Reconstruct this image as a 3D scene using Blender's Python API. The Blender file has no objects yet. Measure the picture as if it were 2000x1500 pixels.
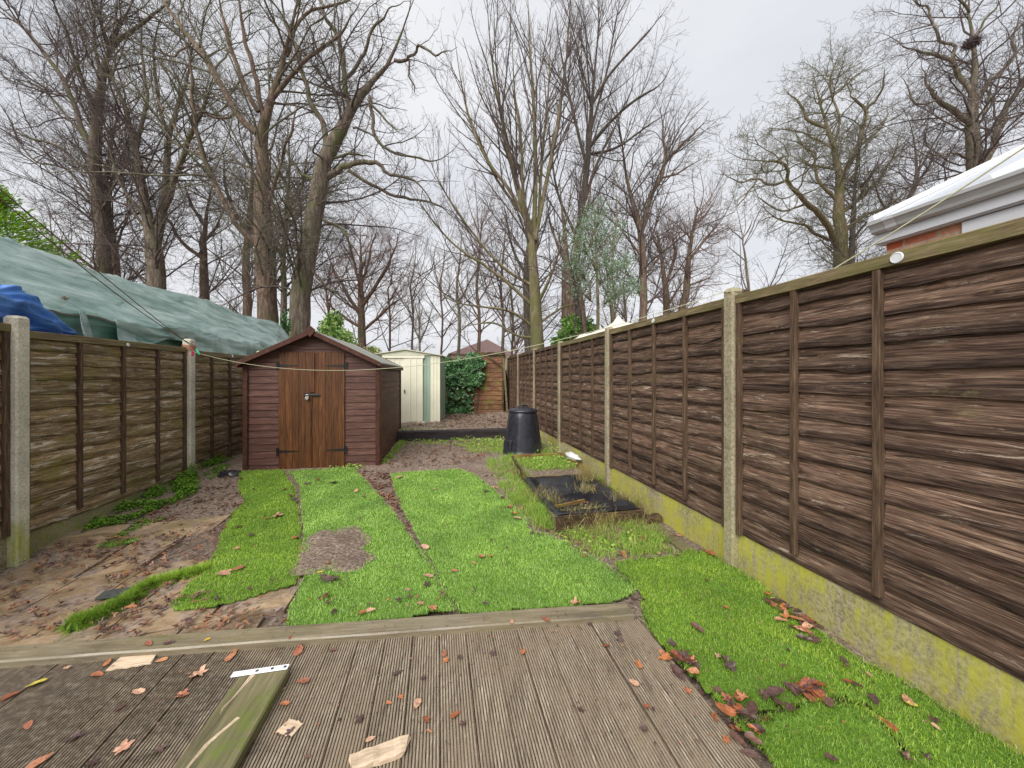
import bpy, math, random
import numpy as np
from mathutils import Vector, Matrix, noise
R = math.radians
rnd = random.Random(7)
rng = np.random.default_rng(11)
scene = bpy.context.scene
C = scene.collection

# ---------------------------------------------------------------- camera, sky, sun, exposure
F, CX, HY, H = 720.0, 1000.0, 735.0, 1.5
cam = bpy.data.cameras.new('camera'); cam.lens = 36 * F / 2000; cam.sensor_width = 36
cam.shift_y = -(750 - HY) / 2000; cam.clip_start = 0.05; cam.clip_end = 900
camo = bpy.data.objects.new('camera', cam); C.objects.link(camo)
camo.location = (0, 0, H); camo.rotation_euler = (R(90), 0, 0); scene.camera = camo

world = bpy.data.worlds.new('World'); scene.world = world; world.use_nodes = True
nt = world.node_tree; nt.nodes.clear()
sky = nt.nodes.new('ShaderNodeTexSky'); sky.sky_type = 'NISHITA'; sky.sun_disc = False
sky.sun_elevation = R(46); sky.sun_rotation = R(204); sky.air_density = 1.0; sky.dust_density = 6.0
hs = nt.nodes.new('ShaderNodeHueSaturation'); hs.inputs['Saturation'].default_value = 0.25
tc = nt.nodes.new('ShaderNodeTexCoord')
mp = nt.nodes.new('ShaderNodeMapping'); mp.inputs['Scale'].default_value = (1.2, 1.2, 3.0)
nz = nt.nodes.new('ShaderNodeTexNoise'); nz.inputs['Scale'].default_value = 1.6; nz.inputs['Detail'].default_value = 5
nz.inputs['Roughness'].default_value = 0.45
cr = nt.nodes.new('ShaderNodeValToRGB')
cr.color_ramp.elements[0].position = 0.3; cr.color_ramp.elements[0].color = (5.4, 5.6, 6.05, 1)
cr.color_ramp.elements[1].position = 0.75; cr.color_ramp.elements[1].color = (7.2, 7.25, 7.45, 1)
mx = nt.nodes.new('ShaderNodeMix'); mx.data_type = 'RGBA'; mx.inputs[0].default_value = 0.9
bg = nt.nodes.new('ShaderNodeBackground'); bg.inputs['Strength'].default_value = 0.05
wo = nt.nodes.new('ShaderNodeOutputWorld'); L = nt.links
L.new(tc.outputs['Generated'], mp.inputs['Vector']); L.new(mp.outputs[0], nz.inputs['Vector'])
L.new(nz.outputs['Fac'], cr.inputs[0]); L.new(sky.outputs[0], hs.inputs['Color'])
L.new(hs.outputs[0], mx.inputs[6]); L.new(cr.outputs[0], mx.inputs[7])
L.new(mx.outputs[2], bg.inputs['Color']); L.new(bg.outputs[0], wo.inputs['Surface'])

sun = bpy.data.lights.new('sun', 'SUN'); sun.energy = 1.5; sun.angle = R(55); sun.color = (1.0, 0.97, 0.93)
suno = bpy.data.objects.new('sun', sun); C.objects.link(suno)
suno.rotation_euler = (R(44), 0, R(-24))          # high, diffuse, from behind the viewer
scene.view_settings.view_transform = 'Standard'; scene.view_settings.look = 'None'
scene.view_settings.exposure = 1.48; scene.view_settings.gamma = 1
scene.cycles.use_denoising = True
scene.cycles.max_bounces = 5; scene.cycles.diffuse_bounces = 3; scene.cycles.glossy_bounces = 2
scene.cycles.transmission_bounces = 3; scene.cycles.transparent_max_bounces = 6

# ---------------------------------------------------------------- frames
TH = math.atan(145 / F); ct, st = math.cos(TH), math.sin(TH)
def P(px, py, d): return Vector(((px - CX) / F * d, d, H + (HY - py) / F * d))
def uv(x, y): return x * ct + y * st, -x * st + y * ct       # garden frame: u across, v along
def xy(u, v): return u * ct - v * st, u * st + v * ct
def sm(t): t = max(0.0, min(1.0, t)); return t * t * (3 - 2 * t)
def zg(x, y):
    u, v = uv(x, y)
    z = 0.10 * sm((v - 4.4) / 2.6) + 0.02 * sm((v - 7) / 1.4)
    z -= 0.16 * sm((-0.9 - u) / 2.3) * (1 - sm((v - 3.4) / 2.6))
    return z
def zgn(x, y):
    return zg(x, y) + 0.012 * noise.noise(Vector((x * 2.3, y * 2.3, 0))) + 0.007 * noise.noise(Vector((x * 7, y * 7, 3)))
def G(px, py, h=0.0):
    """pixel -> point on the garden ground"""
    z = 0.0
    for _ in range(6):
        d = (H - z - h) * F / (py - HY); x = (px - CX) / F * d; z = zg(x, d)
    return Vector((x, d, z + h))

# ---------------------------------------------------------------- object helpers
def tag(o, label=None, cat=None, group=None, kind=None):
    if label: o['label'] = label
    if cat: o['category'] = cat
    if group: o['group'] = group
    if kind: o['kind'] = kind
    return o
def empty(name, loc, label=None, cat=None, group=None, rz=0):
    o = bpy.data.objects.new(name, None); C.objects.link(o); o.location = loc; o.rotation_euler = (0, 0, rz)
    o.empty_display_size = 0.1
    return tag(o, label, cat, group)
def link(name, me, mat=None, parent=None, loc=None, smooth=False):
    o = bpy.data.objects.new(name, me); C.objects.link(o)
    if mat is not None:
        for m in (mat if isinstance(mat, (list, tuple)) else [mat]): me.materials.append(m)
    if parent is not None: o.parent = parent
    if loc is not None: o.location = loc
    if smooth and len(me.polygons): me.polygons.foreach_set('use_smooth', [True] * len(me.polygons))
    return o
def npmesh(name, V, Fs, smooth=False, mi=None):
    """V (n,3); Fs list of (m,k) index arrays"""
    me = bpy.data.meshes.new(name)
    V = np.asarray(V, dtype=np.float32); Fs = [np.asarray(f, dtype=np.int32) for f in Fs if len(f)]
    me.vertices.add(len(V)); me.vertices.foreach_set('co', V.ravel())
    idx = np.concatenate([f.ravel() for f in Fs]); sizes = np.concatenate([np.full(len(f), f.shape[1], dtype=np.int32) for f in Fs])
    me.loops.add(len(idx)); me.loops.foreach_set('vertex_index', idx)
    me.polygons.add(len(sizes))
    me.polygons.foreach_set('loop_start', np.concatenate([[0], np.cumsum(sizes)[:-1]]).astype(np.int32))
    me.polygons.foreach_set('loop_total', sizes)
    me.polygons.foreach_set('use_smooth', np.full(len(sizes), bool(smooth)))
    if mi is not None: me.polygons.foreach_set('material_index', np.asarray(mi, dtype=np.int32))
    me.update(calc_edges=True); return me

class MB:
    """collects boxes, tubes and grids into one mesh"""
    def __init__(s): s.v = []; s.f = []
    def add(s, vs, fs):
        n = len(s.v); s.v += [tuple(v) for v in vs]; s.f += [tuple(i + n for i in f) for f in fs]; return s
    def box(s, x0, y0, z0, x1, y1, z1, M=None, b=0.0):
        if b <= 0:
            vs = [(x, y, z) for z in (z0, z1) for x, y in ((x0, y0), (x1, y0), (x1, y1), (x0, y1))]
            fs = [(3, 2, 1, 0), (4, 5, 6, 7), (0, 1, 5, 4), (1, 2, 6, 5), (2, 3, 7, 6), (3, 0, 4, 7)]
        else:   # chamfered: 24 verts
            X = (x0, x1); Y = (y0, y1); Z = (z0, z1); vs = []; ix = {}
            for i in (0, 1):
                for j in (0, 1):
                    for k in (0, 1):
                        sx, sy, sz = (1, -1)[i], (1, -1)[j], (1, -1)[k]
                        for a in range(3):
                            p = [X[i] + sx * b, Y[j] + sy * b, Z[k] + sz * b]; p[a] = (X[i], Y[j], Z[k])[a]
                            ix[i, j, k, a] = len(vs); vs.append(tuple(p))
            fs = []
            q = ((0, 0), (1, 0), (1, 1), (0, 1))
            for a in range(3):
                for e in (0, 1):
                    def key(m, n, a=a, e=e):
                        t = [0, 0, 0]; t[a] = e; t[(a + 1) % 3] = m; t[(a + 2) % 3] = n; return tuple(t)
                    f = [ix[key(m, n) + (a,)] for m, n in q]; fs.append(tuple(f if e else f[::-1]))
            for a in range(3):      # edges along axis a
                b1, b2 = (a + 1) % 3, (a + 2) % 3
                for m in (0, 1):
                    for n in (0, 1):
                        def key(e, m=m, n=n): t = [0, 0, 0]; t[a] = e; t[b1] = m; t[b2] = n; return tuple(t)
                        f = [ix[key(0) + (b1,)], ix[key(1) + (b1,)], ix[key(1) + (b2,)], ix[key(0) + (b2,)]]
                        fs.append(tuple(f if m != n else f[::-1]))
            for i in (0, 1):
                for j in (0, 1):
                    for k in (0, 1):
                        f = [ix[i, j, k, a] for a in range(3)]; fs.append(tuple(f if (i + j + k) % 2 else f[::-1]))
        if M is not None: vs = [M @ Vector(v) for v in vs]
        return s.add(vs, fs)
    def tube(s, pts, r, n=8, cap=True):
        pts = [Vector(p) for p in pts]; rs = r if isinstance(r, (list, tuple)) else [r] * len(pts)
        base = len(s.v); vs = []; fs = []; ref = None
        for i, p in enumerate(pts):
            t = (pts[min(i + 1, len(pts) - 1)] - pts[max(i - 1, 0)]).normalized()
            if ref is None: ref = t.orthogonal().normalized()
            ref = (ref - t * ref.dot(t)).normalized(); b = t.cross(ref)
            for k in range(n):
                a = 2 * math.pi * k / n; vs.append(p + (ref * math.cos(a) + b * math.sin(a)) * rs[i])
        for i in range(len(pts) - 1):
            for k in range(n):
                k2 = (k + 1) % n; fs.append((i * n + k, i * n + k2, (i + 1) * n + k2, (i + 1) * n + k))
        if cap: fs.append(tuple(range(n))[::-1]); fs.append(tuple((len(pts) - 1) * n + k for k in range(n)))
        return s.add(vs, fs)
    def prism(s, pts2, y0, y1, axis='y'):
        """polygon (a,b) extruded along an axis"""
        n = len(pts2)
        def m(a, b, t): return (a, t, b) if axis == 'y' else ((t, a, b) if axis == 'x' else (a, b, t))
        vs = [m(a, b, y0) for a, b in pts2] + [m(a, b, y1) for a, b in pts2]
        fs = [tuple(range(n))[::-1] if axis != 'y' else tuple(range(n)), tuple(range(n, 2 * n)) if axis != 'y' else tuple(range(n, 2 * n))[::-1]]
        for i in range(n):
            j = (i + 1) % n; f = (i, j, n + j, n + i); fs.append(f if axis != 'y' else f[::-1])
        return s.add(vs, fs)
    def mesh(s, name):
        me = bpy.data.meshes.new(name); me.from_pydata(s.v, [], s.f); me.update(); return me
    def build(s, name, mat, parent=None, loc=None, smooth=False):
        return link(name, s.mesh(name), mat, parent, loc, smooth)

# ---------------------------------------------------------------- materials
def newmat(name, rough=0.7, spec=0.3):
    m = bpy.data.materials.new(name); m.use_nodes = True; n = m.node_tree
    b = n.nodes['Principled BSDF']; b.inputs['Roughness'].default_value = rough; b.inputs['Specular IOR Level'].default_value = spec
    return m, n, b
def N(n, t, **kw):
    x = n.nodes.new(t)
    for k, v in kw.items():
        if k.startswith('i_'): x.inputs[k[2:].replace('_', ' ')].default_value = v
        else: setattr(x, k, v)
    return x
def coords(n, scale=(1, 1, 1), kind='Object', rand=True, island=False):
    tc = N(n, 'ShaderNodeTexCoord'); mp = N(n, 'ShaderNodeMapping'); mp.inputs['Scale'].default_value = scale
    n.links.new(tc.outputs[kind], mp.inputs['Vector'])
    src = None
    if rand:
        oi = N(n, 'ShaderNodeObjectInfo'); src = oi.outputs['Random']
    if island:
        g = N(n, 'ShaderNodeNewGeometry')
        if src is not None:
            a = N(n, 'ShaderNodeMath', operation='ADD'); n.links.new(src, a.inputs[0]); n.links.new(g.outputs['Random Per Island'], a.inputs[1]); src = a.outputs[0]
        else: src = g.outputs['Random Per Island']
    if src is not None:
        mu = N(n, 'ShaderNodeMath', operation='MULTIPLY'); mu.inputs[1].default_value = 37.0; n.links.new(src, mu.inputs[0])
        n.links.new(mu.outputs[0], mp.inputs['Location'])
    return mp.outputs[0]
def noi(n, vec, scale, detail=5, rough=0.6, dist=0.0):
    x = N(n, 'ShaderNodeTexNoise'); x.inputs['Scale'].default_value = scale; x.inputs['Detail'].default_value = detail
    x.inputs['Roughness'].default_value = rough; x.inputs['Distortion'].default_value = dist
    n.links.new(vec, x.inputs['Vector']); return x.outputs['Fac']
def ramp(n, fac, stops, interp='LINEAR'):
    x = N(n, 'ShaderNodeValToRGB'); x.color_ramp.interpolation = interp; e = x.color_ramp.elements
    while len(e) < len(stops): e.new(0.5)
    for i, (p, c) in enumerate(stops):
        e[i].position = p; e[i].color = (c[0], c[1], c[2], 1) if hasattr(c, '__len__') else (c, c, c, 1)
    n.links.new(fac, x.inputs[0]); return x.outputs[0]
def mix(n, fac, a, b, mode='MIX'):
    x = N(n, 'ShaderNodeMix', data_type='RGBA', blend_type=mode)
    for s, i in ((fac, 0), (a, 6), (b, 7)):
        if hasattr(s, 'links') or hasattr(s, 'is_linked'): n.links.new(s, x.inputs[i])
        elif i == 0: x.inputs[0].default_value = s
        else: x.inputs[i].default_value = (s[0], s[1], s[2], 1)
    return x.outputs[2]
def mathn(n, op, a, b=None, clamp=False):
    x = N(n, 'ShaderNodeMath', operation=op, use_clamp=clamp)
    for i, s in enumerate((a, b)):
        if s is None: continue
        if hasattr(s, 'is_linked'): n.links.new(s, x.inputs[i])
        else: x.inputs[i].default_value = s
    return x.outputs[0]
def bump(n, b, h, strength=0.4, dist=0.01):
    x = N(n, 'ShaderNodeBump'); x.inputs['Strength'].default_value = strength; x.inputs['Distance'].default_value = dist
    n.links.new(h, x.inputs['Height']); n.links.new(x.outputs[0], b.inputs['Normal'])
def setc(n, b, c): n.links.new(c, b.inputs['Base Color'])
def setr(n, b, c): n.links.new(c, b.inputs['Roughness'])
def sepz(n, kind='Object', axis=2):
    tc = N(n, 'ShaderNodeTexCoord'); s = N(n, 'ShaderNodeSeparateXYZ'); n.links.new(tc.outputs[kind], s.inputs[0]); return s.outputs[axis]
def hsv(n, c, v=None, s=None, h=None):
    x = N(n, 'ShaderNodeHueSaturation'); n.links.new(c, x.inputs['Color'])
    for k, q in (('Value', v), ('Saturation', s), ('Hue', h)):
        if q is None: continue
        if hasattr(q, 'is_linked'): n.links.new(q, x.inputs[k])
        else: x.inputs[k].default_value = q
    return x.outputs[0]
def island(n): return N(n, 'ShaderNodeNewGeometry').outputs['Random Per Island']
def remap(n, v, a, b, c, d):
    x = N(n, 'ShaderNodeMapRange'); n.links.new(v, x.inputs[0])
    for i, q in enumerate((a, b, c, d)): x.inputs[i + 1].default_value = q
    return x.outputs[0]

def wood(name, stops, grain=(1.2, 14, 14), scale=3.0, rough=0.75, var=(0.75, 1.2), moss=None, mosspos=(0.55, 0.7), pale=None, palepos=(0.66, 0.74), bumps=0.5, bd=0.002, spec=0.2, dark=0.5, darkpos=(0.3, 0.5), wet=None, flat=False, edge=None, knots=False):
    """grained timber: coarse and fine streaks along one axis, per-board variation, weather streaks, optional moss / bare patches"""
    m, n, b = newmat(name, rough, spec)
    fine = noi(n, coords(n, tuple(q * (2.2 if q < 4 else 3.6) for q in grain), island=True), scale, 6, 0.7, 0.3)
    g = noi(n, coords(n, grain, island=True), scale, 8, 0.7, 0.8)
    mg = mathn(n, 'ADD', mathn(n, 'MULTIPLY', g, 0.55), mathn(n, 'MULTIPLY', fine, 0.45)); c = ramp(n, mg, stops)
    g2 = noi(n, coords(n, tuple(q * 0.5 for q in grain), island=True), scale, 7, 0.7, 0.8)
    c = mix(n, 1.0, c, ramp(n, g2, [(darkpos[0], (dark,) * 3), (darkpos[1], (1, 1, 1))]), 'MULTIPLY')
    if pale:
        g4 = noi(n, coords(n, tuple(max(1.0, q * 0.3) for q in grain), island=False), scale * 0.9, 9, 0.8, 0.7)
        c = mix(n, ramp(n, g4, [(palepos[0], 0), (palepos[1], 1)]), c, pale)
    if knots:
        vo = N(n, 'ShaderNodeTexVoronoi', feature='F1'); kv = coords(n, (1.7, 3, 4.6), island=True); n.links.new(kv, vo.inputs['Vector']); vo.inputs['Scale'].default_value = 1.0; vo.inputs['Randomness'].default_value = 1.0
        dd = mathn(n, 'ADD', vo.outputs['Distance'], mathn(n, 'MULTIPLY', mathn(n, 'SUBTRACT', fine, 0.5), 0.12))
        c = mix(n, 1.0, c, ramp(n, dd, [(0.03, (0.25, 0.2, 0.18)), (0.065, (0.7, 0.6, 0.55)), (0.085, (0.4, 0.35, 0.32)), (0.11, (1, 1, 1))]), 'MULTIPLY')
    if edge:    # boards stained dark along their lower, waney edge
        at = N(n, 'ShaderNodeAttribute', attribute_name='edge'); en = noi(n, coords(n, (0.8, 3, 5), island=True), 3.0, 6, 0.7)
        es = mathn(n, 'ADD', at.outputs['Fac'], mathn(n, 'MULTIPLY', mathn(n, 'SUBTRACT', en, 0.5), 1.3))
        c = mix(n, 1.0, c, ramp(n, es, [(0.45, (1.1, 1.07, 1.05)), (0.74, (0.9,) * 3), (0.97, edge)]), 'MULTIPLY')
    c = hsv(n, c, v=remap(n, island(n), 0, 1, *var))
    if moss:
        g3 = noi(n, coords(n, (1, 1, 1.5), rand=not flat), 2.6, 9, 0.78, 0.3)
        c = mix(n, ramp(n, g3, [(mosspos[0], 0), (mosspos[1], 0.85)]), c, moss)
    if flat and name != 'mossy_plank_wood':     # trodden mud film over the left of the deck
        zone = mathn(n, 'ADD', remap(n, sepz(n, 'Object', 0), -0.5, -1.5, -0.22, 0.16), noi(n, coords(n, (1, 1.6, 1), rand=False), 3.2, 8, 0.75, 0.4)); fm = ramp(n, zone, [(0.5, 0), (0.62, 0.8)])
        c = mix(n, fm, c, ramp(n, noi(n, coords(n, rand=False), 35, 6, 0.75), [(0.36, (0.05, 0.037, 0.026)), (0.5, (0.125, 0.095, 0.066)), (0.64, (0.27, 0.22, 0.165))]))
    setc(n, b, c); bump(n, b, mg, bumps, bd)
    if wet: setr(n, b, ramp(n, noi(n, coords(n, (1, 1, 1), rand=not flat), 2.0, 6, 0.7), [(wet[0], wet[2]), (wet[1], wet[3])]))
    if flat and name != 'mossy_plank_wood':
        n.links.new(fm, b.inputs['Coat Weight']); b.inputs['Coat Roughness'].default_value = 0.07; b.inputs['Coat IOR'].default_value = 1.45
        setr(n, b, mix(n, fm, (0.5, 0.5, 0.5), (0.2, 0.2, 0.2))); mg = mathn(n, 'ADD', mg, mathn(n, 'MULTIPLY', noi(n, coords(n, (9, 3, 3), rand=False), 5, 6, 0.7), 1.5)); bump(n, b, mg, 0.7, 0.006)
    return m
def plain(name, col, rough=0.5, spec=0.4, var=0.08, scale=6.0, metal=0.0, bumps=0.1):
    m, n, b = newmat(name, rough, spec); v = coords(n)
    g = noi(n, v, scale, 6, 0.6)
    c = ramp(n, g, [(0.3, [q * (1 - var) for q in col]), (0.7, [min(1, q * (1 + var)) for q in col])])
    setc(n, b, c); b.inputs['Metallic'].default_value = metal; bump(n, b, g, bumps, 0.003)
    setr(n, b, remap(n, g, 0.3, 0.7, max(0.05, rough - 0.1), min(1, rough + 0.1))); return m
def leafmat(name, cols, rough=0.5, trans=0.25, spec=0.4):
    """foliage: several colours spread over the leaves"""
    m, n, b = newmat(name, rough, spec)
    k = len(cols); c = ramp(n, island(n), [(i / max(1, k - 1), q) for i, q in enumerate(cols)])
    setc(n, b, c)
    if trans:
        tr = N(n, 'ShaderNodeBsdfTranslucent'); n.links.new(c, tr.inputs['Color'])
        mxs = N(n, 'ShaderNodeMixShader'); mxs.inputs[0].default_value = trans
        out = n.nodes['Material Output']; n.links.new(b.outputs[0], mxs.inputs[1]); n.links.new(tr.outputs[0], mxs.inputs[2]); n.links.new(mxs.outputs[0], out.inputs['Surface'])
    return m

M = {}
M['fence_r'] = wood('fence_boards_brown', [(0.38, (0.022, 0.013, 0.010)), (0.46, (0.09, 0.053, 0.037)), (0.54, (0.175, 0.112, 0.08)), (0.64, (0.42, 0.31, 0.22))], grain=(1.3, 16, 30), scale=2.6, edge=(0.40, 0.38, 0.39),
                    pale=(0.5, 0.42, 0.33), palepos=(0.59, 0.66), moss=(0.15, 0.135, 0.055), mosspos=(0.6, 0.72), dark=0.4, darkpos=(0.40, 0.5), bd=0.0025, bumps=0.6, var=(0.6, 1.4), knots=True)
M['fence_l'] = wood('fence_boards_mossy', [(0.37, (0.035, 0.023, 0.015)), (0.46, (0.16, 0.108, 0.062)), (0.53, (0.30, 0.21, 0.12)), (0.62, (0.56, 0.45, 0.30))], grain=(1.3, 16, 30), scale=2.6, edge=(0.58, 0.55, 0.50),
                    pale=(0.56, 0.5, 0.42), palepos=(0.555, 0.585), moss=(0.20, 0.17, 0.035), mosspos=(0.5, 0.68), dark=0.55, darkpos=(0.38, 0.5), bd=0.0025, bumps=0.6, var=(0.65, 1.4), knots=True)
M['fence_far'] = wood('rear_fence_boards', [(0.33, (0.07, 0.03, 0.015)), (0.48, (0.18, 0.08, 0.045)), (0.66, (0.36, 0.20, 0.11))], moss=(0.22, 0.22, 0.05), mosspos=(0.52, 0.66), var=(0.6, 1.25))
M['rail'] = wood('fence_rail_wood', [(0.33, (0.06, 0.045, 0.025)), (0.48, (0.16, 0.12, 0.065)), (0.66, (0.33, 0.26, 0.15))], pale=(0.45, 0.38, 0.24), moss=(0.15, 0.145, 0.045), mosspos=(0.48, 0.66))
M['batten'] = wood('fence_batten_wood', [(0.33, (0.03, 0.018, 0.012)), (0.48, (0.085, 0.052, 0.033)), (0.66, (0.2, 0.135, 0.085))], grain=(14, 14, 1.2), moss=(0.2, 0.2, 0.06), mosspos=(0.6, 0.75))
M['shed'] = wood('shed_cladding', [(0.33, (0.045, 0.018, 0.013)), (0.5, (0.095, 0.041, 0.030)), (0.67, (0.20, 0.11, 0.082))], grain=(1.2, 10, 14), scale=2.2, var=(0.85, 1.15), bumps=0.2, rough=0.6, spec=0.3, dark=0.85)
M['shed_trim'] = wood('shed_trim_wood', [(0.3, (0.03, 0.011, 0.008)), (0.5, (0.075, 0.03, 0.02)), (0.7, (0.15, 0.07, 0.045))], grain=(6, 6, 6), scale=2, rough=0.6, dark=0.8, bumps=0.3)
M['door'] = wood('shed_door_stain', [(0.34, (0.035, 0.013, 0.006)), (0.45, (0.085, 0.031, 0.010)), (0.56, (0.145, 0.056, 0.017)), (0.67, (0.25, 0.115, 0.042))], grain=(12, 12, 1.0), scale=2.4, var=(0.85, 1.12), rough=0.5, spec=0.35, dark=0.7, bumps=0.25)
M['deck'] = wood('ribbed_deck_board', [(0.33, (0.12, 0.092, 0.065)), (0.46, (0.25, 0.20, 0.14)), (0.56, (0.37, 0.31, 0.225)), (0.67, (0.58, 0.51, 0.40))], grain=(11, 1.0, 11), scale=3.0, rough=0.5, spec=0.5, var=(0.94, 1.06),
                 moss=(0.24, 0.185, 0.125), mosspos=(0.46, 0.60), dark=0.6, bumps=0.5, bd=0.002, wet=(0.45, 0.58, 0.14, 0.55), flat=True)
M['groove'] = wood('deck_groove_shade_and_mud', [(0.33, (0.04, 0.03, 0.022)), (0.5, (0.105, 0.08, 0.055)), (0.67, (0.22, 0.17, 0.12))], grain=(6, 3.0, 6), scale=4, var=(0.95, 1.05), rough=0.35, moss=(0.21, 0.165, 0.115), mosspos=(0.47, 0.58), flat=True)  # dark base tone paints in the groove shade; mud patches lie over it
M['timber'] = wood('wet_edge_timber', [(0.25, (0.09, 0.07, 0.045)), (0.5, (0.20, 0.165, 0.105)), (0.75, (0.36, 0.3, 0.2))], grain=(1.0, 10, 10), scale=2.6, rough=0.45, spec=0.5, moss=(0.14, 0.13, 0.04), mosspos=(0.5, 0.7), bumps=0.5, wet=(0.42, 0.6, 0.2, 0.6))
M['mossplank'] = wood('mossy_plank_wood', [(0.25, (0.06, 0.055, 0.025)), (0.5, (0.16, 0.14, 0.07)), (0.75, (0.27, 0.23, 0.14))], grain=(10, 1.0, 10), scale=2.6, rough=0.5, spec=0.4, moss=(0.11, 0.155, 0.02), mosspos=(0.52, 0.62), flat=True)
M['bed'] = wood('planter_board_wood', [(0.33, (0.02, 0.013, 0.009)), (0.5, (0.065, 0.04, 0.024)), (0.67, (0.16, 0.10, 0.055))], grain=(1.5, 8, 8), moss=(0.22, 0.2, 0.05), mosspos=(0.5, 0.68))
M['bedo'] = wood('orange_board_wood', [(0.33, (0.07, 0.035, 0.015)), (0.5, (0.18, 0.095, 0.035)), (0.67, (0.34, 0.21, 0.08))], grain=(1.5, 8, 8), moss=(0.25, 0.25, 0.05), mosspos=(0.48, 0.66))
M['sleeper'] = wood('black_sleeper_wood', [(0.25, (0.015, 0.012, 0.013)), (0.5, (0.04, 0.032, 0.033)), (0.75, (0.10, 0.085, 0.085))], grain=(1.5, 8, 8), scale=2)
M['palewood'] = wood('pale_split_wood', [(0.25, (0.35, 0.25, 0.15)), (0.5, (0.6, 0.46, 0.32)), (0.75, (0.75, 0.64, 0.5))], grain=(2, 12, 12), scale=3, bumps=0.8)

def concrete(name, c1, c2, algae, apos, streak=True, zfade=None):
    m, n, b = newmat(name, 0.85, 0.2); v = coords(n)
    fine = noi(n, v, 55, 5, 0.75); big = noi(n, v, 3.5, 6, 0.6)
    c = ramp(n, fine, [(0.32, c1), (0.62, c2)])
    c = mix(n, 1.0, c, ramp(n, big, [(0.3, (0.7,) * 3), (0.65, (1.08,) * 3)]), 'MULTIPLY')
    spots = noi(n, v, 120, 2, 0.5); c = mix(n, ramp(n, spots, [(0.66, 0), (0.72, 1)]), c, [q * 0.35 for q in c1])
    s = noi(n, coords(n, (12, 12, 1.6) if streak else (1, 1, 1)), 2.0, 9, 0.85, 0.5)
    s2 = noi(n, coords(n, (1, 1, 1)), 2.2, 6, 0.7)
    a = mathn(n, 'ADD', mathn(n, 'MULTIPLY', s, 0.55), mathn(n, 'MULTIPLY', s2, 0.45))
    if zfade:
        zf = remap(n, sepz(n), zfade[0], zfade[1], zfade[2], zfade[3]); a = mathn(n, 'ADD', a, zf)
    am = ramp(n, a, [(apos[0], 0), (apos[1], 1)])
    ac = mix(n, fine, algae, [q * 1.5 for q in algae])
    setc(n, b, mix(n, am, c, ac)); bump(n, b, fine, 0.5, 0.006); return m
M['post_r'] = concrete('weathered_post_concrete', (0.17, 0.14, 0.085), (0.42, 0.37, 0.25), (0.24, 0.23, 0.06), (0.58, 0.8), zfade=(0.0, 0.9, 0.14, -0.05))
M['post_l'] = concrete('pale_post_concrete', (0.40, 0.36, 0.27), (0.70, 0.66, 0.55), (0.27, 0.29, 0.05), (0.56, 0.72), zfade=(-0.1, 0.75, 0.2, -0.12))
M['board_r'] = concrete('algae_gravel_board', (0.17, 0.145, 0.08), (0.48, 0.42, 0.27), (0.34, 0.33, 0.045), (0.45, 0.57))
M['board_l'] = concrete('mossy_gravel_board', (0.14, 0.12, 0.07), (0.34, 0.30, 0.19), (0.16, 0.18, 0.03), (0.45, 0.62))

# soil
m, n, b = newmat('wet_soil', 0.6, 0.4); v = coords(n, rand=False)
g = noi(n, v, 2.2, 9, 0.7); f = noi(n, v, 40, 6, 0.75); q = noi(n, v, 9, 6, 0.7)
c = ramp(n, f, [(0.36, (0.07, 0.048, 0.034)), (0.5, (0.22, 0.16, 0.12)), (0.64, (0.44, 0.355, 0.28))])
c = mix(n, ramp(n, g, [(0.48, 0), (0.65, 0.6)]), c, (0.13, 0.085, 0.066))
c = mix(n, ramp(n, q, [(0.62, 0), (0.72, 0.5)]), c, (0.12, 0.16, 0.03))
setc(n, b, c); setr(n, b, remap(n, g, 0.35, 0.65, 0.35, 0.85)); bump(n, b, mathn(n, 'ADD', f, mathn(n, 'MULTIPLY', q, 2.0)), 0.9, 0.02); M['soil'] = m
# field grass beyond the garden
m, n, b = newmat('rough_ground', 0.9, 0.1); v = coords(n, rand=False); g = noi(n, v, 1.2, 8, 0.7)
setc(n, b, ramp(n, g, [(0.3, (0.08, 0.06, 0.04)), (0.5, (0.12, 0.11, 0.05)), (0.7, (0.10, 0.14, 0.04))])); M['field'] = m
# sandstone
m, n, b = newmat('sandstone', 0.4, 0.5); v = coords(n, (1, 1.6, 1), rand=False); g = noi(n, v, 3, 8, 0.65, 0.6); f = noi(n, coords(n, rand=False), 24, 6, 0.7)
c = ramp(n, g, [(0.3, (0.13, 0.085, 0.05)), (0.46, (0.27, 0.185, 0.105)), (0.6, (0.38, 0.27, 0.165)), (0.72, (0.22, 0.16, 0.11))])
c = hsv(n, c, v=remap(n, island(n), 0, 1, 0.8, 1.15))
md = noi(n, coords(n, rand=False), 4.2, 9, 0.75, 0.2)
c = mix(n, ramp(n, md, [(0.47, 0), (0.57, 0.9)]), c, ramp(n, f, [(0.35, (0.13, 0.09, 0.07)), (0.65, (0.38, 0.3, 0.245))]))
c = mix(n, ramp(n, noi(n, coords(n, rand=False), 1.6, 5, 0.6), [(0.56, 0), (0.68, 0.55)]), c, (0.15, 0.14, 0.04))
setc(n, b, c); setr(n, b, remap(n, g, 0.3, 0.7, 0.22, 0.6)); bump(n, b, mathn(n, 'ADD', g, mathn(n, 'MULTIPLY', f, 0.5)), 0.9, 0.02); M['stone'] = m
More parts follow.
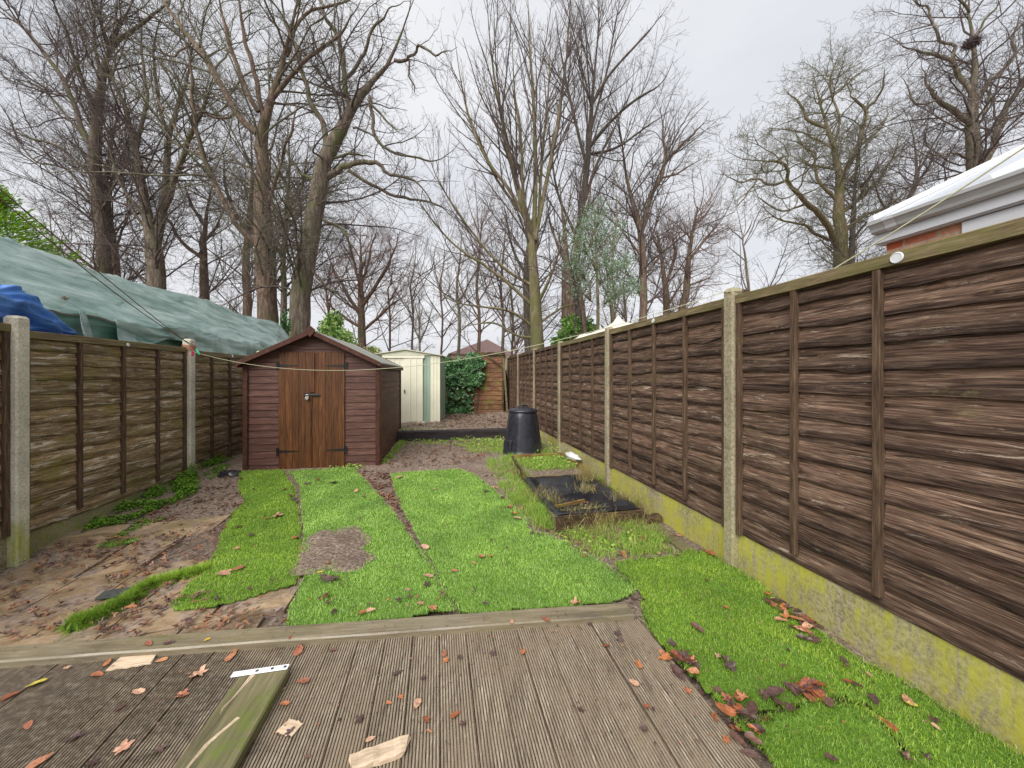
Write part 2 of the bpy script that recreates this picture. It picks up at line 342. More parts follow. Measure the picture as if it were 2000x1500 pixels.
# turf base and blades
def turfmat(name, cols, dirt=(0.6, 0.7)):
    m, n, b = newmat(name, 0.55, 0.3); v = coords(n, kind='Object', rand=False)
    c = ramp(n, island(n), [(i / (len(cols) - 1), q) for i, q in enumerate(cols)])
    big = noi(n, v, 2.2, 5, 0.6); c = hsv(n, c, v=remap(n, big, 0.3, 0.7, 0.7, 1.3), h=remap(n, big, 0.3, 0.7, 0.51, 0.49))
    d = noi(n, v, 5.5, 7, 0.75); c = mix(n, ramp(n, d, [(dirt[0], 0), (dirt[1], 0.75)]), c, (0.16, 0.11, 0.07))
    setc(n, b, c); tr = N(n, 'ShaderNodeBsdfTranslucent'); n.links.new(c, tr.inputs['Color'])
    ms = N(n, 'ShaderNodeMixShader'); ms.inputs[0].default_value = 0.3
    n.links.new(b.outputs[0], ms.inputs[1]); n.links.new(tr.outputs[0], ms.inputs[2]); n.links.new(ms.outputs[0], n.nodes['Material Output'].inputs['Surface']); return m
M['pile'] = turfmat('artificial_grass_pile', [(0.17, 0.34, 0.03), (0.30, 0.52, 0.07), (0.42, 0.63, 0.13), (0.58, 0.76, 0.32), (0.22, 0.42, 0.04)], (0.57, 0.70))
M['pile_dark'] = turfmat('older_artificial_grass_pile', [(0.13, 0.27, 0.012), (0.25, 0.42, 0.03), (0.36, 0.52, 0.06), (0.50, 0.63, 0.17), (0.17, 0.32, 0.018)], (0.58, 0.72))
m, n, b = newmat('turf_backing', 0.9, 0.1); v = coords(n, rand=False); g = noi(n, v, 60, 4, 0.7)
setc(n, b, ramp(n, g, [(0.35, (0.05, 0.10, 0.015)), (0.6, (0.12, 0.22, 0.035))])); M['backing'] = m
M['felt'] = plain('grey_felt', (0.06, 0.065, 0.06), 0.95, 0.1, 0.3, 30)
# trees
def bark(name, stops, moss=(0.10, 0.12, 0.04), mp=(0.5, 0.65), sc=8):
    m, n, b = newmat(name, 0.9, 0.15); v = coords(n, (3, 3, 0.6)); g = noi(n, v, sc * 0.5, 8, 0.7, 0.5)
    c = ramp(n, g, stops); q = noi(n, coords(n), 1.1, 5, 0.6)
    c = mix(n, ramp(n, q, [(mp[0], 0), (mp[1], 0.8)]), c, moss); setc(n, b, c); bump(n, b, g, 0.8, 0.03); return m
M['bark'] = bark('grey_bark', [(0.3, (0.045, 0.036, 0.028)), (0.5, (0.15, 0.122, 0.094)), (0.7, (0.31, 0.26, 0.205))])
M['bark_red'] = bark('reddish_bark', [(0.3, (0.055, 0.038, 0.029)), (0.5, (0.17, 0.12, 0.09)), (0.7, (0.36, 0.27, 0.205))], (0.10, 0.11, 0.05), (0.52, 0.7))
M['bark_olive'] = bark('olive_bark', [(0.3, (0.06, 0.05, 0.03)), (0.5, (0.17, 0.14, 0.085)), (0.7, (0.32, 0.27, 0.18))], (0.12, 0.12, 0.045), (0.45, 0.62))
M['bark_dark'] = bark('dark_bark', [(0.3, (0.04, 0.032, 0.028)), (0.5, (0.11, 0.09, 0.075)), (0.7, (0.2, 0.165, 0.14))], (0.065, 0.075, 0.035), (0.5, 0.7))
M['twig'] = plain('dark_twigs', (0.115, 0.092, 0.085), 0.85, 0.1, 0.3, 2)
M['twig_olive'] = plain('olive_twigs', (0.16, 0.15, 0.105), 0.85, 0.1, 0.3, 2)
M['twig_red'] = plain('reddish_twigs', (0.19, 0.12, 0.098), 0.85, 0.1, 0.3, 2)
M['conifer'] = leafmat('bright_conifer_fronds', [(0.06, 0.15, 0.01), (0.14, 0.30, 0.015), (0.24, 0.42, 0.03), (0.32, 0.50, 0.06)], 0.6, 0.3)
M['laurel'] = leafmat('laurel_leaves', [(0.05, 0.14, 0.02), (0.10, 0.24, 0.03), (0.18, 0.34, 0.06), (0.28, 0.42, 0.10)], 0.4, 0.25)
M['variegated'] = leafmat('variegated_leaves', [(0.04, 0.12, 0.02), (0.08, 0.2, 0.03), (0.16, 0.3, 0.05), (0.30, 0.42, 0.12), (0.62, 0.66, 0.30)], 0.4, 0.25)
M['yellowbush'] = leafmat('yellow_green_leaves', [(0.14, 0.18, 0.04), (0.28, 0.34, 0.09), (0.48, 0.52, 0.2), (0.6, 0.6, 0.34)], 0.5, 0.25)
M['ivy'] = leafmat('ivy_leaves', [(0.025, 0.08, 0.025), (0.05, 0.14, 0.04), (0.09, 0.21, 0.07), (0.20, 0.33, 0.16)], 0.3, 0.15, 0.5)
M['eucalyptus'] = leafmat('pale_blue_green_leaves', [(0.13, 0.22, 0.09), (0.20, 0.31, 0.16), (0.28, 0.40, 0.28), (0.42, 0.53, 0.45)], 0.5, 0.3)
M['weed'] = leafmat('garden_weeds', [(0.08, 0.20, 0.01), (0.18, 0.38, 0.025), (0.32, 0.54, 0.06), (0.48, 0.62, 0.15), (0.50, 0.42, 0.18)], 0.6, 0.3)
M['drygrass'] = leafmat('dry_straw_grass', [(0.20, 0.16, 0.05), (0.36, 0.28, 0.12), (0.50, 0.38, 0.20), (0.25, 0.34, 0.05)], 0.7, 0.3)
M['moss'] = leafmat('moss_tufts', [(0.06, 0.14, 0.01), (0.12, 0.25, 0.015), (0.2, 0.36, 0.03)], 0.8, 0.2)
def fallen(name, cols):
    m, n, b = newmat(name, 0.4, 0.5); k = len(cols)
    a = mathn(n, 'FRACT', mathn(n, 'ADD', island(n), N(n, 'ShaderNodeObjectInfo').outputs['Random']))
    c = ramp(n, a, [(i / (k - 1), q) for i, q in enumerate(cols)])
    g = noi(n, coords(n, kind='Object'), 5 if name != 'mixed_wet_leaves' else 60, 6, 0.75); c = mix(n, 1.0, c, ramp(n, g, [(0.36, (0.45,) * 3), (0.5, (0.95,) * 3), (0.62, (1.25, 1.2, 1.15))]), 'MULTIPLY')
    if name != 'mixed_wet_leaves':
        y_ = mathn(n, 'ABSOLUTE', sepz(n, 'Object', 1)); x_ = sepz(n, 'Object', 0)
        vein = mathn(n, 'ABSOLUTE', mathn(n, 'SINE', mathn(n, 'MULTIPLY', mathn(n, 'SUBTRACT', x_, mathn(n, 'MULTIPLY', y_, 0.8)), 30.0)))
        vm = mathn(n, 'MINIMUM', mathn(n, 'MULTIPLY', y_, 40.0), mathn(n, 'ADD', mathn(n, 'MULTIPLY', vein, 2.5), 0.3)); c = mix(n, 1.0, c, ramp(n, vm, [(0.0, (0.6,) * 3), (0.9, (1,) * 3)]), 'MULTIPLY')
    setc(n, b, c); bump(n, b, g, 0.3, 0.002); return m
M['leaf_russet'] = fallen('russet_leaf', [(0.20, 0.06, 0.03), (0.34, 0.11, 0.045), (0.46, 0.17, 0.06), (0.30, 0.11, 0.07), (0.50, 0.24, 0.11)])
M['leaf_dark'] = fallen('dark_wet_leaf', [(0.06, 0.032, 0.028), (0.12, 0.065, 0.052), (0.09, 0.055, 0.055), (0.17, 0.09, 0.065)])
M['leaf_tan'] = fallen('tan_leaf', [(0.42, 0.2, 0.12), (0.52, 0.28, 0.17), (0.58, 0.36, 0.24), (0.45, 0.2, 0.13)])
M['leaf_yellow'] = fallen('yellow_leaf', [(0.6, 0.42, 0.06), (0.52, 0.5, 0.08), (0.66, 0.5, 0.12)])
M['leaf_mix'] = fallen('mixed_wet_leaves', [(0.05, 0.028, 0.024), (0.10, 0.055, 0.045), (0.16, 0.08, 0.055), (0.26, 0.11, 0.055), (0.34, 0.19, 0.125), (0.12, 0.075, 0.065), (0.42, 0.17, 0.06), (0.08, 0.05, 0.048), (0.14, 0.08, 0.065), (0.22, 0.13, 0.10)])
# man-made
M['black_metal'] = plain('black_iron', (0.012, 0.012, 0.013), 0.4, 0.5, 0.2)
M['steel'] = plain('padlock_steel', (0.6, 0.59, 0.55), 0.3, 0.6, 0.2, 20, 0.8)
M['white_metal'] = plain('white_perforated_metal', (0.82, 0.84, 0.86), 0.35, 0.5, 0.06)
M['dark_hole'] = plain('dark_screw_hole', (0.05, 0.05, 0.05), 0.8, 0.2)
M['cream'] = plain('cream_painted_metal', (0.72, 0.70, 0.55), 0.4, 0.4, 0.05, 3)
M['sage'] = plain('sage_green_metal', (0.30, 0.40, 0.31), 0.4, 0.4, 0.05, 3)
M['sageroof'] = plain('weathered_cream_roof', (0.55, 0.55, 0.42), 0.5, 0.3, 0.1, 3)
m, n, b = newmat('shed_roof_felt', 0.85, 0.2); v = coords(n); f = noi(n, v, 160, 3, 0.7); g = noi(n, v, 2.5, 6, 0.6)
setc(n, b, mix(n, ramp(n, g, [(0.45, 0), (0.7, 0.6)]), ramp(n, f, [(0.35, (0.20, 0.205, 0.19)), (0.65, (0.36, 0.36, 0.33))]), (0.22, 0.22, 0.12))); bump(n, b, f, 0.4, 0.003); M['felt_roof'] = m
M['bin'] = plain('black_bin_plastic', (0.022, 0.023, 0.030), 0.3, 0.5, 0.15, 12)
M['liner'] = plain('black_pond_liner', (0.02, 0.02, 0.024), 0.33, 0.5, 0.3, 6, 0, 0.6)
M['bag'] = plain('clear_plastic_bag', (0.62, 0.63, 0.62), 0.25, 0.6, 0.2, 14, 0, 0.8)
M['rope'] = plain('cream_line_cord', (0.45, 0.45, 0.30), 0.7, 0.2, 0.1, 40)
M['cable'] = plain('brown_wire', (0.17, 0.10, 0.06), 0.6, 0.3, 0.1, 40)
M['orange_rope'] = plain('faded_orange_twine', (0.45, 0.22, 0.13), 0.8, 0.2, 0.3, 60)
M['pink'] = plain('pink_peg_plastic', (0.65, 0.05, 0.16), 0.4, 0.4)
M['green'] = plain('green_peg_plastic', (0.03, 0.42, 0.22), 0.4, 0.4)
M['white'] = plain('white_plastic', (0.66, 0.67, 0.69), 0.35, 0.45, 0.04, 3)
M['whitetrim'] = plain('weathered_white_gutter', (0.50, 0.51, 0.50), 0.4, 0.4, 0.12, 3)
M['polyroof'] = plain('white_polycarbonate_roof', (0.52, 0.55, 0.60), 0.3, 0.5, 0.03, 2)
M['canvas'] = plain('cream_canvas', (0.66, 0.62, 0.52), 0.85, 0.1, 0.06, 3)
M['pipe'] = plain('white_pipe', (0.7, 0.7, 0.68), 0.4, 0.4)
M['houseroof'] = plain('red_tile_roof', (0.30, 0.21, 0.20), 0.85, 0.1, 0.2, 5)
M['housewall'] = plain('pale_render_wall', (0.45, 0.38, 0.34), 0.85, 0.1, 0.1, 3)
M['glass'] = plain('dark_window_glass', (0.05, 0.06, 0.07), 0.1, 0.6)
# tarps
def tarp(name, base, hi, rough):
    m, n, b = newmat(name, rough, 0.6); v = coords(n, (0.9, 0.5, 2.4), rand=False)
    g = noi(n, v, 1.6, 8, 0.62, 1.6); c = ramp(n, g, [(0.3, base), (0.5, [0.5 * (x + y) for x, y in zip(base, hi)]), (0.72, hi)])
    w = noi(n, coords(n, (1, 1, 1), rand=False), 90, 2, 0.5); setc(n, b, c)
    bump(n, b, mathn(n, 'ADD', g, mathn(n, 'MULTIPLY', w, 0.15)), 0.6, 0.05); b.inputs['Coat Weight'].default_value = 0.4; b.inputs['Coat Roughness'].default_value = 0.25; return m
M['tarp'] = tarp('clear_sheet_over_green_tarp', (0.05, 0.14, 0.11), (0.46, 0.57, 0.54), 0.24)  # whitish streaks put the sheeting's sheen into its colour
M['tarpdark'] = tarp('green_tarp', (0.035, 0.12, 0.08), (0.085, 0.2, 0.15), 0.6)
M['bluetarp'] = tarp('blue_tarp', (0.01, 0.07, 0.34), (0.12, 0.36, 0.85), 0.3)
# brick
m, n, b = newmat('red_brick', 0.85, 0.2); tcn = N(n, 'ShaderNodeTexCoord'); sp = N(n, 'ShaderNodeSeparateXYZ'); cb = N(n, 'ShaderNodeCombineXYZ')
n.links.new(tcn.outputs['Object'], sp.inputs[0]); n.links.new(sp.outputs[1], cb.inputs[0]); n.links.new(sp.outputs[2], cb.inputs[1])
br = N(n, 'ShaderNodeTexBrick'); n.links.new(cb.outputs[0], br.inputs['Vector']); br.inputs['Scale'].default_value = 1; br.inputs['Brick Width'].default_value = 0.225; br.inputs['Row Height'].default_value = 0.075
br.inputs['Mortar Size'].default_value = 0.008; br.inputs['Color1'].default_value = (0.52, 0.13, 0.06, 1); br.inputs['Color2'].default_value = (0.60, 0.40, 0.27, 1); br.inputs['Mortar'].default_value = (0.42, 0.36, 0.28, 1); br.inputs['Bias'].default_value = -0.2
g = noi(n, coords(n), 30, 5, 0.7); setc(n, b, mix(n, 1.0, br.outputs['Color'], ramp(n, g, [(0.3, (0.75,) * 3), (0.7, (1.2,) * 3)]), 'MULTIPLY')); bump(n, b, g, 0.3, 0.005); M['brick'] = m
# ================================================================ ground
def frame(o, ex, ey, org):
    """place object: local x = ex, local y = ey, z up"""
    ex = Vector(ex).normalized(); ey = Vector(ey).normalized()
    o.matrix_world = Matrix(((ex.x, ey.x, 0, org[0]), (ex.y, ey.y, 0, org[1]), (0, 0, 1, org[2]), (0, 0, 0, 1)))
def axis_vals(a, b, step, ext):
    v = list(np.arange(a, b + 1e-6, step)); return sorted([a - e for e in ext] + v + [b + e for e in ext])
SLEEP_V = 8.22
def ground_z(u, v):
    x, y = xy(u, v)
    inside = -3.9 < u < 2.6 and v < 12.5
    if v > SLEEP_V + 0.1: z = 0.32
    else: z = zg(x, y)
    if v < 1.9: z -= 0.02
    if u < -0.9 and 2.0 < v < 4.2: z -= 0.012
    if 1.12 < u < 2.1 and 3.43 < v < 4.88: return -0.12
    if inside and v > 1.6: z += 0.014 * noise.noise(Vector((x * 2.3, y * 2.3, 0))) + 0.008 * noise.noise(Vector((x * 8, y * 8, 3)))
    if inside and v > SLEEP_V + 0.1:
        z += 0.03 * noise.noise(Vector((x * 3, y * 3, 5)))
        z += 0.14 * math.exp(-(((u - 1.7) / 0.7) ** 2 + ((v - 10.6) / 0.5) ** 2))
    return z
ext = [0.3, 1, 3, 8, 20, 60, 160, 420]
us = axis_vals(-3.9, 2.6, 0.055, ext); vs_ = sorted(axis_vals(-0.9, 12.4, 0.055, ext) + [SLEEP_V + 0.095, SLEEP_V + 0.105])
V = []
for v in vs_:
    for u in us:
        x, y = xy(u, v); V.append((x, y, ground_z(u, v)))
nu, nv = len(us), len(vs_)
I = np.arange(nu * nv).reshape(nv, nu)
Q = np.stack([I[:-1, :-1], I[:-1, 1:], I[1:, 1:], I[1:, :-1]], -1).reshape(-1, 4)
g = link('ground', npmesh('ground', V, [Q], True), M['soil']); tag(g, kind='structure')

# sandstone paving on the left, skewed slabs with gaps
mb = MB(); rr = random.Random(3)
v0 = 2.12
for row, dv in enumerate((0.46, 0.6, 0.46, 0.6, 0.4)):
    u0 = -3.75 + 0.25 * (row % 2)
    while u0 < -1.05 - 0.1 * row:
        w = rr.choice((0.45, 0.6, 0.9)); u1 = min(u0 + w, -0.95)
        if u1 - u0 > 0.2 and not (row > 2 and u0 > -2.6):
            n = 6; tilt = rr.uniform(-0.008, 0.008); til2 = rr.uniform(-0.008, 0.008); vs = []; fs = []; ph = rr.uniform(0, 99)
            for j in range(n + 1):
                for i in range(n + 1):
                    a, b_ = i / n, j / n
                    uu = u0 + 0.009 + a * (u1 - u0 - 0.018); vv = v0 + 0.009 + b_ * (dv - 0.018)
                    if i in (0, n): uu += 0.008 * noise.noise(Vector((vv * 9, ph, 0)))
                    if j in (0, n): vv += 0.008 * noise.noise(Vector((uu * 9, ph, 4)))
                    x, y = xy(uu, vv)
                    z = zg(x, y) + 0.020 + tilt * (a - .5) + til2 * (b_ - .5) + 0.005 * noise.noise(Vector((x * 6, y * 6, ph))) - (0.007 if i in (0, n) or j in (0, n) else 0)
                    vs.append((x, y, z))
            for j in range(n):
                for i in range(n): k = j * (n + 1) + i; fs.append((k, k + 1, k + n + 2, k + n + 1))
            k = len(vs); ring = [i for i in range(n + 1)] + [(j) * (n + 1) + n for j in range(1, n + 1)] + [n * (n + 1) + i for i in range(n - 1, -1, -1)] + [j * (n + 1) for j in range(n - 1, 0, -1)]
            vs += [(vs[q][0], vs[q][1], vs[q][2] - 0.05) for q in ring]
            for q in range(len(ring)):
                q2 = (q + 1) % len(ring); fs.append((ring[q2], ring[q], k + q, k + q2))
            mb.add(vs, fs)
        u0 = u1
    v0 += dv
o = mb.build('paving', M['stone']); tag(o, kind='structure')
for p in o.data.polygons: p.use_smooth = False

# ================================================================ fences
def slat_mesh(Lp, Hp, n, seed, wav=0.016):
    rr = random.Random(seed); pitch = (Hp - 0.03) / n; K = 36; V = []; Fq = []; E = []
    rows = (0, 0.35, 0.6, 0.8, 0.93, 1.0)
    for i in range(n):
        zb = i * pitch + 0.002; ph = rr.uniform(0, 500); amp = wav * rr.uniform(0.4, 1.5); kx = rr.uniform(0, Lp); ka = rr.choice((0, 0, 0.8, 1.4)) * wav; lean = rr.uniform(-.003, .003)
        b0 = len(V); R_n = len(rows) + 2
        for k in range(K + 1):
            x = Lp * k / K
            w = amp * noise.noise(Vector((x * 2.2, ph, 0))) * 1.5 + amp * 0.45 * noise.noise(Vector((x * 8, ph, 2))) - ka * math.exp(-((x - kx) / 0.08) ** 2)
            if i == 0: w = 0
            zz = zb + w; yb = 0.023 + lean + 0.003 * noise.noise(Vector((x * 4, ph, 7)))
            top = min(zb + pitch + 0.03, Hp)
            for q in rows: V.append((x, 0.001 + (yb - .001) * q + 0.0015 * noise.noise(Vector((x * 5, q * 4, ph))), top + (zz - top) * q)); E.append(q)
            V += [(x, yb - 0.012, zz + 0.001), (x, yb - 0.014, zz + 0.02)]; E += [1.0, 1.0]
        for k in range(K):
            a = b0 + k * R_n; c = a + R_n
            for j in range(R_n - 1): Fq.append((a + j, a + j + 1, c + j + 1, c + j))
    me = npmesh('slats', V, [np.array(Fq)], False)
    at = me.attributes.new('edge', 'FLOAT', 'POINT'); at.data.foreach_set('value', np.array(E, dtype=np.float32)); return me
def panel(a, b, gy, label, group, seed, mats, zb, hp=1.83, n=13, battens=(0.25, 0.5, 0.75), extra=None):
    """fence panel between ground points a,b (local x from a to b, gy = garden side direction)"""
    Lp = (Vector(b[:2]) - Vector(a[:2])).length; ex = (b[0] - a[0], b[1] - a[1])
    root = empty('lap_fence', (0, 0, 0), label, 'fence panel', group); frame(root, (ex[0], ex[1], 0), gy, (a[0], a[1], zb))
    o = link('slats', slat_mesh(Lp, hp, n, seed), mats[0], root)
    mb = MB(); mb.box(0, -0.022, 0, Lp, 0.003, hp - 0.002) ; mb.build('backing_rail', M['batten'], root) if False else None
    rr = random.Random(seed + 5)
    r_ = MB(); k = 12; z0, z1 = hp - 0.062, hp + 0.004
    vs = []; fs = []
    for i in range(k + 1):
        x = Lp * i / k; dz = 0.004 * noise.noise(Vector((x * 3, seed, 0))) ; dl = 0.006 * noise.noise(Vector((x * 4, seed, 9)))
        vs += [(x, -0.02, z1 + dz), (x, 0.047, z1 + dz), (x, 0.05, z1 - 0.005 + dz), (x, 0.05, z0 + dl), (x, 0.0, z0 + dl), (x, -0.02, z0 + dl)]
    for i in range(k):
        for j in range(6): fs.append((i * 6 + j, i * 6 + (j + 1) % 6, i * 6 + 6 + (j + 1) % 6, i * 6 + 6 + j))
    fs += [tuple(range(6)), tuple(k * 6 + j for j in range(6))[::-1]]
    r_.add(vs, fs).build('top_rail', mats[1], root)
    bm = MB().box(0.0, -0.02, -0.002, Lp, 0.012, 0.05, b=0.003); bm.build('bottom_rail', mats[1], root)
    for t in (0.011,) + tuple(battens) + (1 - 0.011,):
        x = t * Lp; w = 0.019; bt = MB(); q = 10; vs = []; fs = []
        lo = 0.06 if 0.02 < t < 0.98 else 0.0
        for i in range(q + 1):
            z = lo + (hp - 0.063 - lo) * i / q; dx = 0.003 * noise.noise(Vector((z * 2.5, seed + t * 9, 1))); y1 = 0.048
            vs += [(x - w + dx, 0.008, z), (x + w + dx, 0.008, z), (x + w + dx, y1 - .004, z), (x + w - .004 + dx, y1, z), (x - w + .004 + dx, y1, z), (x - w + dx, y1 - .004, z)]
        for i in range(q):
            for j in range(6): fs.append((i * 6 + j, i * 6 + (j + 1) % 6, i * 6 + 6 + (j + 1) % 6, i * 6 + 6 + j))
        fs += [tuple(range(6))[::-1], tuple(q * 6 + j for j in range(6))]
        bt.add(vs, fs).build('batten', mats[2], root)
    # back sheet closes the gaps between the laps
    MB().box(0, -0.012, 0.01, Lp, -0.002, hp - 0.01).build('back_boards', mats[0], root)
    return root
def post(p, gy, ex, z0, z1, mat, label, group, s=0.05):
    root = MB(); c = 0.012; zt = z1 - 0.022
    pr = [(-s + c, -s), (s - c, -s), (s, -s + c), (s, s - c), (s - c, s), (-s + c, s), (-s, s - c), (-s, -s + c)]
    nz_ = 24; vs = []; fs = []
    for i in range(nz_ + 1):
        z = z0 + (zt - z0) * i / nz_
        for a, b in pr: vs.append((a + 0.0012 * noise.noise(Vector((a * 30, b * 30, z * 9))), b, z))
    for i in range(nz_):
        for j in range(8): fs.append((i * 8 + j, i * 8 + (j + 1) % 8, i * 8 + 8 + (j + 1) % 8, i * 8 + 8 + j))
    k = len(vs); vs += [(a * 0.72, b * 0.72, z1) for a, b in pr]
    for j in range(8): fs.append((nz_ * 8 + j, nz_ * 8 + (j + 1) % 8, k + (j + 1) % 8, k + j))
    fs.append(tuple(k + j for j in range(8)))
    o = root.add(vs, fs).build('fence_post', mat); frame(o, ex, gy, (p[0], p[1], 0))
    return tag(o, label, 'fence post', group)
def gboard(a, b, gy, z0, z1, mat, label, group):
    Lp = (Vector(b[:2]) - Vector(a[:2])).length; mb = MB(); K, J = 24, 4; vs = []; fs = []
    for i in range(K + 1):
        x = Lp * i / K
        for j in range(J + 1):
            z = z0 + (z1 - z0) * j / J; vs.append((x, 0.018 + 0.0015 * noise.noise(Vector((x * 6, z * 6, 1))) - (0.005 if j == J else 0), z))
        vs.append((x, -0.03, z1)); vs.append((x, -0.03, z0))
    q = J + 3
    for i in range(K):
        for j in range(q): fs.append((i * q + j, i * q + (j + 1) % q, (i + 1) * q + (j + 1) % q, (i + 1) * q + j)[::-1])
    fs += [tuple(range(q)), tuple(K * q + j for j in range(q))[::-1]]
    o = mb.add(vs, fs).build('gravel_board', mat); frame(o, (b[0] - a[0], b[1] - a[1], 0), gy, (a[0], a[1], 0)); return tag(o, label, 'gravel board', group)

# right-hand fence: posts at depths from the camera, lateral 2.34 from it
RD = [0.98, 2.90, 4.985, 6.96, 8.775, 10.53, 12.2]
def rpt(d): return Vector((1.0 * (855 + 2.34 * F / d - CX) / F * d, d))
gyr = (-ct, -st, 0); exr = (-st, ct, 0)
rl = ['nearest brown lap fence panel on the right, its end cut off by the photo edge', 'brown lap panel between the two nearest right posts, small white disc on its rail',
      'brown lap panel just behind the sunken black bed, with three thin battens', 'brown lap panel level with the black compost bin on the right', 'narrow looking brown lap panel just past the compost bin',
      'farthest right panel, lattice like, beside the rear gap']
for i in range(len(RD) - 1):
    a, b = rpt(RD[i]), rpt(RD[i + 1]); e = (b - a).normalized()
    a2 = a + e * 0.052; b2 = b - e * 0.052
    panel(a2, b2, gyr, rl[i], 'brown lap panels of the right fence', 31 + i, (M['fence_r'], M['rail'] if i < 3 else M['batten'], M['batten']), 0.29, battens=(0.19 if i == 0 else 0.25, 0.5, 0.75))
    gl = ['yellow stained concrete gravel board along the near right lawn edge', 'yellow green gravel board beside the sunken black bed', 'algae covered gravel board behind the weedy bed and plastic bag',
          'shaded gravel board right beside the compost bin', 'gravel board hidden past the compost bin', 'last gravel board at the far right end'][i]
    if i < 4: gboard(a2, b2, gyr, -0.12, 0.288, M['board_r'], gl, 'gravel boards under the right fence')
pl = ['', 'thick speckled concrete post nearest on the right fence', 'concrete post beside the sunken black bed', 'concrete post just right of the compost bin',
      'thin concrete post above the compost bin lid', 'second thinnest concrete post toward the rear right', 'last concrete post at the far end of the right fence']
for i, d in enumerate(RD):
    if i == 0: continue
    p = rpt(d) + Vector((-ct, -st)) * 0.02
    post(p, gyr, exr, -0.15, 2.19 if i == 1 else 2.16, M['post_r'], pl[i], 'concrete posts of the right fence')
# timber packer behind the near post
o = MB().box(-0.02, -0.11, 1.6, 0.05, -0.055, 2.185, b=0.004).build('fence_batten', M['batten']); frame(o, exr, gyr, (*rpt(2.9), 0))
tag(o, 'dark timber block behind the top of the nearest right post', 'timber')
# rail discs
def disc(p, gy, r, label):
    mb = MB(); n = 20; vs = [(math.cos(6.2832 * k / n) * r * s_, y_, math.sin(6.2832 * k / n) * r * s_) for s_, y_ in ((1, 0), (1, 0.004), (0.86, 0.007), (0.84, 0.005)) for k in range(n)]
    fs = [(j * n + k, j * n + (k + 1) % n, (j + 1) * n + (k + 1) % n, (j + 1) * n + k) for j in range(3) for k in range(n)] + [tuple(3 * n + k for k in range(n))]
    o = mb.add(vs, fs).build('fence_disc', M['white']); frame(o, (-gy[1], gy[0], 0) if False else (gy[1], -gy[0], 0), gy, p)
    return tag(o, label, 'disc', 'pale discs nailed on the fence rails')
q = rpt(1.845); disc((q[0] - ct * 0.053, q[1] - st * 0.053, 2.09), gyr, 0.028, 'large white disc on the nearest right fence rail')
q = rpt(3.92); disc((q[0] - ct * 0.053, q[1] - st * 0.053, 2.09), gyr, 0.024, 'small white disc on the second right fence panel rail')

# left-hand fence
def lpt(d): return Vector((-4.354 - 0.154 * (d - 3.36) - 0.06, d))
LD = [1.25, 3.24, 5.34, 7.3, 9.2, 11.1, 13.0]
el = Vector((-0.154, 1)).normalized(); gyl = (el.y, -el.x, 0); exl = (-el.x, -el.y, 0)
ll = ['left edge sliver of mossy lap panel, nearest the camera', 'mossy lap panel between the two pale left posts', 'mossy panel beside the brown shed', 'mossy panel hidden behind the brown shed', 'left fence panel past the brown shed', 'rear left fence panel']
for i in range(3):
    a, b = lpt(LD[i]), lpt(LD[i + 1]); zb = (0.12, 0.08, 0.05)[i]
    panel(b - el * 0.055, a + el * 0.055, gyl, ll[i], 'mossy lap panels of the left fence', 71 + i, (M['fence_l'], M['rail'], M['batten']), zb)
    gboard(b - el * 0.055, a + el * 0.055, gyl, -0.35, zb - 0.002, M['board_l'],
           ['mossy concrete gravel board at the left photo edge', 'mossy gravel board under the panel between pale left posts', 'gravel board partly hidden by moss beside the brown shed'][i], 'gravel boards under the left fence')
for i, d in enumerate(LD[:4]):
    if i == 0: continue
    p = lpt(d) + Vector(gyl[:2]) * 0.035
    post(p, gyl, exl, -0.4, (0, 2.03, 2.04, 2.0)[i], M['post_l'],
         ['', 'pale thick concrete post nearest on the left fence', 'pale slim concrete post with twine round its top', 'left post hidden behind the shed'][i], 'pale concrete posts of the left fence', s=0.055)
for d, lb in ((4.32, 'pale disc on the left fence rail between the two posts'), (6.35, 'tiny pale disc on the left rail beside the shed')):
    q = lpt(d); disc((q[0] + gyl[0] * 0.053, q[1] + gyl[1] * 0.053, 1.87 if d < 5 else 1.85), gyl, 0.02, lb)

# rear fence: orange brown lap panel and boards behind it
a, b = P(853, 805, 11.8), P(984, 805, 11.8)
root = empty('lap_fence', (a.x, 11.8, 0.30), 'orange brown rear panel half covered by ivy', 'fence panel'); Lp = b.x - a.x
root.rotation_euler = (0, 0, 0)
o = link('slats', slat_mesh(Lp, 1.8, 12, 5, 0.006), M['fence_far'], root); 
for ch in root.children: ch.rotation_euler = (0, 0, math.pi); ch.location = (Lp, 0, 0)
MB().box(0, -0.06, 0, 0.06, 0.0, 1.84).build('frame_post', M['bed'], root); MB().box(Lp - 0.06, -0.06, 0, Lp, 0.0, 1.84).build('frame_post', M['bed'], root)
MB().box(0, 0.005, 0, Lp, 0.02, 1.78).build('back_boards', M['fence_far'], root)
br_ = MB().box(-0.4, -0.075, -0.02, 0.4, -0.05, 0.02); o = br_.build('brace', M['bed'], root, (Lp - 0.33, 0, 1.7)); o.rotation_euler = (0, R(36), 0)
mb = MB(); x0 = P(925, 0, 12.3).x; x1 = P(987, 0, 12.3).x; k = 9
for i in range(k):
    w = (x1 - x0) / k; mb.box(x0 + i * w, 12.3, 0.3, x0 + (i + 1) * w - 0.006, 12.32, 2.31 + rnd.uniform(-.015, .01))
mb.box(x0, 12.27, 2.2, x1, 12.299, 2.26)
tag(mb.build('board_fence', M['bed']), 'upright dark boards standing above the orange rear panel', 'fence')
p0 = P(988, 0, 11.9); o = MB().box(-0.03, -0.015, 0, 0.03, 0.015, 1.75).build('leaning_board', M['rail']); o.location = (p0.x + .05, 11.7, 0.32); o.rotation_euler = (0, R(-4), 0)
tag(o, 'thin upright board in the gap beside the far right post', 'board')
mb = MB(); vs = []; fs = []
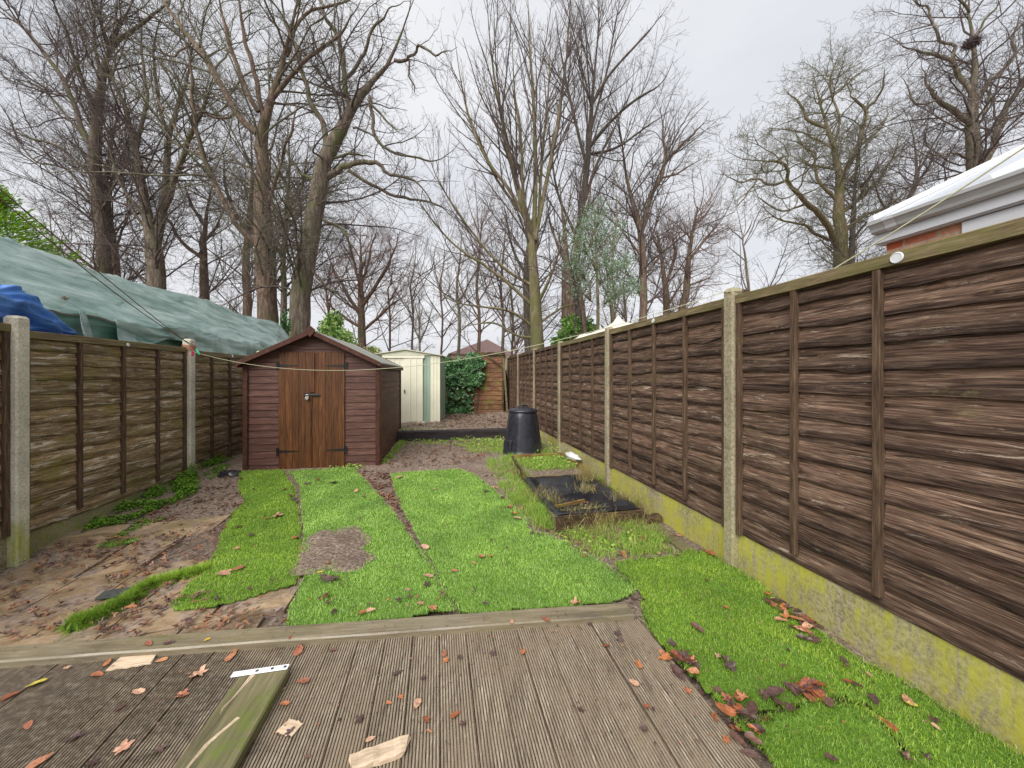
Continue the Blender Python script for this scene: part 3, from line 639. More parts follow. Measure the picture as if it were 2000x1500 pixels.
for j in range(9):
    for i in range(5):
        vs.append((0.10 * (i / 4) * math.sin(math.pi * (0.15 + 0.8 * j / 8)) , -0.05 * math.sin(i * 1.7 + j), 1.35 * j / 8))
for j in range(8):
    for i in range(4): k = j * 5 + i; fs.append((k, k + 1, k + 6, k + 5))
o = mb.add(vs, fs).build('plastic_sheet', M['liner'], None, (P(987, 0, 12.0).x, 12.05, 0.35)); o.modifiers.new('t', 'SOLIDIFY').thickness = 0.01
tag(o, 'dark crumpled sheet stuffed in the rear corner gap', 'sheet')

# ================================================================ deck
def beamline(u):   # v of the near edge of the edging timber at u
    a = uv(-2.63, 1.83); b = uv(0.749, 2.19); return a[1] + (b[1] - a[1]) * (u - a[0]) / (b[0] - a[0])
deck = empty('decking', (0, 1.0, 0), 'wet ribbed timber deck across the foreground', 'decking')
u1 = 1.172; i = 0; rr = random.Random(9)
deck_mats = M['deck']
while u1 > -3.7:
    u0 = u1 - 0.141; n = 11; pw = (u1 - u0) / n; prof = []
    for k in range(n):
        a = u0 + k * pw; prof += [(a, -0.001), (a + pw * 0.28, 0), (a + pw * 0.58, -0.001), (a + pw * 0.68, -0.006)]
    prof.append((u1, 0)); ve = beamline((u0 + u1) / 2) + (0.02 if u1 < 1.17 else 0.0); zt = 0.056 + rr.uniform(-0.003, 0.003); tl = rr.uniform(-0.004, 0.004)
    K = 16; V = []; Fq = []; v00 = -0.7
    if i == 2: ve2 = ve
    m_ = len(prof)
    for j in range(K + 1):
        v = v00 + (ve - v00) * (j / K) ** 0.8; bow = 0.002 * noise.noise(Vector((v * 1.5, i, 0))); wz = 0.003 * noise.noise(Vector((v * 1.2, i * 3, 5)))
        for pu, pz in prof:
            x, y = xy(pu + bow, v); V.append((x, y, zt + pz + tl * (pu - u0) / 0.14 + wz))
        for pu in (u1, u0):
            x, y = xy(pu + bow, v); V.append((x, y, zt - 0.03))
    q = m_ + 2
    for j in range(K):
        for k in range(q): Fq.append((j * q + k, j * q + (k + 1) % q, (j + 1) * q + (k + 1) % q, (j + 1) * q + k))
    fc = [tuple(K * q + k for k in range(q))]
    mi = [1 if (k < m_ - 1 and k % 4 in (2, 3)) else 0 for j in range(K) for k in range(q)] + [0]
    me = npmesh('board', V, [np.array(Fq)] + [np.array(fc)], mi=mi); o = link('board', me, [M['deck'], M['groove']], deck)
    o.location = (0, -1.0, 0)
    u1 = u0 - (0.0035 if i != 1 else 0.010); i += 1
# edging timber on the far edge of the deck
A = Vector((-3.7, 1.93 - (3.7 - 2.63) * 0.123 - 0.04)); B = Vector((0.715, 2.245)); e = (B - A).normalized(); nn = Vector((-e.y, e.x)); Lb = (B - A).length
vs = []; fs = []; K = 30
for i in range(K + 1):
    t = Lb * i / K; w = 0.062; dz = 0.003 * noise.noise(Vector((t * 1.5, 0, 0))) + 0.0015 * noise.noise(Vector((t * 9, 0, 0)))
    for a, z in ((-w, -0.12), (-w, 0.083), (-w + 0.008, 0.09), (w - 0.008, 0.09), (w, 0.083), (w, -0.12)): vs.append((t, a + 0.002 * noise.noise(Vector((t * 5, a, 2))), z + dz))
for i in range(K):
    for j in range(6): fs.append((i * 6 + j, i * 6 + (j + 1) % 6, i * 6 + 6 + (j + 1) % 6, i * 6 + 6 + j)[::-1])
fs += [tuple(range(6)), tuple(K * 6 + j for j in range(6))[::-1]]
o = MB().add(vs, fs).build('edging_timber', M['timber']); frame(o, (e.x, e.y, 0), (nn.x, nn.y, 0), (A.x, A.y, 0)); tag(o, 'long wet timber lying across the far edge of the deck', 'timber')

# mossy plank on the deck with a white perforated strip at its end
pa = Vector((-1.175, 1.765)); pb = Vector((-1.02, 0.75)); e = (pb - pa).normalized(); nn = Vector((-e.y, e.x))
root = empty('mossy_plank', (0, 0, 0), 'thick mossy plank lying on the deck, near left of centre', 'plank'); frame(root, (nn.x, nn.y, 0), (-e.x, -e.y, 0), (pa.x, pa.y, 0.0585))
Lp = (pb - pa).length; vs = []; fs = []; K = 14
for i in range(K + 1):
    y = -Lp * i / K; dz = 0.002 * noise.noise(Vector((y * 5, 3, 0)))
    for a, z in ((-0.105, 0), (-0.105, 0.036), (-0.098, 0.042), (0.098, 0.042), (0.105, 0.036), (0.105, 0)): vs.append((a + 0.002 * noise.noise(Vector((y * 6, a, 2))), y, z + dz))
for i in range(K):
    for j in range(6): fs.append((i * 6 + j, i * 6 + (j + 1) % 6, i * 6 + 6 + (j + 1) % 6, i * 6 + 6 + j))
fs += [tuple(range(6))[::-1], tuple(K * 6 + j for j in range(6))]
MB().add(vs, fs).build('board', M['mossplank'], root)
def splinter(pts, w):
    mb = MB(); n = len(pts)
    vs = []; fs = []
    for i, (x, y) in enumerate(pts):
        ww = w * (1 - 0.8 * i / (n - 1)) * rnd.uniform(.7, 1.2); vs += [(x - ww, y, 0.0425), (x, y, 0.0475), (x + ww, y, 0.0425)]
    for i in range(n - 1):
        a = i * 3; fs += [(a, a + 1, a + 4, a + 3), (a + 1, a + 2, a + 5, a + 4)]
    return mb.add(vs, fs)
splinter([(-0.045, -0.03), (-0.055, -0.1), (-0.06, -0.14), (-0.075, -0.2), (-0.07, -0.235)], 0.011).build('torn_strip', M['palewood'], root)
splinter([(0.012, -0.26), (0.0, -0.285), (-0.02, -0.32), (-0.04, -0.36), (-0.05, -0.42), (-0.06, -0.5), (-0.055, -0.6)], 0.012).build('torn_strip', M['palewood'], root)
strip = MB(); strip.box(-0.14, -0.016, 0.0, 0.10, 0.016, 0.003, b=0.001)
root2 = empty('metal_strip', (0, 0, 0), 'white perforated metal strip on the end of the mossy plank', 'metal strip'); frame(root2, (nn.x, nn.y, 0), (-e.x, -e.y, 0), (pa.x - e.x * -0.012, pa.y - e.y * -0.012, 0.1025)); root2.rotation_euler.z += R(3)
strip.build('plate', M['white_metal'], root2)
for x in (-0.035, 0.03, 0.085):
    MB().tube([(x, 0, 0.0028), (x, 0, 0.0045)], 0.007, 14).build('screw_hole', M['dark_hole'], root2)
# pale wood offcuts lying on the deck
def chunk(p, lx, ly, lz, rz, seed, label, name='wood_offcut', mat='palewood'):
    vs = []; fs = []; K = 8; s = random.Random(seed)
    for i in range(K + 1):
        x = lx * (i / K - .5); a = ly / 2 * (1 + s.uniform(-.12, .12)); c = lz * (1 + s.uniform(-.15, .15))
        sk = s.uniform(-.1, .1) * lx * (1 if i in (0, K) else 0)
        vs += [(x + sk, -a, 0), (x + sk * .5, -a, c * .8), (x, 0, c), (x - sk * .5, a, c * .85), (x - sk, a, 0)]
    for i in range(K):
        for j in range(5): fs.append((i * 5 + j, i * 5 + (j + 1) % 5, i * 5 + 5 + (j + 1) % 5, i * 5 + 5 + j))
    fs += [tuple(range(5))[::-1], tuple(K * 5 + j for j in range(5))]
    o = MB().add(vs, fs).build(name, M[mat], None, p); o.rotation_euler = (0, 0, rz); return tag(o, label, 'wood piece')
def D(px, py, h=0.0): z = 0.058 + h; d = (H - z) * F / (py - HY); return Vector(((px - CX) / F * d, d, z))
chunk(D(742, 1478), 0.2, 0.065, 0.022, R(22), 1, 'pale split wood block at the bottom edge of the deck')
chunk(D(567, 1422), 0.075, 0.06, 0.004, R(-15), 2, 'small pale wood chip under a dark leaf beside the mossy plank')
chunk(D(262, 1292), 0.17, 0.09, 0.008, R(14), 3, 'flat pale piece of wood near the left end of the deck')

# ================================================================ brown shed
c0 = Vector((-2.13 - 0.986 * 1.93, 5.9 - 0.167 * 1.93, 0.05)); SA = math.atan2(0.167, 0.986)
shed = empty('garden_shed', c0, 'brown timber garden shed with double doors and a grey felt roof', 'shed', rz=SA)
W_, Dp, EV, AP = 1.93, 2.5, 1.655, 2.12; DX0, DX1, DZ = 0.463, 1.425, 1.825; PB = 0.104
def roofx(z):    # x extents of the gable at height z
    if z <= EV: return 0.0, W_
    t = (z - EV) / (AP - EV); return t * W_ / 2, W_ - t * W_ / 2
def clad(name, face, segs_fn, zmax, mat, parent):
    V = []; Fs = []; z = 0.0; k = 0
    while z < zmax - 0.02:
        z1 = min(z + PB, zmax)
        for (a0, a1, b0, b1) in segs_fn(z, z1):
            if a1 - a0 < 0.02: continue
            n0 = len(V); K = max(2, int((a1 - a0) / 0.15))
            for i in range(K + 1):
                t = i / K; w = 0.0025 * noise.noise(Vector((t * (a1 - a0) * 5, k * 3.3, face)))
                xa = a0 + (a1 - a0) * t; xb = b0 + (b1 - b0) * t
                V += [(xb, 0.0, z1 + 0.004), (xa, 0.0125, z + w), (xa, 0.0, z + w + .003)]
            for i in range(K):
                a = n0 + i * 3
                for j in (0, 1): Fs.append((a + j, a + j + 1, a + j + 4, a + j + 3))
        z = z1; k += 1
    me = npmesh(name, V, [np.array(Fs)]); return link(name, me, mat, parent)
def front(z, z1):
    l0, r0 = roofx(z); l1, r1 = roofx(z1)
    if z1 > DZ + 0.03: return [(l0, r0, l1, r1)]
    return [(l0, DX0, l1, DX0), (DX1, r0, DX1, r1)]
o = clad('front_wall', 0, front, AP - 0.01, M['shed'], shed); o.scale = (1, -1, 1)
o = clad('side_wall', 1, lambda z, z1: [(0, Dp, 0, Dp)], EV, M['shed'], shed); o.rotation_euler = (0, 0, R(-90)); o.location = (W_, Dp, 0)
o = clad('side_wall', 2, lambda z, z1: [(0, Dp, 0, Dp)], EV, M['shed'], shed); o.rotation_euler = (0, 0, R(90)); o.location = (0, 0, 0)
o = clad('back_wall', 3, lambda z, z1: [(roofx(z)[0], roofx(z)[1], roofx(z1)[0], roofx(z1)[1])], AP - 0.01, M['shed'], shed); o.location = (0, Dp, 0)
core = MB(); core.prism([(0.004, 0), (W_ - 0.004, 0), (W_ - 0.004, EV), (W_ / 2, AP - 0.012), (0.004, EV)], 0.003, Dp - 0.003); core.build('frame', M['shed_trim'], shed)
# corner trims
for x0, x1 in ((-0.022, 0.045), (W_ - 0.045, W_ + 0.022)):
    MB().box(x0, -0.04, 0.0, x1, -0.017, EV - 0.03, b=0.003).build('corner_trim', M['shed_trim'], shed)
MB().box(W_ + 0.0165, -0.0165, 0.0, W_ + 0.03, 0.04, EV - 0.01, b=0.002).build('corner_trim', M['door'], shed)
MB().box(W_ + 0.004, Dp - 0.045, 0.0, W_ + 0.03, Dp + 0.01, EV - 0.01, b=0.002).build('corner_trim', M['shed_trim'], shed)
# doors: tongue and groove boards
def door(x0, x1, k):
    d = MB(); w = (x1 - x0) / k
    for i in range(k):
        d.box(x0 + i * w + 0.0008, -0.026, 0.012, x0 + (i + 1) * w - 0.0008, -0.004, DZ, b=0.0025)
    o = d.build('door', M['door'], shed); return o
xm = 0.945
dl = door(DX0 + 0.006, xm - 0.003, 5); dr = door(xm + 0.003, DX1 - 0.006, 5)
MB().box(0.915, -0.034, 0.012, 0.93, -0.0265, 1.12, b=0.002).build('cover_strip', M['door'], shed)
MB().box(0.905, -0.045, 1.20, 0.985, -0.0265, DZ - 0.004, b=0.003).build('cover_block', M['door'], shed)
def hinge(x, z, s, par):
    h = MB(); h.box(min(x, x - s * 0.035), -0.032, z - 0.06, max(x, x - s * 0.035), -0.0265, z + 0.06, b=0.001)
    h.prism([(x, z - 0.02), (x + s * 0.26, z - 0.007), (x + s * 0.27, z), (x + s * 0.26, z + 0.007), (x, z + 0.02)], -0.0315, -0.0268)
    h.tube([(x, -0.034, z - 0.06), (x, -0.034, z + 0.06)], 0.006, 8); h.build('hinge', M['black_metal'], par)
for z in (0.30, 1.616): hinge(DX0 + 0.008, z, 1, dl); hinge(DX1 - 0.008, z, -1, dr)
lt = MB(); lt.box(0.83, -0.032, 1.14, 0.90, -0.0265, 1.19, b=0.001); lt.box(0.94, -0.052, 1.145, 1.05, -0.046, 1.185, b=0.001); lt.tube([(0.83, -0.048, 1.168), (1.07, -0.048, 1.168)], 0.008, 8)
lt.build('bolt_latch', M['black_metal'], shed)
pk = MB(); n = 20; vs = [(0.885 + math.cos(6.2832 * k / n) * 0.03 * s_, y_, 1.115 + math.sin(6.2832 * k / n) * 0.03 * s_) for s_, y_ in ((.85, -0.05), (1, -0.055), (1, -0.07), (.85, -0.077)) for k in range(n)]
fs = [(j * n + k, j * n + (k + 1) % n, (j + 1) * n + (k + 1) % n, (j + 1) * n + k) for j in range(3) for k in range(n)] + [tuple(3 * n + k for k in range(n)), tuple(range(n))[::-1]]
pk.add(vs, fs); pk.tube([(0.885 + 0.02 * math.cos(a), -0.062, 1.14 + 0.03 * math.sin(a)) for a in np.linspace(0, math.pi, 9)], 0.005, 8)
tag(pk.build('padlock', M['steel']), 'round silver padlock hanging on the brown shed door bolt', 'padlock').matrix_world = Matrix.Translation(c0) @ Matrix.Rotation(SA, 4, 'Z')
# roof
sl = math.atan2(AP - EV, W_ / 2); oh = 0.055
def roofslab(s):
    xe = W_ / 2 + s * (W_ / 2 + oh * math.cos(sl)); ze = EV - oh * math.sin(sl); K = 12; vs = []; fs = []
    for i in range(K + 1):
        y = -0.13 + (Dp + 0.24) * i / K
        for j, t in enumerate((0, 0.35, 0.7, 1.0)):
            vs.append((W_ / 2 + (xe - W_ / 2) * t, y, AP + 0.035 + (ze - AP) * t + 0.004 * noise.noise(Vector((t * 5, y * 3, s))) - (0.003 if 0 < t < 1 else 0)))
        vs.append((xe, y, ze + 0.008)); vs.append((W_ / 2, y, AP + 0.008))
    for i in range(K):
        for j in range(6): f = (i * 6 + j, i * 6 + (j + 1) % 6, i * 6 + 6 + (j + 1) % 6, i * 6 + 6 + j); fs.append(f if s < 0 else f[::-1])
    fs += [tuple(range(6)), tuple(K * 6 + j for j in range(6))[::-1]]
    return MB().add(vs, fs)
for s in (-1, 1): roofslab(s).build('roof', M['felt_roof'], shed)
for s in (-1, 1):   # barge boards on the front and rear
    xe = W_ / 2 + s * (W_ / 2 + oh * math.cos(sl)); ze = EV - oh * math.sin(sl)
    for y0, y1 in ((-0.155, -0.135), (Dp + 0.115, Dp + 0.135)):
        MB().prism([(W_ / 2, AP + 0.045), (xe, ze + 0.04), (xe, ze - 0.03), (W_ / 2, AP - 0.03)], y0, y1).build('barge_board', M['shed_trim'], shed)
    MB().box(min(xe, xe + s * 0.018), -0.13, ze - 0.05, max(xe, xe + s * 0.018), Dp + 0.11, ze + 0.012).build('eaves_board', M['shed_trim'], shed)
MB().prism([(W_ / 2, AP + 0.10), (W_ / 2 + 0.075, AP + 0.035), (W_ / 2 + 0.045, AP - 0.02), (W_ / 2, AP - 0.075), (W_ / 2 - 0.045, AP - 0.02), (W_ / 2 - 0.075, AP + 0.035)], -0.178, -0.157).build('finial', M['shed_trim'], shed)
MB().box(0.0, -0.03, -0.06, W_, Dp, -0.001).build('floor_bearer', M['sleeper'], shed)

# ================================================================ metal shed on the terrace
MS = P(724, 825, 9.4); MS.z = 0.30
ms = empty('metal_shed', MS, 'cream and sage green metal shed on the raised ground at the back', 'shed', rz=R(4)); MW, MD, ME, MA = 1.75, 1.3, 1.74, 1.87
def ribbed(x0, x1, z0, z1, step=0.115, y=0.0):
    V = []; Fs = []; k = max(1, int(round((x1 - x0) / step))); s = (x1 - x0) / k; pr = []
    for i in range(k):
        a = x0 + i * s; pr += [(a, 0), (a + s * .80, 0), (a + s * .84, -0.012), (a + s * .96, -0.012)]
    pr.append((x1, 0)); n = len(pr)
    V = [(a, y + b, z0) for a, b in pr] + [(a, y + b, z1) for a, b in pr]; Fs = [(i, i + 1, n + i + 1, n + i) for i in range(n - 1)]
    return MB().add(V, Fs)
ribbed(0.34, 0.87, 0.05, 1.66, 0.14, -0.03).build('sliding_door', M['cream'], ms); ribbed(0.86, 1.32, 0.05, 1.66, 0.14, -0.045).build('sliding_door', M['cream'], ms)
ribbed(0.0, 0.34, 0, ME, 0.12, 0.0).build('front_panel', M['sage'], ms); ribbed(1.32, 1.50, 0, ME, 0.09, 0.0).build('front_panel', M['sage'], ms); ribbed(1.50, MW, 0, ME, 0.08, 0.001).build('front_panel', M['cream'], ms)
MB().box(0.3, -0.06, 1.662, 1.36, -0.02, 1.73, b=0.004).build('door_track', M['cream'], ms); MB().box(0.3, -0.05, 0.0, 1.36, -0.0, 0.045).build('door_track', M['cream'], ms)
MB().prism([(0, ME), (MW, ME), (MW / 2, MA)], -0.03, 0.0).build('gable', M['sageroof'], ms)
MB().box(0.845, -0.075, 0.78, 0.875, -0.05, 0.86, b=0.004).build('door_handle', M['rail'], ms)
MB().box(0.01, 0.01, 0, MW - 0.01, MD, ME).build('body', M['sage'], ms)
for s in (-1, 1):
    MB().prism([(MW / 2, MA + 0.03), (MW / 2 + s * (MW / 2 + 0.06), ME + 0.012), (MW / 2 + s * (MW / 2 + 0.06), ME - 0.012), (MW / 2, MA + 0.008)], -0.07, MD + 0.06).build('roof', M['sageroof'], ms)

# ================================================================ sleepers, bin
o = MB().box(0, 0, -0.05, 3.6, 0.2, 0.20, b=0.012).build('railway_sleeper', M['sleeper'], None, (*xy(-1.9, SLEEP_V - 0.1), 0.12)); o.rotation_euler = (0, 0, TH)
tag(o, 'long black sleeper holding back the raised ground, left of the compost bin', 'sleeper')
bp = Vector(((1021 - CX) / F * 6.85, 6.85, 0.075)); bn = empty('compost_bin', bp, 'black plastic compost bin with lid standing by the right fence', 'compost bin', rz=R(8))
n = 48; prof = [(0.40, 0.0), (0.40, 0.02), (0.385, 0.03), (0.372, 0.10), (0.345, 0.28), (0.315, 0.48), (0.288, 0.66), (0.272, 0.755), (0.262, 0.775), (0.25, 0.785)]
vs = []; fs = []
for j, (r, z) in enumerate(prof):
    for k in range(n):
        a_ = 2 * math.pi * k / n; c8 = math.cos(((a_ + math.pi / 8) % (math.pi / 4)) - math.pi / 8)
        flat = 0.93 / max(c8, .9) if 0 < j < 8 else 0.95
        rr_ = r * (0.5 * flat + 0.5 * (0.955)); vs.append((rr_ * math.cos(a_), rr_ * math.sin(a_), z))
for j in range(len(prof) - 1):
    for k in range(n): fs.append((j * n + k, j * n + (k + 1) % n, (j + 1) * n + (k + 1) % n, (j + 1) * n + k))
MB().add(vs, fs).build('body', M['bin'], bn, smooth=True)
lid = [(0.285, 0.765), (0.292, 0.775), (0.29, 0.80), (0.275, 0.812), (0.18, 0.838), (0.10, 0.85), (0.0001, 0.853)]; vs = []; fs = []
for r, z in lid:
    for k in range(n): a_ = 2 * math.pi * k / n; vs.append((r * .95 * math.cos(a_), r * .95 * math.sin(a_), z))
for j in range(len(lid) - 1):
    for k in range(n): fs.append((j * n + k, j * n + (k + 1) % n, (j + 1) * n + (k + 1) % n, (j + 1) * n + k))
ld = MB().add(vs, fs).build('lid', M['bin'], bn, smooth=True)
MB().tube([(-0.10, 0, 0.845), (-0.075, 0, 0.885), (0, 0, 0.90), (0.075, 0, 0.885), (0.10, 0, 0.845)], [0.018, 0.016, 0.016, 0.016, 0.018], 10).build('handle', M['bin'], ld)
for k in range(8):
    a_ = R(-90) + k * math.pi / 4 + R(8); v_ = MB(); 
    for i in range(3):
        z = 0.72 - i * 0.052; r = 0.281 + (0.755 - z) * 0.155
        r *= 0.955
        v_.box(-0.075 + .004 * i, -0.016, z - 0.010, 0.075 - .004 * i, 0.010, z + 0.010, M=Matrix.Rotation(a_ + math.pi / 2, 4, 'Z') @ Matrix.Translation((0, -r + 0.002, 0)) @ Matrix.Rotation(R(-9), 4, 'X'), b=0.003)
    v_.build('vent', M['bin'], bn)
h_ = MB().box(-0.11, -0.02, 0.03, 0.11, 0.02, 0.28, M=Matrix.Rotation(R(-62), 4, 'Z') @ Matrix.Translation((0, -0.372, 0)) @ Matrix.Rotation(R(-9), 4, 'X'), b=0.012); h_.build('hatch', M['bin'], bn)

# ================================================================ planter beds
def uvz(u, v, z): x, y = xy(u, v); return Vector((x, y, z))
def bedboard(a, b, z0, z1, t, mat, par, seed):
    """plank from uv a to uv b"""
    A, B = Vector(xy(*a)), Vector(xy(*b)); Lb = (B - A).length; vs = []; fs = []; K = 8
    for i in range(K + 1):
        x = Lb * i / K; dz = 0.006 * noise.noise(Vector((x * 3, seed, 0))); dy = 0.008 * noise.noise(Vector((x * 2, seed, 4)))
        for y, z in ((-t / 2, z0), (t / 2, z0), (t / 2, z1 - .004), (t / 2 - .004, z1), (-t / 2 + .004, z1), (-t / 2, z1 - .004)): vs.append((x, y + dy, z + (dz if z > z0 else 0)))
    for i in range(K):
        for j in range(6): fs.append((i * 6 + j, i * 6 + (j + 1) % 6, i * 6 + 6 + (j + 1) % 6, i * 6 + 6 + j))
    fs += [tuple(range(6))[::-1], tuple(K * 6 + j for j in range(6))]
    o = MB().add(vs, fs).build('side_board', mat, par); e = (B - A).normalized(); o.matrix_world = Matrix(((e.x, -e.y, 0, A.x), (e.y, e.x, 0, A.y), (0, 0, 1, 0), (0, 0, 0, 1))); return o
bed = empty('planter_bed', (0, 0, 0), 'low wooden bed lined with black plastic beside the right fence', 'planter'); b1 = (1.14, 2.08, 3.46, 4.86)
bedboard((b1[0], b1[2]), (b1[1], b1[2]), -0.03, 0.125, 0.03, M['bed'], bed, 1); bedboard((b1[0], b1[3]), (b1[1] + .03, b1[3]), -0.03, 0.135, 0.03, M['bedo'], bed, 2)
bedboard((b1[0], b1[2] + .02), (b1[0] + .03, b1[3] - .02), -0.03, 0.115, 0.03, M['mossplank'], bed, 3); bedboard((b1[1], b1[2] + .02), (b1[1], b1[3] - .02), -0.03, 0.125, 0.03, M['bed'], bed, 4)
# liner: folded sheet over the edges, sunken floor
K, J = 26, 34; vs = []; fs = []
for j in range(J + 1):
    for i in range(K + 1):
        a, b_ = i / K, j / J; u = b1[0] - 0.012 + a * (b1[1] - b1[0] + 0.02); v = b1[2] + 0.02 + b_ * (b1[3] - b1[2] - 0.04)
        ed = min(a * 0.94, (1 - a) * 0.94 * 0.8, b_ * 1.5, (1 - b_) * 1.0)
        wl = 0.15 if a < .5 else 0.13
        rim = 0.14 if ed < 0.085 else 0.14 - 0.19 * sm((ed - 0.085) / 0.06)
        if b_ < 0.035: rim = 0.132
        z = rim + 0.012 * noise.noise(Vector((u * 6, v * 4, 0))) + 0.006 * noise.noise(Vector((u * 20, v * 12, 3))) - (0.03 if a > 0.985 or a < 0.012 else 0)
        z += 0.035 * math.exp(-((b_ - 0.45) / 0.02) ** 2) * (0.15 < a < 0.85)
        u += 0.01 * noise.noise(Vector((v * 5, a * 3, 1))); vs.append(uvz(u, v, max(z, -0.06)))
for j in range(J):
    for i in range(K): k = j * (K + 1) + i; fs.append((k, k + 1, k + K + 2, k + K + 1))
o = MB().add(vs, fs).build('liner', M['liner'], bed, smooth=True); sd = o.modifiers.new('thickness', 'SOLIDIFY'); sd.thickness = 0.004
o = bedboard((1.30, 4.02), (1.72, 4.16), 0.0, 0.03, 0.03, M['bedo'], None, 8); o.name = 'bamboo_batten'; tag(o, 'thin mossy batten lying across the floor of the black lined bed', 'batten')
bed2 = empty('planter_bed', (0, 0, 0), 'weedy orange timber bed behind the black lined bed', 'planter'); b2 = (1.16, 2.12, 4.93, 6.12)
bedboard((b2[0] + .1, b2[3]), (b2[1], b2[3]), 0.0, 0.17, 0.03, M['bedo'], bed2, 5); bedboard((b2[0], b2[2]), (b2[0] + .08, b2[3]), 0.0, 0.16, 0.03, M['bed'], bed2, 6); bedboard((b2[1], b2[2]), (b2[1] + .02, b2[3]), 0.0, 0.16, 0.03, M['bedo'], bed2, 7)
vs = []; fs = []
for j in range(9):
    for i in range(9): u = b2[0] + .02 + (b2[1] - b2[0] - .04) * i / 8; v = b2[2] - 0.03 + (b2[3] - b2[2]) * j / 8; vs.append(uvz(u, v, 0.085 + 0.03 * noise.noise(Vector((u * 4, v * 4, 0)))))
for j in range(8):
    for i in range(8): k = j * 9 + i; fs.append((k, k + 1, k + 10, k + 9))
MB().add(vs, fs).build('soil', M['soil'], bed2)
# loose plank and log beside the near fence
pa, pb = G(1278, 1028, .02), G(1343, 1075, .02); e = (pb - pa).normalized(); o = MB().box(0, -0.05, -0.012, (pb - pa).length + .06, 0.05, 0.014, b=0.003).build('loose_plank', M['mossplank'], None, pa); o.rotation_euler = (R(8), 0, math.atan2(e.y, e.x))
tag(o, 'short mossy plank lying against the right fence base', 'plank')
chunk(G(1274, 1020), 0.16, 0.11, 0.075, R(15), 12, 'brown broken timber end at the near corner of the black lined bed', 'timber_end', 'bed')
# plastic bag
vs = []; fs = []; n = 14
for j in range(n + 1):
    for k in range(n):
        a_ = 2 * math.pi * k / n; ph = math.pi * j / n; r = 1 + 0.4 * noise.noise(Vector((math.cos(a_) * 1.5, math.sin(a_) * 1.5, ph * 2)))
        vs.append((0.07 * r * math.sin(ph) * math.cos(a_), 0.22 * r * math.sin(ph) * math.sin(a_), 0.07 + 0.07 * r * math.cos(ph)))
for j in range(n):
    for k in range(n): fs.append((j * n + k, j * n + (k + 1) % n, (j + 1) * n + (k + 1) % n, (j + 1) * n + k))
o = MB().add(vs, fs).build('plastic_bag', M['bag'], None, uvz(2.17, 5.75, 0.10), smooth=True); o.rotation_euler = (0, 0, TH + R(8)); tag(o, 'crumpled clear plastic bag beside the weedy bed and fence', 'bag')
# leaning sticks by the ivy
for px, py, h, rx, lb in ((863, 782, 0.62, 10, 'wider grey stake leaning beside the metal shed'), (873, 765, 0.5, -8, 'thin grey stake leaning in the ivy')):
    p = P(px, 805, 10.9 if rx > 0 else 11.5); o = MB().box(-0.035 if rx > 0 else -0.02, -0.01, 0, 0.035 if rx > 0 else 0.02, 0.01, h, b=0.003).build('stake', M['rail'], None, (p.x, p.y, 0.75)); o.rotation_euler = (0, R(rx), 0); tag(o, lb, 'stake')
# ================================================================ tarpaulin shelter beyond the left fence
# local frame along the left fence direction: VP of those lines at px 889
TL = math.atan((CX - 889) / F); cl, sl_ = math.cos(TL), math.sin(TL)
def T(a, v, z): return Vector((-a * cl - v * sl_, -a * sl_ + v * cl, z))    # a = metres left of the camera, v along
def tarpmesh(K, J, fn, name, mat, par, thick=0.006):
    vs = [fn(i / K, j / J) for j in range(J + 1) for i in range(K + 1)]; I = np.arange((K + 1) * (J + 1)).reshape(J + 1, K + 1)
    Q = np.stack([I[:-1, :-1], I[:-1, 1:], I[1:, 1:], I[1:, :-1]], -1).reshape(-1, 4)
    o = link(name, npmesh(name, [tuple(v) for v in vs], [Q], True), mat, par); s = o.modifiers.new('thickness', 'SOLIDIFY'); s.thickness = thick; return o
tp = empty('tarp_shelter', (0, 0, 0), 'long shelter under green tarpaulin and clear sheeting beyond the left fence', 'tarp shelter')
def rid(p): n_ = noise.noise(p); return 1 - abs(n_) * 2
def roof_fn(s, t):          # s along, t from eave to ridge
    v = 1.6 + s * (8.3 + 2.6 * t) ; a = 4.35 + 1.15 * t; z = 2.24 + 0.92 * t
    z += -0.05 * math.sin(math.pi * t) * (1 - s)
    w = 0.085 * rid(Vector((v * 0.42 + t * 1.5, t * 0.5, 2))) * (0.2 + 0.8 * t) + 0.018 * rid(Vector((v * 1.1 + t * 2.4, t * 0.6, 7))) * (0.15 + 0.9 * t)
    w += 0.028 * max(0, rid(Vector((v * 1.9 + t * 3.6, t * 0.3, 1)))) ** 2 + 0.005 * noise.noise(Vector((v * 5 - t * 6, t * 7, 1))) + 0.06 * max(0, rid(Vector((v * .7 + t * 2.2, 4.4, t * .4))) - .45)
    z += w - 0.06; a -= w * 0.4
    if t > 0.97: z -= 0.03
    return T(a, v, z)
tarpmesh(300, 60, roof_fn, 'roof_sheet', M['tarp'], tp)
def back_fn(s, t):
    p = roof_fn(s, 1.0); return p + Vector((-cl * 1.1 * t, -sl_ * 1.1 * t, -0.9 * t))
tarpmesh(60, 6, back_fn, 'rear_sheet', M['tarp'], tp)
def skirt_fn(s, t):
    p = roof_fn(s, 0.0); q = 0.05 * noise.noise(Vector((s * 30, t * 1.5, 4))) * (0.3 + t)
    return p + Vector((cl * (q - 0.03), sl_ * q, -0.95 * t - 0.02))
tarpmesh(120, 10, skirt_fn, 'skirt', M['tarpdark'], tp)
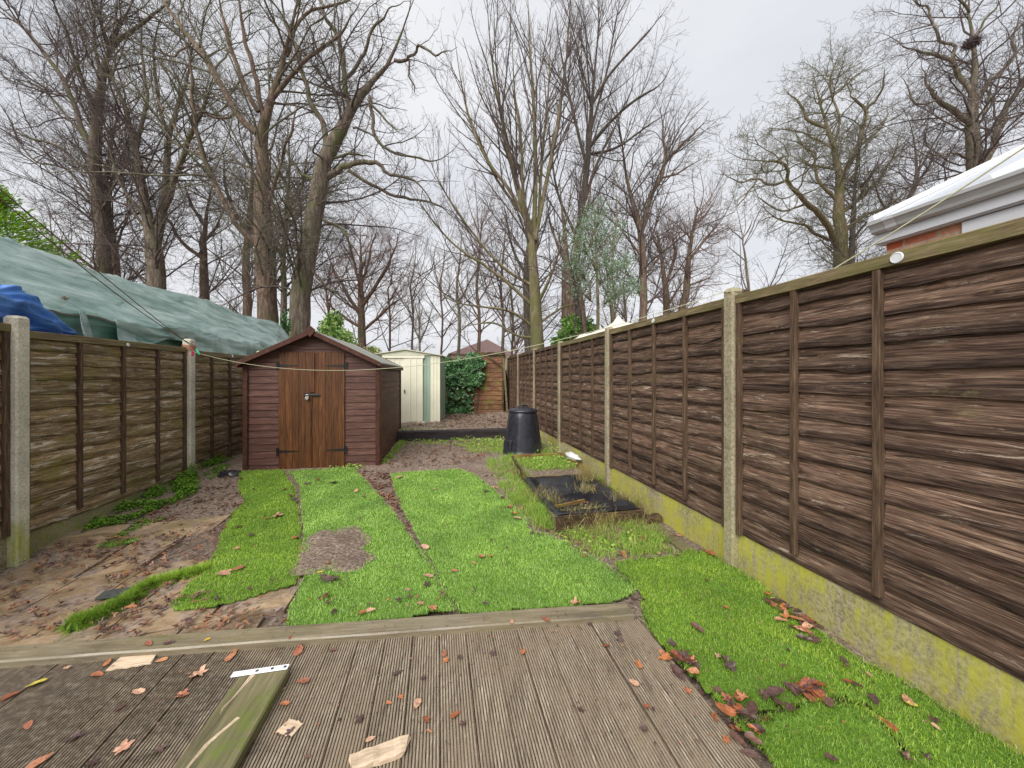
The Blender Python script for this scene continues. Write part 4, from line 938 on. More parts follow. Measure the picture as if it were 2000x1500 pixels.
for k, (s0, s1, hg) in enumerate(((0.30, 0.304, .7), (0.405, 0.412, .6), (0.46, 1.0, .0))):    # clear sheet hanging over the skirt
    def tail(s, t, s0=s0, s1=s1, hg=hg, k=k):
        ss = min(0.999, s0 + s * (s1 - s0) * (1 + (2.2 * t if hg else 0))); p = roof_fn(ss, 0.02); f = rid(Vector((s * (7 if not hg else 2) - t * .8, t * 0.9, k))); f2 = noise.noise(Vector((s * 40, t * 1.5, k + 3)))
        ln = hg if hg else 0.12 + 0.30 * max(0, 0.4 + 0.9 * noise.noise(Vector((s * 4.5, 1.5, 2)))) + 0.45 * s
        out = 0.03 + (0.10 * max(0, f) + 0.03 * f2) * (0.25 + t)
        return p + Vector((cl * out, sl_ * out, -ln * t + 0.012))
    tarpmesh(8 if hg else 160, 12, tail, 'loose_sheet', M['tarp'], tp, 0.003)
def end_fn(s, t):           # draped far end
    p0 = roof_fn(1.0, s); q = 0.06 * noise.noise(Vector((s * 6, t * 3, 9)))
    return p0 + Vector((cl * (0.25 * t), 0.15 * t + q, -(0.9 - 0.5 * s) * t * 0.9))
tarpmesh(20, 10, end_fn, 'end_sheet', M['tarp'], tp)
MB().tube([T(5.35, 12.2, 2.75), T(5.3, 12.35, 2.95), T(5.45, 12.5, 3.1)], 0.035, 8).build('frame_pole', M['pipe'], tp)
MB().tube([T(4.5, 10.1, 1.9), T(4.35, 10.3, 2.2), T(4.2, 10.2, 2.25)], 0.04, 8).build('frame_pole', M['pipe'], tp)
def blue_fn(s, t):
    v = 2.7 + 1.82 * s; a = 4.16 + 0.20 * t + 0.02 * rid(Vector((s * 4, t * 3, 1)))
    top = 2.33 - 0.06 * s - 0.34 * sm((s - .72) * 3.6); z = 1.75 + (top - 1.75) * math.sin(min(1, t * 1.25) * math.pi / 2)
    b = 0.10 * rid(Vector((s * 3 + t * 2.5, t * 2.4, 5))) + 0.05 * rid(Vector((s * 7 - t * 3, t * 5, 8))) + 0.02 * noise.noise(Vector((s * 11, t * 9, 2)))
    bulge = 0.22 * math.sin(math.pi * t)
    return T(a - bulge - b, v, z + b * .6)
bt = tarpmesh(120, 44, blue_fn, 'blue_tarp', M['bluetarp'], None); tag(bt, 'bunched blue tarpaulin sagging above the left fence by the pale post', 'tarp')

# ================================================================ house extension beyond the right fence
ex_ = empty('house_extension', (0, 0, 0), 'white roofed brick extension behind the right fence', 'house extension')
ex_.rotation_euler = (0, 0, TH)       # local x = across, y = along the garden
WA, VF = 3.98, 2.60         # wall lateral, far corner
MB().box(WA, -2.5, 0, 8.5, VF, 2.69).build('brick_wall', M['brick'], ex_)
MB().box(WA - 0.03, -2.5, 1.0, WA + 0.05, VF - 0.50, 2.688, b=0.006).build('window_frame', M['white'], ex_)
MB().box(WA - 0.036, -2.3, 1.05, WA - 0.028, VF - 0.75, 2.50).build('pane', M['glass'], ex_)
MB().box(WA - 0.055, -2.7, 2.692, 8.7, VF + 0.04, 2.72).build('soffit', M['white'], ex_)
MB().box(WA - 0.075, -2.7, 2.70, WA - 0.055, VF + 0.045, 2.89, b=0.003).build('fascia', M['white'], ex_)
gp = [(0, 0), (-0.03, -0.005), (-0.055, 0.01), (-0.065, 0.035), (-0.085, 0.06), (-0.10, 0.07), (-0.105, 0.095), (-0.096, 0.095), (-0.09, 0.08), (0, 0.08)]
n = len(gp); gx = WA - 0.076; vs = [(gx + x, y, 2.785 + z) for y in (-2.7, VF + 0.035) for x, z in gp]
MB().add(vs, [(j, (j + 1) % n, n + (j + 1) % n, n + j) for j in range(n)] + [tuple(range(n)), tuple(n + j for j in range(n))]).build('gutter', M['whitetrim'], ex_)
for y in (VF - 0.12, VF - 1.3):
    MB().add([(gx + x * 1.06 - .002, y + dy, 2.785 + z * 1.04 - .003) for dy in (-0.04, 0.04) for x, z in gp[:7]], [(j, j + 1, 8 + j, 7 + j) for j in range(6)]).build('gutter_clip', M['white'], ex_)
x0, y1_, z0_ = WA - 0.14, VF + 0.04, 2.895; hip = 3.2; rz_ = 0.46 * hip
rv = [(x0, -2.7, z0_), (x0, y1_, z0_), (x0 + hip, y1_, z0_ + rz_), (x0 + hip, -2.7, z0_ + rz_)]
rb = [(x, y, z - 0.05) for x, y, z in rv]
MB().add(rv + rb, [(0, 1, 2, 3), (4, 5, 6, 7), (0, 1, 5, 4), (1, 2, 6, 5), (2, 3, 7, 6)]).build('roof', M['polyroof'], ex_)
MB().add([(WA, VF - .02, 2.69), (x0 + hip, VF - .02, 2.69), (x0 + hip, VF - .02, z0_ + rz_ - .06), (WA, VF - .02, z0_)], [(0, 1, 2, 3)]).build('gable_wall', M['white'], ex_)
def bar(a, b, w, h, mat, nm): 
    a, b = Vector(a), Vector(b); e = (b - a).normalized(); s_ = e.cross(Vector((0, 0, 1))).normalized() * w; up = Vector((0, 0, h))
    MB().add([a - s_, a + s_, a + s_ * .5 + up, a - s_ * .5 + up, b - s_, b + s_, b + s_ * .5 + up, b - s_ * .5 + up], [(0, 1, 2, 3), (4, 5, 6, 7), (0, 1, 5, 4), (1, 2, 6, 5), (2, 3, 7, 6), (3, 0, 4, 7)]).build(nm, mat, ex_)
bar((x0 - .01, y1_ - .02, z0_), rv[2], 0.03, 0.045, M['white'], 'verge_bar')
for yy in (1.9, 1.2, 0.5, -0.2): 
    t = 1.0; bar((x0, yy, z0_), (x0 + hip * t, yy, z0_ + rz_ * t), 0.02, 0.035, M['white'], 'glazing_bar')

# canopy with two little peaks behind the right fence
cp = empty('canopy', (0, 0, 0), 'cream fabric canopy with two pointed tips showing above the right fence', 'canopy')
pk1, pk2 = P(1137, 645, 9.3), P(1205, 616, 8.2); e1, e2, e3 = P(1080, 672, 9.6), P(1262, 642, 8.6), P(1180, 660, 7.6); b1_ = P(1230, 640, 9.6)
K = 20; vs = []; fs = []
for j in range(K + 1):
    for i in range(K + 1):
        s, t = i / K, j / K; p = (e1 * (1 - s) + e2 * s) ; px = 1080 + 182 * s; d = 9.9 - 1.3 * s - 2.0 * t
        yb = 675 - 34 * s + t * 20 ; pt = 17 * math.exp(-abs(px - 1207) / 7) * math.exp(-((t - .3) / .18) ** 2) + 9 * math.exp(-abs(px - 1137) / 6) * math.exp(-((t - .3) / .2) ** 2)
        dome = 26 * max(0, 1 - abs(px - 1205) / 125) * math.sin(math.pi * min(1, t * 1.1 + .12)); q = P(px, yb - dome - pt, d); vs.append(q)
for j in range(K):
    for i in range(K): k = j * (K + 1) + i; fs.append((k, k + 1, k + K + 2, k + K + 1))
o = MB().add(vs, fs).build('fabric_top', M['canvas'], cp, smooth=True); o.modifiers.new('t', 'SOLIDIFY').thickness = 0.01
for px, d in ((1095, 9.5), (1245, 8.4)): p = P(px, 650, d); MB().tube([(p.x, p.y, 0), (p.x, p.y, 2.2)], 0.02, 8).build('pole', M['pipe'], cp)

# far house between the trees
fh = P(945, 690, 38); fh.z = 0.0
hs_ = empty('far_house', fh, 'distant house with reddish tiled roof seen between bare trunks', 'house', rz=R(12))
MB().box(-3.2, 0, 0, 3.2, 6, 3.9).build('wall', M['housewall'], hs_)
MB().prism([(-3.6, 3.8), (3.6, 3.6), (0.3, 5.3)], -0.3, 6.3).build('roof', M['houseroof'], hs_)
for x in (-1.9, 1.1): MB().box(x, -0.04, 2.2, x + 0.9, -0.01, 3.3).build('window', M['glass'], hs_)

# ================================================================ lines and ropes
def sag(a, b, s, n=40): return [a.lerp(b, i / n) + Vector((0, 0, -4 * s * (i / n) * (1 - i / n))) for i in range(n + 1)]
la = Vector((lpt(5.34).x + 0.10, 5.32, 1.86)); q = rpt(2.9); lb_ = Vector((q.x - ct * 0.085, q.y - st * 0.085, 2.165))
tag(MB().tube(sag(la, lb_, 0.43, 60), 0.0028, 6).build('washing_line', M['rope'], smooth=True), 'cream washing line sagging across the garden in front of the shed', 'washing line')
w = MB(); cq = Vector((q.x - ct * 0.02, q.y - st * 0.02, 2.163))
w.tube([cq + Vector((0.061 * math.cos(t), 0.061 * math.sin(t), 0.006 * math.sin(t))) for t in np.linspace(0, 6.4, 25)], 0.0035, 6)
tag(w.build('post_wire', M['rope']), 'loop of cream cord tied round the nearest right fence post', 'cord')
a = P(1620, 528, 2.2); a.z = 2.125; b = P(2090, 228, 1.5)
tag(MB().tube(sag(a, b, 0.01), 0.004, 6).build('washing_line', M['rope']), 'taut cream cord rising from the right fence past the white gutter', 'washing line')
a = P(384, 682, 5.3)
for k, (px, py, d, lb) in enumerate(((-60, 318, 2.5, 'upper of two brown wires running from the left post to the top left'), (-75, 322, 2.35, 'lower of two brown wires running from the left post to the top left'))):
    tag(MB().tube(sag(a + Vector((0, 0, 0.04 * k - .01)), P(px, py, d), 0.03 + 0.06 * k), 0.0045, 6).build('wire', M['cable']), lb, 'wire')
# twine and pegs on the slim left post
pc = lpt(5.34) + Vector(gyl[:2]) * 0.035; tw = MB()
for k in range(6): tw.tube([(pc.x + 0.075 * math.cos(t) * (1.05 if abs(math.cos(t)) > abs(math.sin(t)) else 1), pc.y + 0.075 * math.sin(t), 1.885 + 0.012 * k + 0.006 * math.sin(2 * t + k)) for t in np.linspace(0, 6.3, 17)], 0.005, 5)
tag(tw.build('twine', M['orange_rope']), 'faded orange twine wound round the top of the slim left post', 'twine')
for px, py, m_, lb, rz in ((377, 691, 'pink', 'pink clothes peg hanging under the twine on the left post', 0.3), (384, 688, 'green', 'green clothes peg hanging under the twine on the left post', -0.8), (389, 694, 'green', 'second green clothes peg, farther right on the line', -1.2)):
    pg = MB(); pg.box(-0.012, -0.008, -0.065, 0.0, 0.008, 0.01, b=0.002); pg.box(0.002, -0.008, -0.065, 0.014, 0.008, 0.01, b=0.002); pg.box(-0.003, -0.01, -0.03, 0.005, 0.01, -0.02)
    o = pg.build('clothes_peg', M[m_], None, P(px, py - 4, 5.2)); o.rotation_euler = (0.3, rz, rz); tag(o, lb, 'clothes peg')

# ================================================================ trees
def tubes_np(groups, sides):
    """groups: list of (pts (B,n,3), rad (B,n)) -> V, F"""
    Vs, Fs, off = [], [], 0
    for pts, rad in groups:
        B, n, _ = pts.shape
        if B == 0: continue
        tan = np.empty_like(pts); tan[:, 1:-1] = pts[:, 2:] - pts[:, :-2]; tan[:, 0] = pts[:, 1] - pts[:, 0]; tan[:, -1] = pts[:, -1] - pts[:, -2]
        tan /= np.linalg.norm(tan, axis=2, keepdims=True) + 1e-9
        ref = np.zeros_like(pts); mean = pts[:, -1] - pts[:, 0]; ax = np.argmin(np.abs(mean), axis=1); ref[np.arange(B), :, :] = 0; ref[np.arange(B)[:, None], np.arange(n)[None, :], ax[:, None]] = 1
        n1 = np.cross(tan, ref); n1 /= np.linalg.norm(n1, axis=2, keepdims=True) + 1e-9; n2 = np.cross(tan, n1)
        a = np.arange(sides) * 2 * np.pi / sides
        ring = pts[:, :, None, :] + rad[:, :, None, None] * (n1[:, :, None, :] * np.cos(a)[None, None, :, None] + n2[:, :, None, :] * np.sin(a)[None, None, :, None])
        idx = np.arange(B * n * sides).reshape(B, n, sides) + off; nx = np.roll(idx, -1, axis=2)
        Fs.append(np.stack([idx[:, :-1], nx[:, :-1], nx[:, 1:], idx[:, 1:]], -1).reshape(-1, 4)); Vs.append(ring.reshape(-1, 3)); off += B * n * sides
    return np.concatenate(Vs), np.concatenate(Fs)
def sprout(pts, rad, m, ratio, ang, wander, up, n, rmin, t0=0.15, lmin=0.0, rk=0.6, lens=None, lmax=9.0, th=1.0):
    """children of every parent branch, all at once"""
    B, k, _ = pts.shape
    plen = np.linalg.norm(np.diff(pts, axis=1), axis=2).sum(1)
    cnt = rng.poisson(m * np.ones(B)) if lens is None else rng.poisson(np.clip(plen / lens, 0.5, 200))
    par = np.repeat(np.arange(B), cnt); Cn = len(par)
    if Cn == 0: return pts[:0, :1].repeat(n, 1), rad[:0, :1].repeat(n, 1)
    t = t0 + (1 - t0) * rng.random(Cn) ** 0.85; f = t * (k - 1); i0 = np.minimum(f.astype(int), k - 2); fr = (f - i0)[:, None]
    base = pts[par, i0] * (1 - fr) + pts[par, i0 + 1] * fr; tan = pts[par, i0 + 1] - pts[par, i0]; tan /= np.linalg.norm(tan, axis=1, keepdims=True) + 1e-9
    pr = rad[par, i0] * (1 - fr[:, 0]) + rad[par, i0 + 1] * fr[:, 0]
    rv_ = rng.normal(size=(Cn, 3)); rv_ -= tan * (rv_ * tan).sum(1, keepdims=True); rv_ /= np.linalg.norm(rv_, axis=1, keepdims=True) + 1e-9
    an = np.radians(ang[0] + (ang[1] - ang[0]) * rng.random(Cn))[:, None]; d = tan * np.cos(an) + rv_ * np.sin(an); d[:, 2] += up * 0.6; d /= np.linalg.norm(d, axis=1, keepdims=True)
    ln = np.clip(plen[par] * ratio * (1.15 - 0.75 * t) * (0.6 + 0.8 * rng.random(Cn)), lmin, lmax); st_ = (ln / (n - 1))[:, None]
    P_ = np.empty((Cn, n, 3)); P_[:, 0] = base
    drift = rng.normal(size=(Cn, 3)) * 0.3
    for j in range(1, n):
        d = d + wander * (rng.normal(size=(Cn, 3)) + drift) ; d[:, 2] += up * 0.25; d /= np.linalg.norm(d, axis=1, keepdims=True); P_[:, j] = P_[:, j - 1] + d * st_
    r0 = np.clip(np.minimum(pr * rk, (0.005 + ln * 0.0068) * th), rmin, None); tt = np.linspace(0, 1, n)[None, :]
    R_ = np.maximum(r0[:, None] * (1 - 0.75 * tt), rmin * 0.8); return P_, R_
def catmull(P_, per):
    P_ = np.asarray(P_, float); n = len(P_); out = []
    for i in range(n - 1):
        p0, p1, p2, p3 = P_[max(i - 1, 0)], P_[i], P_[i + 1], P_[min(i + 2, n - 1)]
        for s in range(per):
            t = s / per; out.append(0.5 * ((2 * p1) + (-p0 + p2) * t + (2 * p0 - 5 * p1 + 4 * p2 - p3) * t * t + (-p0 + 3 * p1 - 3 * p2 + p3) * t ** 3))
    out.append(P_[-1]); return np.array(out)
def resamp(A, n):
    s = np.concatenate([[0], np.cumsum(np.linalg.norm(np.diff(A[:, :3], axis=0), axis=1))]); t = np.linspace(0, s[-1], n)
    return np.stack([np.interp(t, s, A[:, i]) for i in range(A.shape[1])], 1)
def tree(label, D_, limbs, mat='bark', twig='twig', up=0.05, wander=0.12, ang=(30, 65), crook=0.10, dens=(0.55, 0.32, 0.22), ratio=(0.42, 0.5, 0.5), rmin=0.0046, levels=3, depth=0.35, extra_up=0, group='bare winter trees beyond the garden', t0=0.2, lmax=4.5, base_z=0.1, th=1.25):
    ng = 24; P0 = []; R0 = []; known = []; mpp = D_ / F
    Vt = []; sides_groups = {}
    for li, L_ in enumerate(limbs):
        L_ = [tuple(q) if len(q) == 3 else (q[0], q[1], None) for q in L_]
        if li == 0: L_ = [(L_[0][0], HY + (H - base_z) / D_ * F, L_[0][2] * 1.15)] + L_ if L_[0][1] < HY + (H - base_z) / D_ * F - 5 else L_
        sgn = rng.uniform(-1, 1)
        if li == 0: dd = 0.0; sgn *= 0.25
        else:
            k = min(known, key=lambda q: (q[0] - L_[0][0]) ** 2 + (q[1] - L_[0][1]) ** 2); dd = k[2]
        A = []
        for j, (px, py, w_) in enumerate(L_):
            dist = math.hypot(px - L_[0][0], py - L_[0][1]) * mpp; dz = dd + sgn * depth * dist
            s = (D_ + dz) / D_; known.append((px, py, dz)); p = P(px, py, D_ + dz); A.append((p.x, p.y, p.z, w_ * mpp * s / 2 * (0.9 if li == 0 else 0.78)))
        A = catmull(A, 5); seg = np.linspace(0, 1, len(A))
        L3 = np.linalg.norm(A[-1, :3] - A[0, :3]); ph = rng.uniform(0, 99)
        for i in range(1, len(A)):
            a_ = 0.75 * crook * min(1.0, i / 3.0) * (0.5 if li == 0 else 1.0)
            A[i, 0] += a_ * noise.noise(Vector((i * 0.45, ph, 0))) * 1.6; A[i, 1] += a_ * noise.noise(Vector((i * 0.45, ph, 5))) * 1.6; A[i, 2] += a_ * noise.noise(Vector((i * 0.45, ph, 9)))
        A = resamp(A, ng); A[:, 3] *= 1 + 0.10 * np.array([noise.noise(Vector((i * .9, ph, 2))) for i in range(ng)])
        if li == 0: A[:2, 3] *= (1.25, 1.08)
        A[-9:, 3] *= np.linspace(1, 0.3, 9)
        P0.append(A[:, :3]); R0.append(np.maximum(A[:, 3], rmin))
    P0 = np.array(P0); R0 = np.array(R0)
    root = empty('bare_tree', (P0[0, 0, 0], P0[0, 0, 1], P0[0, 0, 2]), label, 'tree', group); org = P0[0, 0]
    V, Fq = tubes_np([(P0 - org, R0)], 9); link('trunk', npmesh('trunk', V, [Fq], True), M[mat], root)
    dens = tuple(q * k for q, k in zip(dens, (1.0, 0.92, 0.8)))
    g1 = sprout(P0, R0, 0, ratio[0], ang, wander, up, 9, rmin, t0, 0.5, 0.6, dens[0], lmax, th)
    # continue every limb tip
    gs5 = [g1]; g2 = sprout(*g1, 0, ratio[1], ang, wander * 1.15, up * .8, 6, rmin, 0.12, 0.3, 0.6, dens[1], lmax * .5); groups = [g1, g2]
    if levels > 2: g3 = sprout(*g2, 0, ratio[2], ang, wander * 1.2, up * .6, 4, rmin * .9, 0.1, 0.18, 0.6, dens[2], 1.2); 
    V1, F1 = tubes_np([g1], 5); V2, F2 = tubes_np([g2] + ([g3] if levels > 2 else []), 3)
    V = np.concatenate([V1, V2]) - org; link('crown', npmesh('crown', V, [np.concatenate([F1, F2 + len(V1)])], True), M[twig], root)
    return root

FAN = dict(up=0.22, wander=0.05, ang=(22, 45), crook=0.03)
tree('tall bare tree at the far left, leaning limbs to the upper left', 19, [
    [(205, 530, 26), (196, 420, 24), (186, 320, 22), (190, 230, 19), (198, 160, 16), (212, 100, 13), (235, 50, 9), (262, 0, 6), (280, -50, 4)],
    [(182, 300, 12), (150, 220, 11), (120, 150, 10), (60, 70, 8), (20, 30, 6), (-40, -20, 4)], [(180, 345, 7), (120, 290, 6), (60, 270, 5), (-10, 240, 3)],
    [(190, 240, 9), (150, 120, 7), (115, 30, 6), (90, -40, 4)], [(197, 170, 9), (185, 80, 6), (168, -30, 4)], [(212, 100, 11), (250, 65, 9), (300, 30, 6), (350, -20, 4)],
    [(185, 400, 6), (130, 330, 5), (60, 310, 4), (0, 200, 3)], [(190, 420, 5), (240, 330, 4), (250, 200, 3)], [(186, 300, 7), (90, 180, 5), (10, 150, 4)]], 'bark', up=0.10, dens=(0.45, 0.32, 0.26))
tree('slim bare tree just right of the far left tall one', 20, [[(228, 540, 15), (215, 440, 12), (208, 360, 9), (218, 280, 7), (240, 180, 4)], [(210, 370, 6), (240, 300, 5), (262, 230, 3)], [(215, 450, 6), (170, 380, 4), (120, 350, 3)], [(222, 490, 6), (250, 420, 4), (260, 350, 3)]], 'bark_red', dens=(0.5, 0.34, 0.25))
tree('twin stemmed bare tree above the middle of the tarpaulin', 17.5, [
    [(305, 560, 34), (300, 480, 29), (289, 430, 20), (277, 360, 17), (262, 280, 13), (242, 205, 11), (215, 140, 8), (195, 60, 5)],
    [(303, 480, 22), (318, 410, 18), (325, 340, 15), (330, 270, 12), (347, 205, 9), (365, 150, 7), (385, 50, 4)], [(318, 415, 14), (345, 340, 12), (372, 268, 10), (400, 200, 7), (425, 120, 4)],
    [(265, 300, 9), (285, 200, 8), (280, 120, 6), (275, 20, 4)], [(300, 470, 8), (250, 390, 6), (225, 310, 5), (160, 250, 3)], [(330, 270, 8), (310, 190, 7), (300, 100, 5), (320, 10, 3)], [(289, 430, 7), (230, 350, 5), (205, 250, 4), (170, 190, 3)]], 'bark', up=0.08, dens=(0.45, 0.32, 0.26))
tree('largest bare tree left of centre with many mossy forking limbs', 15, [
    [(524, 630, 38), (520, 520, 40), (514, 440, 36), (512, 380, 30), (514, 325, 27), (510, 270, 24), (525, 210, 18), (548, 140, 15), (565, 70, 12), (582, 0, 9), (600, -60, 6)],
    [(505, 262, 18), (462, 222, 15), (425, 150, 14), (375, 80, 12), (330, 20, 10), (295, -50, 8)], [(514, 270, 15), (510, 200, 12), (490, 120, 10), (472, 40, 8), (458, -50, 5)],
    [(508, 480, 15), (470, 448, 13), (430, 380, 12), (400, 310, 10), (382, 240, 9), (375, 160, 7), (360, 70, 5), (350, -20, 3)], [(505, 218, 12), (475, 165, 10), (450, 90, 9), (432, 20, 7), (418, -50, 5)],
    [(524, 395, 9), (545, 325, 7), (565, 260, 6), (590, 190, 4)], [(535, 190, 11), (572, 145, 10), (620, 100, 8), (670, 60, 7), (705, 0, 5)], [(560, 110, 8), (600, 30, 7), (680, 5, 5), (720, -40, 4)],
    [(400, 310, 6), (340, 250, 5), (300, 170, 4), (290, 90, 3)], [(462, 222, 7), (420, 230, 5), (370, 190, 4), (330, 120, 3)], [(375, 80, 6), (340, 110, 4), (300, 90, 3)], [(515, 330, 6), (470, 320, 5), (430, 270, 4)]],
    'bark_red', 'twig_olive', up=0.06, wander=0.15, dens=(0.5, 0.34, 0.27), ang=(30, 70))
tree('leaning thick bare tree with a broken pale scar and long arched limb', 14, [
    [(583, 660, 42), (590, 560, 39), (604, 470, 37), (620, 385, 34), (634, 312, 31), (657, 268, 28), (682, 220, 23), (702, 190, 19), (735, 150, 14), (762, 120, 12), (776, 80, 9), (792, 40, 7), (812, -10, 5)],
    [(636, 300, 17), (638, 257, 14), (612, 212, 12), (590, 155, 10), (577, 93, 9), (555, 30, 7), (545, -40, 5)], [(685, 220, 13), (675, 154, 12), (666, 98, 11), (650, 60, 9), (633, 20, 8), (620, -50, 6)],
    [(675, 154, 9), (710, 112, 8), (719, 70, 7), (752, 23, 5), (800, 0, 4)], [(638, 345, 16), (664, 332, 14), (690, 320, 13), (724, 317, 11), (755, 333, 9), (790, 345, 7), (827, 369, 5), (860, 420, 3)],
    [(680, 332, 9), (733, 364, 8), (789, 387, 7), (827, 392, 5), (870, 410, 4), (900, 440, 3)], [(722, 191, 9), (729, 252, 8), (747, 285, 7), (771, 299, 6), (805, 306, 5), (855, 313, 4), (900, 280, 3)],
    [(771, 117, 9), (799, 117, 7), (817, 89, 6), (855, 107, 5), (893, 93, 3)], [(799, 117, 5), (800, 150, 4), (815, 190, 3)], [(621, 425, 7), (659, 443, 6), (687, 471, 5), (702, 510, 3)], [(640, 312, 8), (690, 300, 6), (720, 305, 5)],
    [(719, 195, 6), (760, 240, 5), (790, 265, 3)], [(690, 250, 6), (720, 260, 4), (760, 310, 3)], [(604, 520, 5), (640, 560, 4), (680, 590, 3)], [(612, 350, 9), (585, 338, 7), (560, 300, 5), (548, 270, 3)]],
    'bark', up=0.0, wander=0.20, crook=0.14, dens=(0.5, 0.33, 0.26), ang=(35, 80))
for lbl, D_, px, top, w, mt in (('thin trunk rising behind the tarpaulin left of the largest tree', 20, 483, 440, 17, 'bark_red'), ('thin trunk between the largest tree and the leaning tree', 18, 555, 420, 13, 'bark')):
    tree(lbl, D_, [[(px, 610, w), (px - 2, 520, w * .85), (px + 3, top, w * .7), (px + 10, top - 100, w * .5), (px + 5, top - 200, w * .3)], [(px, top + 20, w * .5), (px - 40, top - 60, w * .4), (px - 50, top - 150, w * .2)], [(px + 3, top, w * .5), (px + 40, top - 70, w * .35), (px + 45, top - 160, w * .2)]], mt, dens=(0.5, 0.35, 0.28))
tree('short bare tree with curved limbs over the tarpaulin', 21, [[(401, 580, 18), (397, 500, 14), (401, 443, 11), (406, 401, 8), (420, 340, 5)], [(398, 505, 10), (370, 485, 9), (345, 460, 7), (327, 420, 5), (320, 370, 3)], [(401, 443, 8), (373, 397, 7), (360, 350, 4)], [(401, 470, 7), (430, 430, 5), (445, 380, 3)]], 'bark_red', dens=(0.5, 0.34, 0.26))
tree('reddish twiggy bare tree above the shed roof', 24, [[(708, 690, 18), (706, 620, 15), (704, 560, 12), (705, 500, 8), (703, 440, 4)], [(706, 620, 10), (670, 560, 8), (645, 510, 5), (630, 470, 3)], [(706, 600, 10), (745, 540, 8), (770, 490, 5), (780, 450, 3)], [(705, 650, 8), (760, 600, 6), (800, 570, 3)], [(705, 640, 8), (660, 610, 6), (630, 580, 3)], [(704, 560, 7), (725, 490, 5), (735, 440, 3)], [(704, 560, 7), (685, 490, 5), (675, 440, 3)]],
     'bark_red', 'twig_red', up=0.03, dens=(0.4, 0.3, 0.25), ratio=(0.5, 0.5, 0.5))
tree('tall fan shaped bare tree beside the far end of the right fence', 14.5, [
    [(1050, 690, 32), (1047, 620, 27), (1044, 560, 24), (1040, 500, 20), (1030, 430, 16), (1012, 370, 13), (995, 300, 11), (980, 230, 8), (965, 150, 6), (955, 60, 5), (950, -20, 3)],
    [(1040, 480, 14), (1045, 400, 12), (1045, 300, 10), (1042, 200, 8), (1035, 100, 6), (1030, -20, 4)], [(1044, 470, 13), (1062, 380, 11), (1080, 290, 9), (1095, 200, 7), (1108, 100, 5), (1118, -10, 3)],
    [(1036, 450, 11), (1000, 380, 9), (950, 310, 7), (920, 240, 6), (900, 160, 4), (885, 60, 3)], [(1040, 470, 10), (1022, 380, 8), (1018, 280, 7), (1005, 180, 5), (1000, 60, 3)], [(1044, 500, 10), (1052, 420, 8), (1060, 300, 7), (1070, 180, 5), (1075, 50, 3)],
    [(1042, 600, 10), (1000, 560, 8), (950, 520, 7), (890, 480, 5), (830, 410, 4), (790, 340, 3)], [(1042, 640, 8), (1000, 610, 7), (950, 600, 5), (890, 590, 4), (840, 560, 3)], [(1043, 560, 8), (980, 520, 7), (920, 450, 5), (860, 360, 4), (830, 280, 3)], [(1030, 430, 8), (970, 350, 6), (930, 260, 5), (890, 200, 3)],
    [(1050, 660, 8), (1010, 655, 6), (960, 630, 5), (900, 640, 3)], [(1052, 590, 9), (1075, 540, 7), (1095, 480, 5), (1110, 410, 4), (1120, 330, 3)], [(1055, 630, 7), (1100, 600, 5), (1150, 590, 3)]],
    'bark_olive', 'twig', dens=(0.62, 0.42, 0.34), ratio=(0.42, 0.42, 0.5), lmax=4, **{**FAN, 'wander': 0.06})
tree('second trunk standing close behind the fan shaped tree', 17, [[(1034, 690, 20), (1030, 600, 18), (1028, 530, 14), (1035, 460, 10), (1050, 380, 6)], [(1028, 540, 8), (1000, 480, 6), (985, 400, 4)]], 'bark_dark', dens=(0.6, 0.4, 0.3))
tree('upswept bare tree right of the fan shaped one, leaning limbs to the right', 17, [
    [(1128, 640, 20), (1125, 540, 15), (1132, 440, 14), (1145, 340, 13), (1152, 260, 11), (1157, 190, 9), (1165, 100, 6), (1178, -10, 4)], [(1150, 290, 9), (1185, 245, 8), (1240, 195, 6), (1290, 165, 4), (1315, 120, 3)], [(1155, 205, 8), (1195, 140, 6), (1250, 80, 5), (1300, 20, 3)],
    [(1147, 330, 8), (1122, 230, 7), (1100, 130, 5), (1085, 20, 3)], [(1140, 400, 8), (1170, 310, 7), (1200, 250, 5), (1230, 180, 3)], [(1130, 470, 8), (1090, 380, 6), (1075, 280, 4), (1070, 200, 3)], [(1152, 260, 7), (1180, 160, 5), (1200, 60, 4), (1215, -20, 3)], [(1155, 300, 7), (1200, 290, 6), (1260, 250, 4), (1310, 215, 3)]],
    'bark_dark', 'twig', dens=(0.6, 0.42, 0.34), ratio=(0.42, 0.42, 0.5), **{**FAN, 'wander': 0.06})
tree('stout orange brown trunk behind the laurel bush', 16, [[(1110, 640, 30), (1108, 560, 26), (1106, 500, 14), (1100, 430, 9), (1092, 350, 5)], [(1108, 540, 12), (1130, 460, 9), (1150, 390, 6), (1160, 310, 3)], [(1108, 520, 9), (1080, 450, 6), (1070, 380, 3)]], 'bark_red', 'twig', up=0.15, dens=(0.55, 0.35, 0.3))
tree('slender leaning trunk in front of the laurel bush', 12, [[(1141, 650, 12), (1137, 600, 11), (1130, 540, 8), (1122, 480, 5), (1118, 400, 3)]], 'bark_red', dens=(0.8, 0.4, 0.3))
tree('slim bare sapling by the canopy', 13, [[(1198, 650, 9), (1194, 590, 8), (1196, 500, 6), (1205, 420, 4), (1200, 330, 3)], [(1196, 540, 5), (1170, 480, 3)]], 'bark_olive', dens=(0.7, 0.4, 0.3), **FAN)
